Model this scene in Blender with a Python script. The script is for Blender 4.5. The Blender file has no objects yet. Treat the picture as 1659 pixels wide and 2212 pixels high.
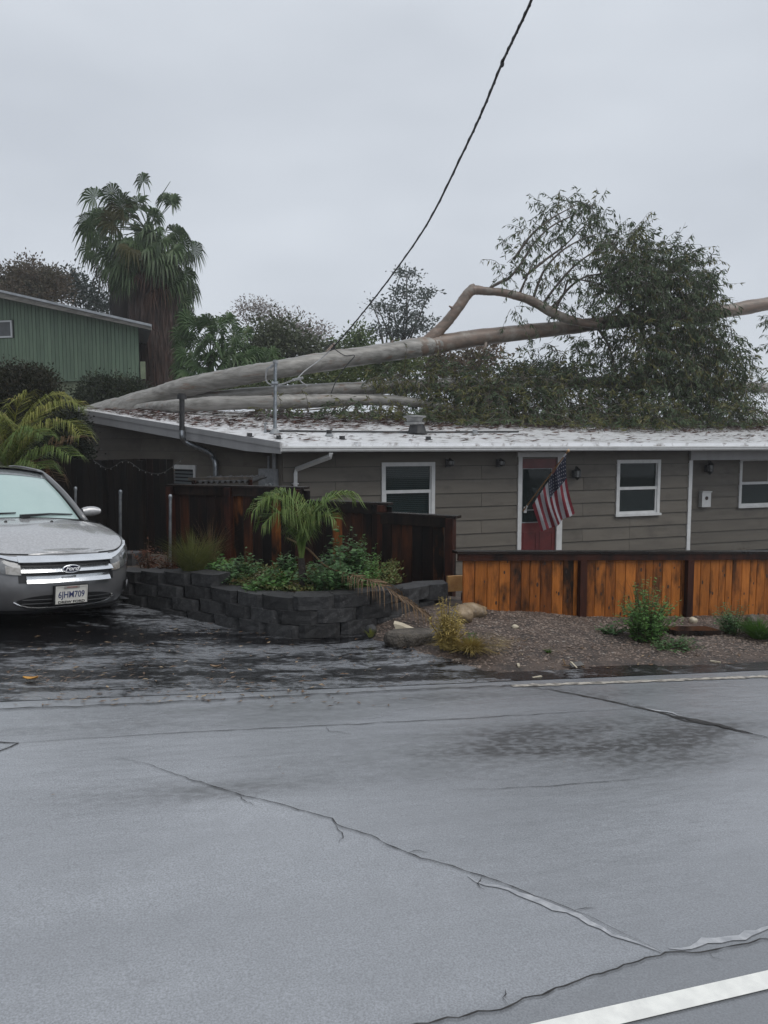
import bpy, math, random
import numpy as np
from math import sin, cos, tan, atan, atan2, radians as R, pi, sqrt, exp
from mathutils import Vector, Matrix, noise

random.seed(11)
rng = np.random.default_rng(11)
sc = bpy.context.scene
col = sc.collection

# ------------------------------------------------------------------ camera
F, CU, CV = 1660.0, 829.5, 1106.0          # focal length and centre, in units of a 1659 x 2212 picture
PITCH = atan(147 / F)
H = 1.62                                   # eye height above the road
cd = bpy.data.cameras.new('camera')
cam = bpy.data.objects.new('camera', cd)
col.objects.link(cam)
cam.location = (0, 0, H)
cam.rotation_euler = (pi / 2 - PITCH, 0, 0)
cd.sensor_fit = 'VERTICAL'
cd.sensor_height = 36
cd.lens = 36 * F / 2212
cd.clip_end = 2000
cd.clip_start = 0.05
sc.camera = cam

# ------------------------------------------------------------------ sky, sun, exposure
SUN_EL, SUN_ROT = R(55), R(128)
world = bpy.data.worlds.new('World')
sc.world = world
world.use_nodes = True
wn, wl = world.node_tree.nodes, world.node_tree.links
wn.clear()
w_out = wn.new('ShaderNodeOutputWorld')
w_bg = wn.new('ShaderNodeBackground')
w_bg.inputs['Strength'].default_value = 0.1
w_sky = wn.new('ShaderNodeTexSky')
w_sky.sky_type = 'NISHITA'
w_sky.sun_disc = False
w_sky.sun_elevation = SUN_EL
w_sky.sun_rotation = SUN_ROT
w_tc = wn.new('ShaderNodeTexCoord')
w_map = wn.new('ShaderNodeMapping')
w_map.inputs['Scale'].default_value = (1.0, 1.0, 2.6)
w_noise = wn.new('ShaderNodeTexNoise')
w_noise.inputs['Scale'].default_value = 2.1
w_noise.inputs['Detail'].default_value = 3
w_ramp = wn.new('ShaderNodeMapRange')
w_ramp.inputs['From Min'].default_value = 0.33
w_ramp.inputs['From Max'].default_value = 0.67
w_ramp.inputs['To Min'].default_value = 0.0
w_ramp.inputs['To Max'].default_value = 1.0
w_cloud = wn.new('ShaderNodeMix')
w_cloud.data_type = 'RGBA'
w_cloud.inputs[6].default_value = (4.85, 5.2, 5.72, 1)
w_cloud.inputs[7].default_value = (5.9, 6.28, 6.8, 1)
w_mix = wn.new('ShaderNodeMix')
w_mix.data_type = 'RGBA'
w_mix.inputs[0].default_value = 0.95          # nearly closed cloud deck over the blue
wl.new(w_tc.outputs['Generated'], w_map.inputs['Vector'])
wl.new(w_map.outputs['Vector'], w_noise.inputs['Vector'])
wl.new(w_noise.outputs['Fac'], w_ramp.inputs['Value'])
wl.new(w_ramp.outputs['Result'], w_cloud.inputs[0])
wl.new(w_sky.outputs['Color'], w_mix.inputs[6])
wl.new(w_cloud.outputs[2], w_mix.inputs[7])
wl.new(w_mix.outputs[2], w_bg.inputs['Color'])
wl.new(w_bg.outputs['Background'], w_out.inputs['Surface'])

sd = bpy.data.lights.new('sun', 'SUN')
sd.energy = 1.5
sd.angle = R(45)
sd.color = (1.0, 0.97, 0.93)
sun = bpy.data.objects.new('sun', sd)
col.objects.link(sun)
# light travels away from the sky's sun (azimuth measured from +Y towards +X)
_az = SUN_ROT
_d = -Vector((sin(_az) * cos(SUN_EL), cos(_az) * cos(SUN_EL), sin(SUN_EL)))
sun.rotation_euler = _d.to_track_quat('-Z', 'Y').to_euler()

sc.view_settings.view_transform = 'Standard'
sc.view_settings.look = 'None'
sc.view_settings.exposure = 0.28
sc.view_settings.gamma = 1.0
sc.view_settings.use_curve_mapping = False
sc.render.engine = 'CYCLES'
sc.cycles.use_denoising = True
sc.cycles.max_bounces = 8
sc.cycles.transparent_max_bounces = 12
sc.cycles.caustics_reflective = False
sc.cycles.caustics_refractive = False

# ------------------------------------------------------------------ geometry of the place
cP, sP = cos(PITCH), sin(PITCH)
PHI = R(20.5)                               # the street, house front and front fence all run this way
S0, S1 = cos(PHI), sin(PHI)                 # along the street
N0, N1 = -sin(PHI), cos(PHI)                # away from the street


def ray(u, v):
    a, b = (u - CU) / F, (CV - v) / F
    return Vector((a, cP + b * sP, -sP + b * cP))


def P(u, v, Y):
    d = ray(u, v)
    k = Y / d.y
    return Vector((d.x * k, Y, H + d.z * k))


def sn(s, n, z=0.0):
    return Vector((s * S0 + n * N0, s * S1 + n * N1, z))


def to_sn(p):
    return p[0] * S0 + p[1] * S1, p[0] * N0 + p[1] * N1


def on_n(u, v, n):                          # where a sight line meets the upright plane n = const
    d = ray(u, v)
    k = n / (d.x * N0 + d.y * N1)
    return Vector((d.x * k, d.y * k, H + d.z * k))


def sstep(a, b, x):
    t = min(1.0, max(0.0, (x - a) / (b - a)))
    return t * t * (3 - 2 * t)


def gz(x, y):                               # height of the ground: a street falling to the right, a plot falling away from it
    s, n = x * S0 + y * S1, x * N0 + y * N1
    z = -0.075 * 20 * math.tanh(s / 20)
    w = sstep(3.4, 1.8, s)
    z -= 0.075 * min(3.0, max(0.0, n - 5.1)) * w
    berm = exp(-((s - 3.7) / 1.0) ** 2) * sstep(5.6, 6.9, n) * sstep(9.0, 7.6, n) * 0.10
    z += berm * sstep(2.2, 2.9, s)
    pad = sstep(9.8, 12.0, n) * sstep(0.5, 4.0, s)
    z = z * (1 - pad) + (-1.3) * pad
    z += 3.6 * sstep(24, 33, n + 0.25 * max(0, -s))
    return z


def G(u, v, up=0.0, f=None):                # where a sight line meets the ground
    f = f or gz
    d = ray(u, v)
    k0, k1 = 0.5, 0.5
    g = lambda k: H + d.z * k - f(d.x * k, d.y * k) - up
    while g(k1) > 0 and k1 < 80:
        k0 = k1
        k1 += 0.1
    for _ in range(30):
        k = (k0 + k1) / 2
        if g(k) > 0:
            k0 = k
        else:
            k1 = k
    return Vector((d.x * k1, d.y * k1, H + d.z * k1))


# ------------------------------------------------------------------ materials
def mat(name, c1, c2=None, rough=0.6, scale=5.0, detail=4.0, stretch=(1, 1, 1), lo=0.4, hi=0.6, bump=0.0, bscale=60.0,
        metallic=0.0, spec=0.5, coat=0.0, rnd=0.0, rough2=None, c3=None, scale3=2.0, lo3=0.5, hi3=0.7, stretch3=(1, 1, 1),
        bstretch=(1, 1, 1), dist=0.02, tr=0.0):
    m = bpy.data.materials.new(name)
    m.use_nodes = True
    nt = m.node_tree
    b = nt.nodes['Principled BSDF']
    L = nt.links.new
    c2 = c2 or c1
    tc = nt.nodes.new('ShaderNodeTexCoord')
    vec = tc.outputs['Object']
    oi = nt.nodes.new('ShaderNodeObjectInfo')
    if rnd > 0:
        mul = nt.nodes.new('ShaderNodeMath')
        mul.operation = 'MULTIPLY'
        mul.inputs[1].default_value = 173.0
        L(oi.outputs['Random'], mul.inputs[0])
        add = nt.nodes.new('ShaderNodeVectorMath')
        L(vec, add.inputs[0])
        L(mul.outputs[0], add.inputs[1])
        vec = add.outputs[0]

    def ntex(sc_, st, det, lo_, hi_):
        mp = nt.nodes.new('ShaderNodeMapping')
        mp.inputs['Scale'].default_value = st
        L(vec, mp.inputs['Vector'])
        nz = nt.nodes.new('ShaderNodeTexNoise')
        nz.inputs['Scale'].default_value = sc_
        nz.inputs['Detail'].default_value = det
        nz.inputs['Roughness'].default_value = 0.62
        L(mp.outputs[0], nz.inputs['Vector'])
        mr = nt.nodes.new('ShaderNodeMapRange')
        mr.inputs['From Min'].default_value = lo_
        mr.inputs['From Max'].default_value = hi_
        L(nz.outputs['Fac'], mr.inputs['Value'])
        return nz.outputs['Fac'], mr.outputs['Result']

    _, f1 = ntex(scale, stretch, detail, lo, hi)
    mx = nt.nodes.new('ShaderNodeMix')
    mx.data_type = 'RGBA'
    mx.inputs[6].default_value = (*c1, 1)
    mx.inputs[7].default_value = (*c2, 1)
    L(f1, mx.inputs[0])
    c = mx.outputs[2]
    if c3:
        _, f3 = ntex(scale3, stretch3, 5, lo3, hi3)
        m3 = nt.nodes.new('ShaderNodeMix')
        m3.data_type = 'RGBA'
        L(f3, m3.inputs[0])
        L(c, m3.inputs[6])
        m3.inputs[7].default_value = (*c3, 1)
        c = m3.outputs[2]
    if rnd > 0:
        hsv = nt.nodes.new('ShaderNodeHueSaturation')
        mr = nt.nodes.new('ShaderNodeMapRange')
        mr.inputs['To Min'].default_value = 1 - rnd
        mr.inputs['To Max'].default_value = 1 + rnd
        L(oi.outputs['Random'], mr.inputs['Value'])
        L(mr.outputs['Result'], hsv.inputs['Value'])
        L(c, hsv.inputs['Color'])
        c = hsv.outputs['Color']
    L(c, b.inputs['Base Color'])
    b.inputs['Roughness'].default_value = rough
    if rough2 is not None:
        mr = nt.nodes.new('ShaderNodeMapRange')
        mr.inputs['To Min'].default_value = rough
        mr.inputs['To Max'].default_value = rough2
        L(f1, mr.inputs['Value'])
        L(mr.outputs['Result'], b.inputs['Roughness'])
    b.inputs['Metallic'].default_value = metallic
    b.inputs['Specular IOR Level'].default_value = spec
    if coat:
        b.inputs['Coat Weight'].default_value = coat
        b.inputs['Coat Roughness'].default_value = 0.06
    if bump:
        bz, _ = ntex(bscale, bstretch, 3, 0, 1)
        bn = nt.nodes.new('ShaderNodeBump')
        bn.inputs['Strength'].default_value = bump
        bn.inputs['Distance'].default_value = dist
        L(bz, bn.inputs['Height'])
        L(bn.outputs['Normal'], b.inputs['Normal'])
    if tr:                                   # thin leaves let some light through
        td = nt.nodes.new('ShaderNodeBsdfTranslucent')
        L(c, td.inputs['Color'])
        ms = nt.nodes.new('ShaderNodeMixShader')
        ms.inputs[0].default_value = tr
        L(b.outputs[0], ms.inputs[1])
        L(td.outputs[0], ms.inputs[2])
        L(ms.outputs[0], nt.nodes['Material Output'].inputs['Surface'])
    return m


# ------------------------------------------------------------------ mesh builder
ORG = {}


class MB:
    def __init__(self):
        self.v, self.f, self.mi = [], [], []

    def add(self, vs, fs, mi=0):
        o = len(self.v)
        self.v.extend([tuple(p) for p in vs])
        self.f.extend([tuple(i + o for i in q) for q in fs])
        self.mi.extend([mi] * len(fs))

    def box(self, c, size, rot=None, mi=0):
        hx, hy, hz = size[0] / 2, size[1] / 2, size[2] / 2
        vs = [Vector((x, y, z)) for x in (-hx, hx) for y in (-hy, hy) for z in (-hz, hz)]
        if rot is not None:
            vs = [rot @ p for p in vs]
        c = Vector(c)
        self.add([c + p for p in vs], [(0, 1, 3, 2), (4, 6, 7, 5), (0, 4, 5, 1), (2, 3, 7, 6), (0, 2, 6, 4), (1, 5, 7, 3)], mi)

    def sbox(self, s0, s1, n0, n1, z0, z1, mi=0):       # a box along the street's own axes
        s0, s1 = min(s0, s1), max(s0, s1)
        n0, n1 = min(n0, n1), max(n0, n1)
        z0, z1 = min(z0, z1), max(z0, z1)
        vs = [sn(s, n, z) for s in (s0, s1) for n in (n0, n1) for z in (z0, z1)]
        self.add(vs, [(0, 1, 3, 2), (4, 6, 7, 5), (0, 4, 5, 1), (2, 3, 7, 6), (0, 2, 6, 4), (1, 5, 7, 3)], mi)

    def beam(self, p0, p1, w, h, up=(0, 0, 1), mi=0):    # w sideways, h along up
        p0, p1 = Vector(p0), Vector(p1)
        d = (p1 - p0).normalized()
        x = d.cross(Vector(up)).normalized() * (w / 2)
        z = x.cross(d).normalized() * (h / 2)
        vs = []
        for p in (p0, p1):
            vs += [p - x - z, p + x - z, p + x + z, p - x + z]
        self.add(vs, [(0, 3, 2, 1), (4, 5, 6, 7), (0, 1, 5, 4), (1, 2, 6, 5), (2, 3, 7, 6), (3, 0, 4, 7)], mi)

    def tube(self, pts, rad, sides=8, cap=True, mi=0, wob=0.0):
        pts = [Vector(p) for p in pts]
        if not hasattr(rad, '__len__'):
            rad = [rad] * len(pts)
        vs, fs = [], []
        x = None
        for i, p in enumerate(pts):
            d = (pts[min(i + 1, len(pts) - 1)] - pts[max(i - 1, 0)]).normalized()
            if x is None:
                x = d.orthogonal().normalized()
            x = (x - d * x.dot(d)).normalized()
            y = d.cross(x)
            for k in range(sides):
                a = 2 * pi * k / sides
                r = rad[i] * (1 + wob * (random.random() - 0.5))
                vs.append(p + (x * cos(a) + y * sin(a)) * r)
        for i in range(len(pts) - 1):
            for k in range(sides):
                k2 = (k + 1) % sides
                fs.append((i * sides + k, i * sides + k2, (i + 1) * sides + k2, (i + 1) * sides + k))
        if cap:
            fs.append(tuple(range(sides - 1, -1, -1)))
            fs.append(tuple((len(pts) - 1) * sides + k for k in range(sides)))
        self.add(vs, fs, mi)

    def disc(self, c, nrm, r, sides=16, th=0.0, mi=0, sx=1.0):
        c, nrm = Vector(c), Vector(nrm).normalized()
        if th <= 0:
            th = 0.004
        self.tube([c, c + nrm * th], r, sides, True, mi)

    def lathe(self, c, prof, sides=16, mi=0):            # prof: (r, z) pairs, upright axis
        vs, fs = [], []
        for r, z in prof:
            for k in range(sides):
                a = 2 * pi * k / sides
                vs.append((c[0] + r * cos(a), c[1] + r * sin(a), c[2] + z))
        for i in range(len(prof) - 1):
            for k in range(sides):
                k2 = (k + 1) % sides
                fs.append((i * sides + k, i * sides + k2, (i + 1) * sides + k2, (i + 1) * sides + k))
        fs.append(tuple(range(sides - 1, -1, -1)))
        fs.append(tuple((len(prof) - 1) * sides + k for k in range(sides)))
        self.add(vs, fs, mi)

    def blob(self, c, r, seed=0, rough=0.25, nu=12, nv=8, freq=1.2):
        vs, fs = [], []
        c = Vector(c)
        off = Vector((seed * 7.3, seed * 3.1, seed * 1.7))
        for j in range(nv + 1):
            th = pi * j / nv
            for i in range(nu):
                ph = 2 * pi * i / nu
                d = Vector((sin(th) * cos(ph), sin(th) * sin(ph), cos(th)))
                k = 1 + rough * noise.noise(d * freq + off) + rough * 0.4 * noise.noise(d * freq * 3 + off)
                vs.append(c + Vector((d.x * r[0], d.y * r[1], d.z * r[2])) * k)
        for j in range(nv):
            for i in range(nu):
                i2 = (i + 1) % nu
                fs.append((j * nu + i, (j + 1) * nu + i, (j + 1) * nu + i2, j * nu + i2))
        self.add(vs, fs)

    def grid(self, rows, mi=0, closed=False):            # rows of equally many points
        nr, nc = len(rows), len(rows[0])
        fs = []
        for i in range(nr - 1):
            for j in range(nc - (0 if closed else 1)):
                j2 = (j + 1) % nc
                fs.append((i * nc + j, i * nc + j2, (i + 1) * nc + j2, (i + 1) * nc + j))
        self.add([p for r in rows for p in r], fs, mi)

    def blades(self, base, tip, side, w, sag=0.0, mi=0):  # one leaf: a diamond folded nowhere
        base, tip, side = Vector(base), Vector(tip), Vector(side)
        m = base.lerp(tip, 0.42)
        m.z += sag
        self.add([base, m + side * (w / 2), tip, m - side * (w / 2)], [(0, 1, 2, 3)], mi)

    def build(self, name, m, parent=None, org=None, smooth=False):
        me = bpy.data.meshes.new(name)
        if org is None:
            org = ORG[parent.name] if parent is not None else Vector((0, 0, 0))
        org = Vector(org)
        a = np.array(self.v, dtype=np.float64).reshape(-1, 3) - np.array(org)
        me.from_pydata(a.tolist(), [], self.f)
        for mm in (m if isinstance(m, (list, tuple)) else [m]):
            me.materials.append(mm)
        if any(self.mi):
            me.polygons.foreach_set('material_index', self.mi)
        if smooth:
            me.polygons.foreach_set('use_smooth', [True] * len(me.polygons))
        me.update()
        o = bpy.data.objects.new(name, me)
        col.objects.link(o)
        if parent is not None:
            o.parent = parent
        else:
            o.location = org
        ORG[o.name] = org
        return o


def tag(o, label=None, cat=None, group=None, kind=None):
    if label:
        o['label'] = label
    if cat:
        o['category'] = cat
    if group:
        o['group'] = group
    if kind:
        o['kind'] = kind
    return o


def thing(name, label, cat, loc, group=None, kind=None):
    o = bpy.data.objects.new(name, None)
    col.objects.link(o)
    o.location = loc
    o.empty_display_size = 0.2
    ORG[o.name] = Vector(loc)
    return tag(o, label, cat, group, kind)


def piece(name, me, parent, loc, rotz=0.0, scale=(1, 1, 1), rot=None):    # an instance of a shared mesh as a part
    o = bpy.data.objects.new(name, me)
    col.objects.link(o)
    o.parent = parent
    o.location = Vector(loc) - ORG[parent.name]
    o.rotation_euler = rot if rot is not None else (0, 0, rotz)
    o.scale = scale
    ORG[o.name] = ORG[parent.name]
    return o


def quads_np(name, V, m, parent=None, org=None, k=4):     # many loose quads from an (n, 4, 3) array
    if org is None:
        org = ORG[parent.name] if parent is not None else Vector((0, 0, 0))
    n = len(V)
    me = bpy.data.meshes.new(name)
    co = (np.asarray(V).reshape(-1, 3) - np.array(org)).astype(np.float32)
    me.vertices.add(n * k)
    me.vertices.foreach_set('co', co.ravel())
    me.loops.add(n * k)
    me.loops.foreach_set('vertex_index', np.arange(n * k, dtype=np.int32))
    me.polygons.add(n)
    me.polygons.foreach_set('loop_start', np.arange(0, n * k, k, dtype=np.int32))
    me.polygons.foreach_set('loop_total', np.full(n, k, dtype=np.int32))
    me.update(calc_edges=True)
    me.materials.append(m)
    o = bpy.data.objects.new(name, me)
    col.objects.link(o)
    if parent is not None:
        o.parent = parent
    else:
        o.location = org
    ORG[o.name] = Vector(org)
    return o


def leaf_array(base, dirs, L, W, roll=None):              # diamonds from numpy arrays of bases and directions
    n = len(base)
    dirs = dirs / np.linalg.norm(dirs, axis=1, keepdims=True)
    r = rng.normal(size=(n, 3)) if roll is None else roll
    side = np.cross(dirs, r)
    side /= np.linalg.norm(side, axis=1, keepdims=True) + 1e-9
    L = np.asarray(L).reshape(-1, 1)
    W = np.asarray(W).reshape(-1, 1)
    mid = base + dirs * L * 0.45
    nrm = np.cross(side, dirs)
    mid = mid + nrm * L * rng.uniform(-0.12, 0.12, (n, 1))
    tip = base + dirs * L
    return np.stack([base, mid + side * W / 2, tip, mid - side * W / 2], axis=1)


def smooth_line(pts, n=6):                                # Catmull-Rom through points (tuples of any length)
    A = [np.array(p, float) for p in pts]
    A = [2 * A[0] - A[1]] + A + [2 * A[-1] - A[-2]]
    out = []
    for i in range(1, len(A) - 2):
        for k in range(n):
            t = k / n
            a, b, c, d = A[i - 1:i + 3]
            out.append(0.5 * ((2 * b) + (c - a) * t + (2 * a - 5 * b + 4 * c - d) * t * t + (3 * b - a - 3 * c + d) * t ** 3))
    out.append(A[-2])
    return out
# ------------------------------------------------------------------ the ground, the street, the driveway
m_soil = mat('wet_soil', (0.035, 0.024, 0.017), (0.075, 0.055, 0.04), 0.8, 6, 6, bump=0.5, bscale=30, c3=(0.02, 0.015, 0.012), scale3=3)


def sheet(name, s_list, n_list, zf, m, keep=None, kind='structure'):
    b = MB()
    idx = {}
    for i, s in enumerate(s_list):
        for j, n in enumerate(n_list):
            p = sn(s, n)
            idx[i, j] = len(b.v)
            b.v.append((p.x, p.y, zf(s, n, p)))
    for i in range(len(s_list) - 1):
        for j in range(len(n_list) - 1):
            if keep and not keep((s_list[i] + s_list[i + 1]) / 2, (n_list[j] + n_list[j + 1]) / 2):
                continue
            b.f.append((idx[i, j], idx[i + 1, j], idx[i + 1, j + 1], idx[i, j + 1]))
            b.mi.append(0)
    o = b.build(name, m, smooth=True)
    tag(o, kind=kind)
    return o


def span(*segs):
    out = []
    for a, b, st in segs:
        k = max(1, int(round((b - a) / st)))
        out += [a + (b - a) * i / k for i in range(k)]
    out.append(segs[-1][1])
    return out


sheet('ground', span((-160, -40, 12), (-40, -12, 2), (-12, 14, 0.5), (14, 40, 2), (40, 160, 12)),
      span((-30, -2, 4), (-2, 4, 1), (4, 14, 0.4), (14, 40, 1.5), (40, 200, 14)), lambda s, n, p: gz(p.x, p.y) - 0.06, m_soil)

ROAD_N = 5.13
# dark, rain-soaked stretches of the street (the shape of the wet marks, in street coordinates)
seam = [G(u, v) for u, v in ((1140, 1482), (1200, 1488), (1300, 1508), (1420, 1536), (1480, 1556), (1560, 1572), (1640, 1592))]
seam_sn = [to_sn(p) for p in seam]


def seg_dist(p, a, b):
    ax, ay = a
    bx, by = b
    t = max(0, min(1, ((p[0] - ax) * (bx - ax) + (p[1] - ay) * (by - ay)) / ((bx - ax) ** 2 + (by - ay) ** 2 + 1e-9)))
    return sqrt((p[0] - ax - t * (bx - ax)) ** 2 + (p[1] - ay - t * (by - ay)) ** 2)


def blot(u, v, ru, rv):                      # an oval mark given by its centre and half axes along / across the street
    s, n = to_sn(G(u, v))
    return s, n, ru, rv


BLOTS = [blot(1450, 1590, 0.9, 0.26) + (1.0,), blot(1230, 1560, 0.9, 0.14) + (0.7,), blot(1080, 1590, 1.2, 0.20) + (0.5,), blot(1330, 1590, 1.25, 0.36) + (1.0,), blot(1180, 1615, 1.3, 0.30) + (0.7,), blot(1520, 1600, 0.8, 0.2) + (0.7,),
         blot(900, 1510, 2.2, 0.20) + (0.6,), blot(380, 1565, 1.6, 0.12) + (0.45,), blot(1250, 1500, 1.2, 0.12) + (0.5,),
         blot(520, 1700, 0.8, 0.14) + (0.45,), blot(1400, 1640, 1.0, 0.25) + (0.6,), blot(1000, 1640, 0.9, 0.22) + (0.35,)]


def wet(s, n):
    w = 0.0
    for bs, bn, rs, rn, k in BLOTS:
        q = ((s - bs) / rs) ** 2 + ((n - bn) / rn) ** 2
        w = max(w, k * exp(-q * 0.9))
    d = min(seg_dist((s, n), seam_sn[i], seam_sn[i + 1]) for i in range(len(seam_sn) - 1))
    w = max(w, 0.8 * exp(-(d / 0.07) ** 2))
    w *= 0.72 + 0.5 * (noise.noise(Vector((s * 1.1, n * 5.0, 3.0))) + 0.5 * noise.noise(Vector((s * 3.1, n * 14.0, 8.0))))
    return max(0.0, min(1.0, w * 1.5))


def road_mat():
    m = bpy.data.materials.new('street_asphalt')
    m.use_nodes = True
    nt = m.node_tree
    b = nt.nodes['Principled BSDF']
    L = nt.links.new
    tc = nt.nodes.new('ShaderNodeTexCoord')
    rot = nt.nodes.new('ShaderNodeMapping')
    rot.inputs['Rotation'].default_value = (0, 0, -PHI)
    L(tc.outputs['Object'], rot.inputs['Vector'])

    def nz(scale, st, det=4):
        mp = nt.nodes.new('ShaderNodeMapping')
        mp.inputs['Scale'].default_value = st
        L(rot.outputs[0], mp.inputs['Vector'])
        t = nt.nodes.new('ShaderNodeTexNoise')
        t.inputs['Scale'].default_value = scale
        t.inputs['Detail'].default_value = det
        L(mp.outputs[0], t.inputs['Vector'])
        return t.outputs['Fac']

    def rng_(v, a, c, d, e):
        r = nt.nodes.new('ShaderNodeMapRange')
        for k, x in zip(('From Min', 'From Max', 'To Min', 'To Max'), (a, c, d, e)):
            r.inputs[k].default_value = x
        L(v, r.inputs['Value'])
        return r.outputs['Result']

    def mix(f, a, c):
        x = nt.nodes.new('ShaderNodeMix')
        x.data_type = 'RGBA'
        L(f, x.inputs[0])
        for i, q in ((6, a), (7, c)):
            if isinstance(q, tuple):
                x.inputs[i].default_value = (*q, 1)
            else:
                L(q, x.inputs[i])
        return x.outputs[2]

    att = nt.nodes.new('ShaderNodeAttribute')
    att.attribute_name = 'wet'
    grain = rng_(nz(150, (1, 1, 1), 2), 0.30, 0.70, 0.0, 1.0)
    broad = rng_(nz(0.7, (0.7, 1.2, 1), 8), 0.35, 0.66, 0.0, 1.0)
    fine = rng_(nz(9, (0.8, 1.2, 1), 9), 0.42, 0.66, 0.0, 1.0)
    c = mix(broad, (0.27, 0.285, 0.308), (0.36, 0.378, 0.405))
    c = mix(rng_(fine, 0, 1, 0, 0.35), c, (0.23, 0.24, 0.256))
    c = mix(rng_(grain, 0, 1, 0.0, 0.75), c, (0.14, 0.146, 0.155))
    wg = nt.nodes.new('ShaderNodeMath')
    wg.operation = 'MULTIPLY'
    L(att.outputs['Fac'], wg.inputs[0])
    L(rng_(nz(22, (0.7, 1.4, 1), 9), 0.38, 0.60, 0.55, 1.15), wg.inputs[1])
    c = mix(rng_(wg.outputs[0], 0, 1, 0, 0.92), c, (0.026, 0.024, 0.022))
    lanes = rng_(nz(1.0, (0.06, 1.5, 1), 3), 0.40, 0.62, 0.0, 0.30)
    c = mix(lanes, c, (0.19, 0.198, 0.212))
    spots = rng_(nz(2.6, (0.9, 1.3, 1), 6), 0.66, 0.74, 0.0, 0.45)
    c = mix(spots, c, (0.13, 0.132, 0.138))
    tat = nt.nodes.new('ShaderNodeAttribute')
    tat.attribute_name = 'tone'
    c = mix(tat.outputs['Fac'], c, (0.10, 0.105, 0.112))
    L(c, b.inputs['Base Color'])
    film = nt.nodes.new('ShaderNodeMath')
    film.operation = 'SUBTRACT'
    L(rng_(broad, 0, 1, 0.24, 0.15), film.inputs[0])
    L(rng_(att.outputs['Fac'], 0, 1, 0.0, -0.18), film.inputs[1])
    L(film.outputs[0], b.inputs['Roughness'])
    L(rng_(att.outputs['Fac'], 0, 1, 1.0, 0.3), b.inputs['Specular IOR Level'])
    bn = nt.nodes.new('ShaderNodeBump')
    bn.inputs['Strength'].default_value = 0.30
    bn.inputs['Distance'].default_value = 0.003
    L(nz(170, (1, 1, 1), 3), bn.inputs['Height'])
    bn2 = nt.nodes.new('ShaderNodeBump')
    bn2.inputs['Strength'].default_value = 0.25
    bn2.inputs['Distance'].default_value = 0.02
    L(nz(6, (0.5, 1.6, 1), 3), bn2.inputs['Height'])
    L(bn.outputs['Normal'], bn2.inputs['Normal'])
    L(bn2.outputs['Normal'], b.inputs['Normal'])
    return m


ns_road = span((-14, -1, 1), (-1, 1.2, 0.25), (1.2, ROAD_N, 0.055))
ss_road = span((-60, -10, 5), (-10, -3, 0.4), (-3, 7, 0.075), (7, 12, 0.4), (12, 60, 5))
road = sheet('road', ss_road, ns_road, lambda s, n, p: gz(p.x, p.y), road_mat())
at = road.data.attributes.new('wet', 'FLOAT', 'POINT')
CR1 = [to_sn(G(u, v)) for u, v in ((240, 1635), (420, 1688), (620, 1742), (720, 1776), (880, 1845), (1040, 1893), (1225, 1962), (1370, 2030), (1440, 2062))]
CR2 = [to_sn(G(u, v)) for u, v in ((860, 2226), (1100, 2175), (1300, 2105), (1440, 2062), (1600, 2042), (1690, 2024))]


def tone(s, n):                              # three pours of asphalt of slightly different grey, parted by the two long cracks
    n1 = np.interp(s, [q[0] for q in CR1], [q[1] for q in CR1])
    n2 = np.interp(s, [q[0] for q in CR2], [q[1] for q in CR2]) if s > CR2[0][0] else CR2[0][1] - 0.6 * (CR2[0][0] - s)
    if n < n2:
        return 0.42
    if s > CR1[0][0] and n > n1:
        return 0.20 * sstep(CR1[0][0], CR1[0][0] + 0.8, s)
    return 0.0


tn = road.data.attributes.new('tone', 'FLOAT', 'POINT')
tn.data.foreach_set('value', [tone(s, n) if (-3.5 < s < 8 and n > 0.5) else (0.42 if n <= 0.5 else 0.0) for s in ss_road for n in ns_road])
at.data.foreach_set('value', [wet(s, n) if (-3.5 < s < 8 and n > 2.4) else 0.0 for s in ss_road for n in ns_road])

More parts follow.
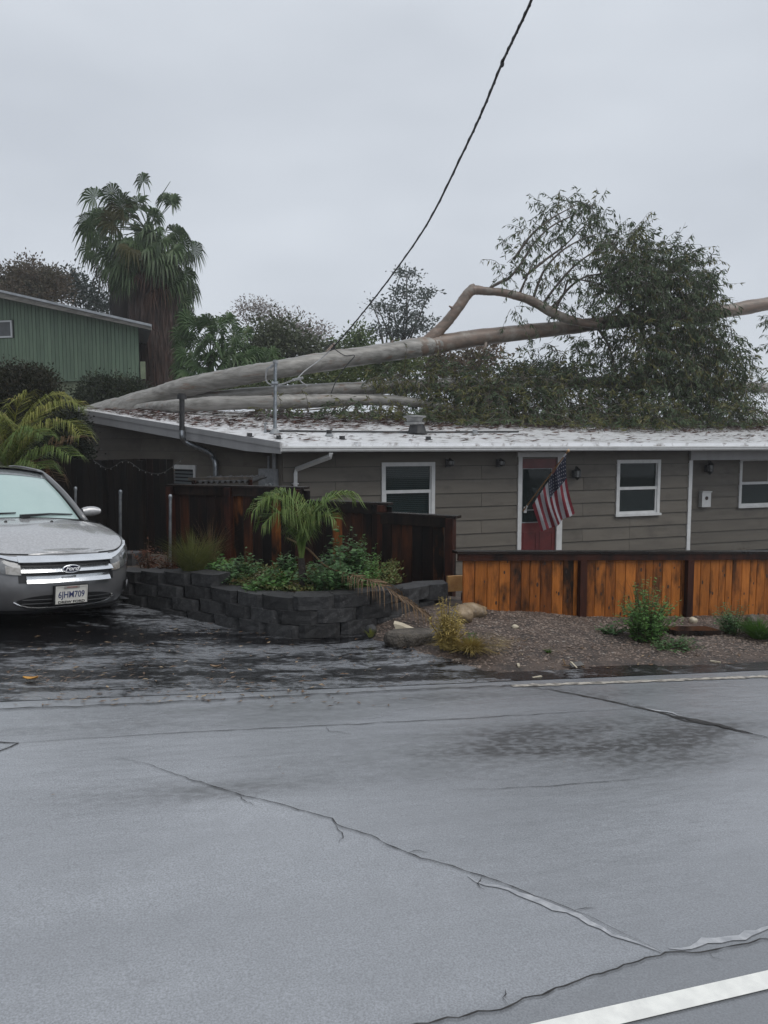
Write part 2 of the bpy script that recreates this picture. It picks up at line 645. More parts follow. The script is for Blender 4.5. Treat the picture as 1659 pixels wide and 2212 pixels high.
# driveway: black, running with rain
def drive_mat():
    m = bpy.data.materials.new('wet_driveway')
    m.use_nodes = True
    nt = m.node_tree
    b = nt.nodes['Principled BSDF']
    L = nt.links.new
    tc = nt.nodes.new('ShaderNodeTexCoord')
    rot = nt.nodes.new('ShaderNodeMapping')
    rot.inputs['Rotation'].default_value = (0, 0, -PHI + R(8))
    L(tc.outputs['Object'], rot.inputs['Vector'])

    def nz(scale, st, det, lo, hi, e=0.0, f=1.0):
        mp = nt.nodes.new('ShaderNodeMapping')
        mp.inputs['Scale'].default_value = st
        L(rot.outputs[0], mp.inputs['Vector'])
        t_ = nt.nodes.new('ShaderNodeTexNoise')
        t_.inputs['Scale'].default_value = scale
        t_.inputs['Detail'].default_value = det
        t_.inputs['Roughness'].default_value = 0.68
        t_.inputs['Distortion'].default_value = 0.6
        L(mp.outputs[0], t_.inputs['Vector'])
        r = nt.nodes.new('ShaderNodeMapRange')
        for k_, x in zip(('From Min', 'From Max', 'To Min', 'To Max'), (lo, hi, e, f)):
            r.inputs[k_].default_value = x
        L(t_.outputs['Fac'], r.inputs['Value'])
        return r.outputs['Result'], t_.outputs['Fac']

    def op(o, a, c):
        x = nt.nodes.new('ShaderNodeMath')
        x.operation = o
        x.use_clamp = True
        for i_, q in enumerate((a, c)):
            if isinstance(q, float):
                x.inputs[i_].default_value = q
            else:
                L(q, x.inputs[i_])
        return x.outputs[0]

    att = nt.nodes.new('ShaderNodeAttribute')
    att.attribute_name = 'bare'                              # paint mask: reflected sky put in as pale asphalt colour
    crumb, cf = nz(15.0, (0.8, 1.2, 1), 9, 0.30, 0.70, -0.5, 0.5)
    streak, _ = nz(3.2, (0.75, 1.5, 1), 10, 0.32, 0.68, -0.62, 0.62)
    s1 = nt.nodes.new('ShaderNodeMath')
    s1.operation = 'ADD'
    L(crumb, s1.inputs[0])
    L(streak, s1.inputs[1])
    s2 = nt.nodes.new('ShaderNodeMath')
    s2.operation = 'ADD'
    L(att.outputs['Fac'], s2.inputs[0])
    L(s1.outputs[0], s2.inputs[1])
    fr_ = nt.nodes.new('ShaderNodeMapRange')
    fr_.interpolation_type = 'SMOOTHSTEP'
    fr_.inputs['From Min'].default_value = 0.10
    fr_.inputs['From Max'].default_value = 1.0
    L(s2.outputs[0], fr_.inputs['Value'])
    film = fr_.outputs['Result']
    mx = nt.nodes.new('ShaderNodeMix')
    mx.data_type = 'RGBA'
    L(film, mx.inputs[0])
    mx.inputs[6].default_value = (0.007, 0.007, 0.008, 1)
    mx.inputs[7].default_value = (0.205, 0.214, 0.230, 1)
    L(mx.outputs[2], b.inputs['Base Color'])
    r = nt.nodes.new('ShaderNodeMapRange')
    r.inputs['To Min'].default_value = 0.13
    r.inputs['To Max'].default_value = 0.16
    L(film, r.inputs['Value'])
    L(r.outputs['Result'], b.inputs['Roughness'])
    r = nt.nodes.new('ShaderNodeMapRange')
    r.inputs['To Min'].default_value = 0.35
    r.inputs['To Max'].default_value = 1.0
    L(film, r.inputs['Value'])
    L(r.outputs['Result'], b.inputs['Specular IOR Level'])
    bn = nt.nodes.new('ShaderNodeBump')
    bn.inputs['Strength'].default_value = 0.35
    bn.inputs['Distance'].default_value = 0.010
    L(nz(45, (0.7, 1.3, 1), 3, 0, 1)[1], bn.inputs['Height'])
    L(bn.outputs['Normal'], b.inputs['Normal'])
    return m


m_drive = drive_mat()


def edge_s(n):                               # where the driveway gives way to the gravel
    return 2.92 - 0.28 * max(0, n - 5.1) + 0.06 * sin(n * 9)


def drive_z(s, n, p):
    return gz(p.x, p.y) + 0.003 + 0.010 * noise.noise(Vector((s * 0.8, n * 2.2, 0))) * sstep(ROAD_N, ROAD_N + 0.3, n)


SKY_SHEEN = [blot(u, v, a, c) + (k,) for u, v, a, c, k in ((420, 1345, 0.9, 0.35, 0.75), (560, 1400, 1.2, 0.22, 0.7), (330, 1420, 1.1, 0.20, 0.6), (760, 1440, 1.3, 0.14, 0.65),
        (150, 1500, 1.6, 0.13, 0.75), (520, 1490, 1.6, 0.11, 0.6), (860, 1478, 1.0, 0.08, 0.6), (1000, 1440, 0.5, 0.10, 0.6), (60, 1440, 0.8, 0.10, 0.5), (960, 1402, 0.45, 0.10, 0.75), (300, 1320, 0.4, 0.3, 0.5), (-200, 1480, 1.4, 0.3, 0.5))]  # pale ovals standing for sky mirrored in the wet driveway
NO_SHEEN = [blot(u, v, a, c) + (k,) for u, v, a, c, k in ((130, 1370, 1.2, 0.55, 0.7), (700, 1388, 0.9, 0.16, 0.55), (930, 1432, 0.6, 0.12, 0.5), (100, 1465, 0.9, 0.10, 0.45), (640, 1450, 1.2, 0.07, 0.5), (1060, 1462, 0.5, 0.05, 0.4))]  # dark ovals where the wet surface mirrors no sky


def bare(s, n):  # painted sheen: high for mirrored sky, low where there is none
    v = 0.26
    for bs, bn, rs, rn, k in SKY_SHEEN:
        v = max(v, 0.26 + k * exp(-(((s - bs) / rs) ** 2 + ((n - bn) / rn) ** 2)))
    for bs, bn, rs, rn, k in NO_SHEEN:
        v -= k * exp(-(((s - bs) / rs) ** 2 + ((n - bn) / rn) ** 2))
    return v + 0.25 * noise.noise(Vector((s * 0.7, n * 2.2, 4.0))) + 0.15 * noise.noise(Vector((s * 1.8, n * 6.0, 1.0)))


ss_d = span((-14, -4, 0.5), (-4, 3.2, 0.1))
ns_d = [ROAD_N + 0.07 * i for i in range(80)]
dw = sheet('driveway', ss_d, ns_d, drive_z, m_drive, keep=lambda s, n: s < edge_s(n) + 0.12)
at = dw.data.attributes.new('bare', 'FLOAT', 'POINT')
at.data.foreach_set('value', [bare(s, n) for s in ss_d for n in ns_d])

# shoulder of gravel and bark on the right
m_gravel = mat('gravel_soil', (0.085, 0.060, 0.047), (0.036, 0.027, 0.023), 0.75, 5, 8, bump=0.9, bscale=42, dist=0.03,
               c3=(0.13, 0.10, 0.08), scale3=28, lo3=0.55, hi3=0.72)


def grav_z(s, n, p):
    rise = sstep(ROAD_N + 0.05, ROAD_N + 0.9, n) * sstep(edge_s(n) - 0.15, edge_s(n) + 0.5, s)
    return gz(p.x, p.y) - 0.012 + 0.055 * rise + 0.018 * noise.noise(Vector((s * 2.6, n * 2.6, 1))) * rise \
        + 0.007 * noise.noise(Vector((s * 14, n * 14, 4))) * rise


def grav_xy(x, y):
    p = Vector((x, y, 0))
    s, n = to_sn(p)
    return grav_z(s, n, p)


sheet('gravel_shoulder', span((2.2, 9, 0.07), (9, 24, 0.6)), [ROAD_N + 0.02 + 0.07 * i for i in range(44)], grav_z, m_gravel,
      keep=lambda s, n: s > edge_s(n) - 0.1)

# a strip of standing water and black grit between the gravel and the street
def wetz(s, n, p):
    return gz(p.x, p.y) + 0.004 + 0.004 * noise.noise(Vector((s * 2, n * 6, 2)))


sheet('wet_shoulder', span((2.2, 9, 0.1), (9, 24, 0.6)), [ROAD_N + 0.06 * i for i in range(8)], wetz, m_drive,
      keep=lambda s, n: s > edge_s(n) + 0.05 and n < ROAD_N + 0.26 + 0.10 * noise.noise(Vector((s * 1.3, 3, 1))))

# loose stones and bark lying over it: nobody could count them
m_peb = mat('pebble', (0.19, 0.14, 0.108), (0.075, 0.053, 0.043), 0.55, 30, 2, c3=(0.24, 0.21, 0.18), scale3=17, lo3=0.56, hi3=0.66)
PV, PF = [], []
for _ in range(16000):
    s = rng.uniform(2.5, 8.6)
    n = rng.uniform(ROAD_N + 0.08, 7.35)
    if s < edge_s(n) + 0.02:
        continue
    if n < ROAD_N + 0.42 and rng.random() < 0.8:
        continue
    p = sn(s, n)
    z = grav_xy(p.x, p.y)
    r = rng.uniform(0.005, 0.013) * (1.7 if rng.random() < 0.06 else 1)
    a = rng.uniform(0, pi)
    fl = rng.uniform(0.35, 0.7)
    el = rng.uniform(1.0, 2.0)
    o = len(PV)
    for dx, dy, dz in ((1, 0, 0), (0.2, 1, 0.1), (-1, 0.1, 0), (-0.1, -1, -0.1), (0.1, 0.1, 1)):
        X, Y_ = dx * r * el, dy * r
        PV.append((p.x + X * cos(a) - Y_ * sin(a), p.y + X * sin(a) + Y_ * cos(a), z + 0.002 + dz * r * fl))
    PF += [(o, o + 1, o + 4), (o + 1, o + 2, o + 4), (o + 2, o + 3, o + 4), (o + 3, o, o + 4)]
b = MB()
b.v, b.f, b.mi = PV, PF, [0] * len(PF)
tag(b.build('gravel', m_peb), kind='stuff')

# soil of the planter behind the block wall
m_bed = mat('planter_soil', (0.03, 0.02, 0.014), (0.07, 0.045, 0.03), 0.85, 8, 6, bump=0.7, bscale=25)
WALL = [(120, 1262, 9.4), (200, 1259, 9.15), (272, 1260, 8.9), (365, 1264, 8.5), (460, 1270, 8.15), (570, 1286, 7.65), (642, 1290, 7.47), (713, 1286, 7.5),
        (776, 1280, 7.62), (850, 1273, 7.82), (905, 1268, 8.05)]
WALL3 = [P(*q) for q in WALL]
wall_line = [Vector(q) for q in smooth_line([tuple(p) for p in WALL3], 8)]
back_line = [P(u, 1200, Y) for u, Y in ((120, 11.6), (200, 11.5), (272, 11.4), (365, 11.05), (460, 10.75), (570, 10.5), (642, 10.3), (713, 10.0), (776, 9.8), (850, 9.5), (905, 9.3))]
rows = []
for k in range(9):
    t = k / 8
    row = []
    for i, p in enumerate(WALL3):
        q = back_line[i]
        a = p.lerp(q, 0.02 + 0.98 * t)
        z = p.z - 0.05 - 0.27 * t + 0.03 * noise.noise(Vector((a.x * 2, a.y * 2, 5)))
        row.append((a.x, a.y, z))
    rows.append(row)
b = MB()
b.grid(rows)
tag(b.build('planter_soil', m_bed, smooth=True), kind='structure')


def bed_z(x, y):
    return 0.5 * 0.12 + noise.noise(Vector((x * 2, y * 2, 5))) * 0.02


# painted edge lines, cracks and seams of the street
m_paint = mat('road_paint', (0.78, 0.78, 0.74), (0.68, 0.68, 0.65), 0.45, 12, 5, bump=0.2, bscale=200, dist=0.003)
m_paint_old = mat('worn_road_paint', (0.40, 0.37, 0.32), (0.10, 0.09, 0.08), 0.5, 14, 5, lo=0.42, hi=0.62)
m_crack = mat('crack_dirt', (0.012, 0.011, 0.011), (0.03, 0.027, 0.025), 0.7, 20)
m_dust = mat('pale_grit', (0.45, 0.46, 0.475), (0.27, 0.28, 0.30), 0.4, 25, 6, lo=0.3, hi=0.6)


def ribbon(name, uv, w, m, up=0.004, jit=0.012, step=0.05, zf=None, fade=None):
    pts = [G(u, v) if not isinstance(u, Vector) else u for u, v in uv]
    dense = [pts[0]]
    for a, c in zip(pts, pts[1:]):
        k = max(1, int((c - a).length / step))
        dense += [a.lerp(c, i / k) for i in range(1, k + 1)]
    b = MB()
    rows = []
    for i, p in enumerate(dense):
        d = (dense[min(i + 1, len(dense) - 1)] - dense[max(i - 1, 0)]).normalized()
        sd_ = Vector((-d.y, d.x, 0)).normalized()
        if jit:
            p = p + sd_ * jit * 1.4 * (noise.noise(Vector((i * 0.35, len(dense), 2.0))) + 0.5 * noise.noise(Vector((i * 1.3, len(dense), 7.0))))
        ww = w * (1 + (1.1 * noise.noise(Vector((i * 0.6, 9.0, len(dense)))) if jit else 0))
        if fade:
            ww *= min(1.0, 0.15 + i / (len(dense) * fade), 0.15 + (len(dense) - 1 - i) / (len(dense) * fade))
        r = []
        for e in (-0.5, 0.5):
            q = p + sd_ * ww * e
            q.z = (zf or gz)(q.x, q.y) + up
            r.append(q)
        rows.append(r)
    b.grid(rows)
    return tag(b.build(name, m), kind='structure')


l0, l1 = G(1260, 2212), G(1659, 2119)
dl = (l1 - l0).normalized()
ribbon('painted_line', [(l0 - dl * 6, 0), (l0, 0), (l1, 0), (l1 + dl * 14, 0)], 0.074, m_paint, 0.006, 0.0)
f0, f1 = G(1105, 1483), G(1659, 1462)
df = (f1 - f0).normalized()
ribbon('painted_line', [(f0, 0), (f1, 0), (f1 + df * 12, 0)], 0.055, m_paint_old, 0.006, 0.006)
ribbon('pavement_crack', [(240, 1635), (320, 1652), (420, 1688), (520, 1718), (620, 1742), (715, 1770), (725, 1783), (800, 1806), (880, 1845), (960, 1868), (1040, 1893),
                          (1140, 1930), (1225, 1962), (1290, 1990), (1370, 2030), (1440, 2062)], 0.0055, m_crack, 0.005, 0.012, 0.03, fade=0.25)
ribbon('pavement_crack', [(860, 2226), (990, 2200), (1100, 2175), (1200, 2136), (1300, 2105), (1380, 2076), (1440, 2062), (1530, 2056), (1600, 2042), (1690, 2024)], 0.006, m_crack, 0.005, 0.012, 0.03)
ribbon('pale_grit_streak', [(1010, 1893), (1120, 1932), (1225, 1972), (1300, 2006), (1380, 2042), (1425, 2062)], 0.035, m_dust, 0.0035, 0.02, 0.04, fade=0.5)
ribbon('pale_grit_streak', [(1445, 2050), (1530, 2040), (1600, 2024), (1690, 2000)], 0.03, m_dust, 0.0035, 0.02, 0.04, fade=0.4)
ribbon('pavement_seam', [(0, 1620), (45, 1606), (150, 1598), (400, 1583), (700, 1568), (1000, 1553), (1250, 1538), (1390, 1530)], 0.006, m_crack, 0.004, 0.01, 0.05, fade=0.3)
ribbon('pavement_seam', [(960, 1708), (1080, 1704), (1200, 1698), (1300, 1690), (1420, 1680)], 0.004, m_crack, 0.004, 0.01, 0.05, fade=0.5)
ribbon('pavement_seam', [(1130, 1484), (1200, 1492), (1300, 1512), (1420, 1538), (1480, 1558), (1560, 1570), (1640, 1590), (1700, 1602)], 0.022, m_crack, 0.005, 0.02, 0.04, fade=0.3)
ribbon('pavement_seam', [(-300, 1556), (0, 1534), (300, 1522), (600, 1506), (900, 1491), (1105, 1482)], 0.014, m_crack, 0.008, 0.02, 0.05)
ribbon('pavement_seam', [(-60, 1660), (0, 1622), (40, 1606), (-60, 1600)], 0.010, m_crack, 0.004, 0.01, 0.05)
ribbon('pavement_crack', [(1440, 1543), (1480, 1553), (1540, 1565), (1590, 1577), (1625, 1587)], 0.055, m_crack, 0.0055, 0.02, 0.03, fade=0.35)
ribbon('pale_grit_streak', [(1395, 1531), (1440, 1540), (1475, 1548)], 0.03, m_dust, 0.0065, 0.02, 0.03, fade=0.4)
for q in ([(725, 1783), (738, 1800), (734, 1822)], [(880, 1845), (905, 1838), (930, 1842)], [(1100, 2175), (1085, 2158), (1092, 2140)], [(520, 1718), (530, 1735), (556, 1742)],
          [(1240, 1968), (1262, 1962), (1290, 1966)], [(1530, 2056), (1540, 2070), (1566, 2076)], [(700, 1568), (712, 1580), (760, 1586)], [(1040, 1893), (1032, 1910), (1050, 1924)]):
    ribbon('pavement_crack', q, 0.004, m_crack, 0.0045, 0.012, 0.02, fade=0.4)
# ------------------------------------------------------------------ the grey house
m_siding = mat('taupe_siding', (0.138, 0.124, 0.104), (0.120, 0.108, 0.091), 0.5, 3, 5, (0.3, 0.3, 2), bump=0.12, bscale=22, bstretch=(0.2, 0.2, 3), rnd=0.05, dist=0.01, spec=0.25, c3=(0.075, 0.068, 0.058), scale3=1.3, lo3=0.52, hi3=0.78, stretch3=(1, 1, 1.6))
m_trim = mat('white_trim', (0.62, 0.63, 0.63), (0.5, 0.51, 0.51), 0.4, 6, 4, lo=0.35, hi=0.75)
m_fascia = mat('grey_fascia', (0.33, 0.33, 0.335), (0.27, 0.27, 0.275), 0.4, 3, 4, (1, 1, 0.4), lo=0.35, hi=0.7)
m_roof = mat('wet_white_roof', (0.84, 0.85, 0.87), (0.74, 0.75, 0.76), 0.2, 2.2, 6, (1, 1, 1), lo=0.45, hi=0.7, bump=0.2, bscale=18, dist=0.02, c3=(0.2, 0.17, 0.15), scale3=3.5, lo3=0.54, hi3=0.70)
m_black = mat('black_metal', (0.012, 0.012, 0.014), (0.03, 0.03, 0.03), 0.4, 8)
m_galv = mat('galvanised_steel', (0.36, 0.38, 0.40), (0.22, 0.24, 0.26), 0.32, 14, 4, metallic=0.85)
m_lgrey = mat('grey_metal_box', (0.24, 0.25, 0.26), (0.18, 0.19, 0.2), 0.45, 10)
m_red = mat('red_door', (0.125, 0.018, 0.018), (0.09, 0.013, 0.014), 0.4, 5)
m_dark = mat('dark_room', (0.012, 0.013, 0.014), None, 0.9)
m_blind = mat('blind_slat', (0.34, 0.38, 0.39), None, 0.6)
m_glass = bpy.data.materials.new('window_glass')
m_glass.use_nodes = True
_nt = m_glass.node_tree
_b = _nt.nodes['Principled BSDF']
_b.inputs['Base Color'].default_value = (0.02, 0.03, 0.03, 1)
_b.inputs['Roughness'].default_value = 0.03
_t = _nt.nodes.new('ShaderNodeBsdfTransparent')
_t.inputs['Color'].default_value = (0.72, 0.8, 0.8, 1)
_x = _nt.nodes.new('ShaderNodeMixShader')
_x.inputs[0].default_value = 0.42
_nt.links.new(_t.outputs[0], _x.inputs[1])
_nt.links.new(_b.outputs[0], _x.inputs[2])
_nt.links.new(_x.outputs[0], _nt.nodes['Material Output'].inputs['Surface'])

NW, NE, NR = 15.42, 14.75, 21.7              # wall face, eave and ridge, measured from the street
ZE, SL = 1.645, 0.126
FLOOR = -1.25
roof_z = lambda n: ZE + SL * (n - NE)
W0 = on_n(611, 1000, NW)
s_w0 = to_sn(W0)[0]
E0 = on_n(608, 957, NE)
D2 = Vector((-cos(R(41)), sin(R(41)), 0))    # the side wall runs back to the left
NOUT = Vector((-D2.y, D2.x, 0))              # its outward side, towards the street
if NOUT.y > 0:
    NOUT = -NOUT
E1 = E0 + D2 * 7.96
s_e1, n_e1 = to_sn(E1)
SR = 30.0                                    # the house runs on out of the picture

house = thing('ranch_house', 'low taupe ranch house with white roof edge and a red front door', 'house', sn(s_w0, NW, FLOOR))
us = lambda u, n=NW: to_sn(on_n(u, 1000, n))[0]
uz = lambda u, v, n=NW: on_n(u, v, n).z

# openings: s0, s1, z0, z1 on the front wall, trim included
WIN_A = (us(823), us(938), uz(880, 1121), uz(880, 998.5))
DOOR = (us(1118), us(1214.5), FLOOR, uz(1165, 987))
WIN_B = (us(1330.7), us(1424.8), uz(1378, 1112), uz(1378, 993))
S_PORCH = us(1487)
COURSE = 0.3055
Z_C0 = -1.3015


def cut(rect, holes):
    out = [rect]
    for h in holes:
        nxt = []
        for a0, a1, b0, b1 in out:
            h0, h1, k0, k1 = max(a0, h[0]), min(a1, h[1]), max(b0, h[2]), min(b1, h[3])
            if h0 >= h1 or k0 >= k1:
                nxt.append((a0, a1, b0, b1))
                continue
            if a0 < h0:
                nxt.append((a0, h0, b0, b1))
            if h1 < a1:
                nxt.append((h1, a1, b0, b1))
            if b0 < k0:
                nxt.append((h0, h1, b0, k0))
            if k1 < b1:
                nxt.append((h0, h1, k1, b1))
        out = nxt
    return [r for r in out if r[1] - r[0] > 0.005 and r[3] - r[2] > 0.005]


def board_piece(b, s0, s1, z0, z1, zb, n):   # a lap board: its lower edge stands proud
    f = lambda z: n - 0.006 - 0.028 * (1 - (z - zb) / COURSE)
    vs = [sn(s0, f(z0), z0), sn(s1, f(z0), z0), sn(s1, f(z1), z1), sn(s0, f(z1), z1),
          sn(s0, n, z0), sn(s1, n, z0), sn(s1, n, z1), sn(s0, n, z1)]
    b.add(vs, [(0, 1, 2, 3), (0, 4, 5, 1), (3, 2, 6, 7), (0, 3, 7, 4), (1, 5, 6, 2)])


def siding(n, s0, s1, z_top, holes, joints):
    k = 0
    z = Z_C0
    while z < z_top - 0.02:
        z1 = min(z + COURSE - 0.009, z_top)
        ends = sorted([s0] + [j for j, par in joints if (k % 2) == par and s0 < j < s1] + [s1])
        for a, c in zip(ends, ends[1:]):
            b, last = None, None
            for r in sorted(cut((a + (0.004 if a != s0 else 0), c - (0.004 if c != s1 else 0), z, z1), holes)):
                if last is None or r[0] > last + 0.001:
                    if b:
                        b.build('siding_board', m_siding, house)
                    b = MB()
                board_piece(b, *r, z, n)
                last = max(last or -99, r[1])
            if b:
                b.build('siding_board', m_siding, house)
        z += COURSE
        k += 1


Z_SOF = 1.50
inset = lambda w: (w[0] + 0.04, w[1] - 0.04, w[2] + 0.04, w[3] - 0.04)
siding(NW, s_w0, S_PORCH, Z_SOF, [inset(WIN_A), inset(DOOR), inset(WIN_B)], [(us(724), 0), (us(1363), 1), (us(1040), 1), (us(1260), 0), (us(1363), 0)])
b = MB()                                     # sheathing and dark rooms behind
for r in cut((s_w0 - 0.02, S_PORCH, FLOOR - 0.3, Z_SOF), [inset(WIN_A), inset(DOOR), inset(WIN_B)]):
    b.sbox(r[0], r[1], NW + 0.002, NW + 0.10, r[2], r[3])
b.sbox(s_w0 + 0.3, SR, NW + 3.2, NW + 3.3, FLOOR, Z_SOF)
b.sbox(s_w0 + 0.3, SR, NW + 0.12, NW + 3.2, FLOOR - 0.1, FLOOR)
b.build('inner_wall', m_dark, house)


def window(w, n, blinds=False, right_bar=False, label=None, sill=True):
    s0, s1, z0, z1 = w
    t = 0.085
    b = MB()
    for q in ((s0, s0 + t, z0, z1), (s1 - t, s1, z0, z1), (s0 + t, s1 - t, z1 - t, z1), (s0 + t, s1 - t, z0, z0 + t * 0.6)):
        b.sbox(q[0], q[1], n - 0.055, n + 0.02, q[2], q[3])
    fr = b.build('window', m_trim, house)
    if label:
        fr['label'] = label
    if sill:
        b = MB()
        b.sbox(s0 - 0.03, s1 + 0.03, n - 0.095, n - 0.057, z0 - 0.02, z0 + 0.035)
        b.build('sill', m_trim, fr)
    i0, i1, j0, j1 = s0 + t, s1 - t, z0 + t * 0.6, z1 - t
    zm = (j0 + j1) / 2
    sw = 0.045
    b = MB()
    b.sbox(i0, i1, n - 0.035, n + 0.015, zm - 0.035, zm + 0.035)
    b.sbox(i0, i0 + sw * 0.6, n - 0.03, n + 0.014, j0, zm - 0.035)
    b.sbox(i1 - sw, i1, n - 0.03, n + 0.014, j0, zm - 0.035)
    b.sbox(i0 + sw * 0.6, i1 - sw, n - 0.03, n + 0.014, j0, j0 + sw)
    b.sbox(i0, i0 + 0.02, n - 0.012, n + 0.014, zm + 0.035, j1)
    b.sbox(i1 - 0.02, i1, n - 0.012, n + 0.014, zm + 0.035, j1)
    if right_bar:
        b.sbox(i0 + (i1 - i0) * 0.62, i0 + (i1 - i0) * 0.66, n - 0.01, n + 0.012, zm + 0.035, j1)
    b.build('sash', m_trim, fr)
    for k0, k1, d in ((j0, zm, 0.0), (zm, j1, 0.018)):
        b = MB()
        b.sbox(i0, i1, n - 0.006 + d, n - 0.002 + d, k0, k1)
        b.build('pane', m_glass, fr)
    if blinds:
        b = MB()
        k = int((j1 - j0) / 0.042)
        for q in range(k):
            z = j0 + 0.01 + q * 0.042
            b.sbox(i0 + 0.02, i1 - 0.02, n + 0.05, n + 0.075, z, z + 0.026)
        tag(b.build('blind', m_blind, fr), kind='stuff')
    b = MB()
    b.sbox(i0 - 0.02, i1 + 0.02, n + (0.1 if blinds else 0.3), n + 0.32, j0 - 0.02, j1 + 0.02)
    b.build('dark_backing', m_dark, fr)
    return fr


window(WIN_A, NW, True, label='white sash window with closed blinds')
window(WIN_B, NW, label='white sash window with dark panes by the porch')

# front door
b = MB()
s0, s1, z0, z1 = DOOR
t = 0.10
b.sbox(s0, s0 + t, NW - 0.05, NW + 0.02, z0, z1 - 0.001)
b.sbox(s1 - t * 1.5, s1, NW - 0.05, NW + 0.02, z0, z1 - 0.001)
b.sbox(s0 - 0.03, s1 + 0.03, NW - 0.06, NW + 0.02, z1, z1 + 0.11)
b.build('door_frame', m_trim, house)
d0, d1, dz = s0 + t, s1 - t * 1.5, z1
hz = uz(1165, 1060)
g0, g1 = uz(1165, 1061), uz(1165, 1013)
glass_lo = uz(1165, 1060)
b = MB()
gl, gh = uz(1165, 1058.5), uz(1165, 1013)
gl = uz(1165, 1063)
for q in cut((d0 + 0.004, d1 - 0.004, z0 + 0.02, dz - 0.004), [(d0 + 0.03, d1 - 0.13, uz(1165, 1128), uz(1165, 1012)), ]):
    b.sbox(q[0], q[1], NW + 0.0, NW + 0.045, q[2], q[3])
dw = d1 - d0
for a, c in ((0.08, 0.46), (0.54, 0.92)):
    pz0, pz1 = z0 + 0.15, uz(1165, 1148)
    for q in cut((d0 + a * dw, d0 + c * dw, pz0, pz1), [(d0 + a * dw + 0.03, d0 + c * dw - 0.03, pz0 + 0.03, pz1 - 0.03)]):
        b.sbox(q[0], q[1], NW - 0.012, NW - 0.001, q[2], q[3])
door = b.build('door', m_red, house)
b = MB()
b.sbox(d0 + 0.025, d1 - 0.125, NW + 0.015, NW + 0.02, uz(1165, 1128.5), uz(1165, 1011.5))
b.build('pane', m_glass, door)
b = MB()
for q in cut((d0 + 0.025, d1 - 0.125, uz(1165, 1128.5), uz(1165, 1011.5)), [(d0 + 0.04, d1 - 0.14, uz(1165, 1100), uz(1165, 1013)), (d0 + 0.04, d1 - 0.14, uz(1165, 1127), uz(1165, 1102))]):
    b.sbox(q[0], q[1], NW - 0.008, NW + 0.014, q[2], q[3])
b.build('glazing_bead', m_lgrey, door)
b = MB()
b.sbox(d0 + 0.03, d1 - 0.12, NW + 0.06, NW + 0.07, uz(1165, 1130), uz(1165, 1010))
b.build('door_curtain', mat('dim_curtain', (0.05, 0.06, 0.062), (0.03, 0.035, 0.04), 0.9, 6, 3, (6, 6, 0.4)), door)
b = MB()
b.blob(sn(d1 - 0.06, NW - 0.05, uz(1190, 1105)), (0.03, 0.03, 0.03), 1, 0.02)
b.build('handle', m_galv, door)

# the porch bay to the right: post trim, beam, the wall set back in its shade
NP = NW + 0.55
WIN_C = (us(1596, NP), us(1700, NP), uz(1640, 1094, NP), uz(1640, 989, NP))
siding(NP, S_PORCH - 0.05, SR, Z_SOF, [inset(WIN_C)], [(us(1560, NP) + 4, 0)])
b = MB()
b.sbox(S_PORCH, SR, NP + 0.002, NP + 0.1, FLOOR - 0.3, Z_SOF)
b.build('porch_wall', m_siding, house)
window(WIN_C, NP, right_bar=True, label='white sash window inside the porch')
b = MB()
b.sbox(S_PORCH - 0.005, S_PORCH + 0.10, NW - 0.05, NW + 0.10, FLOOR, 1.38)
b.build('porch_post', m_trim, house)
b = MB()
b.sbox(S_PORCH + 0.102, S_PORCH + 0.11, NW + 0.0, NP, FLOOR, 1.38)
b.build('porch_return', m_siding, house)
b = MB()
b.sbox(S_PORCH - 0.005, SR, NW - 0.09, NW + 0.06, 1.215, 1.485)
b.build('porch_beam', m_fascia, house)

# side wall, clipped under the sloping eave
def side_pt(t, off=0.0, z=0.0):
    p = W0 + D2 * t + NOUT * off
    return Vector((p.x, p.y, z))


def side_top(t):
    return roof_z(to_sn(W0 + D2 * t)[1]) - 0.25


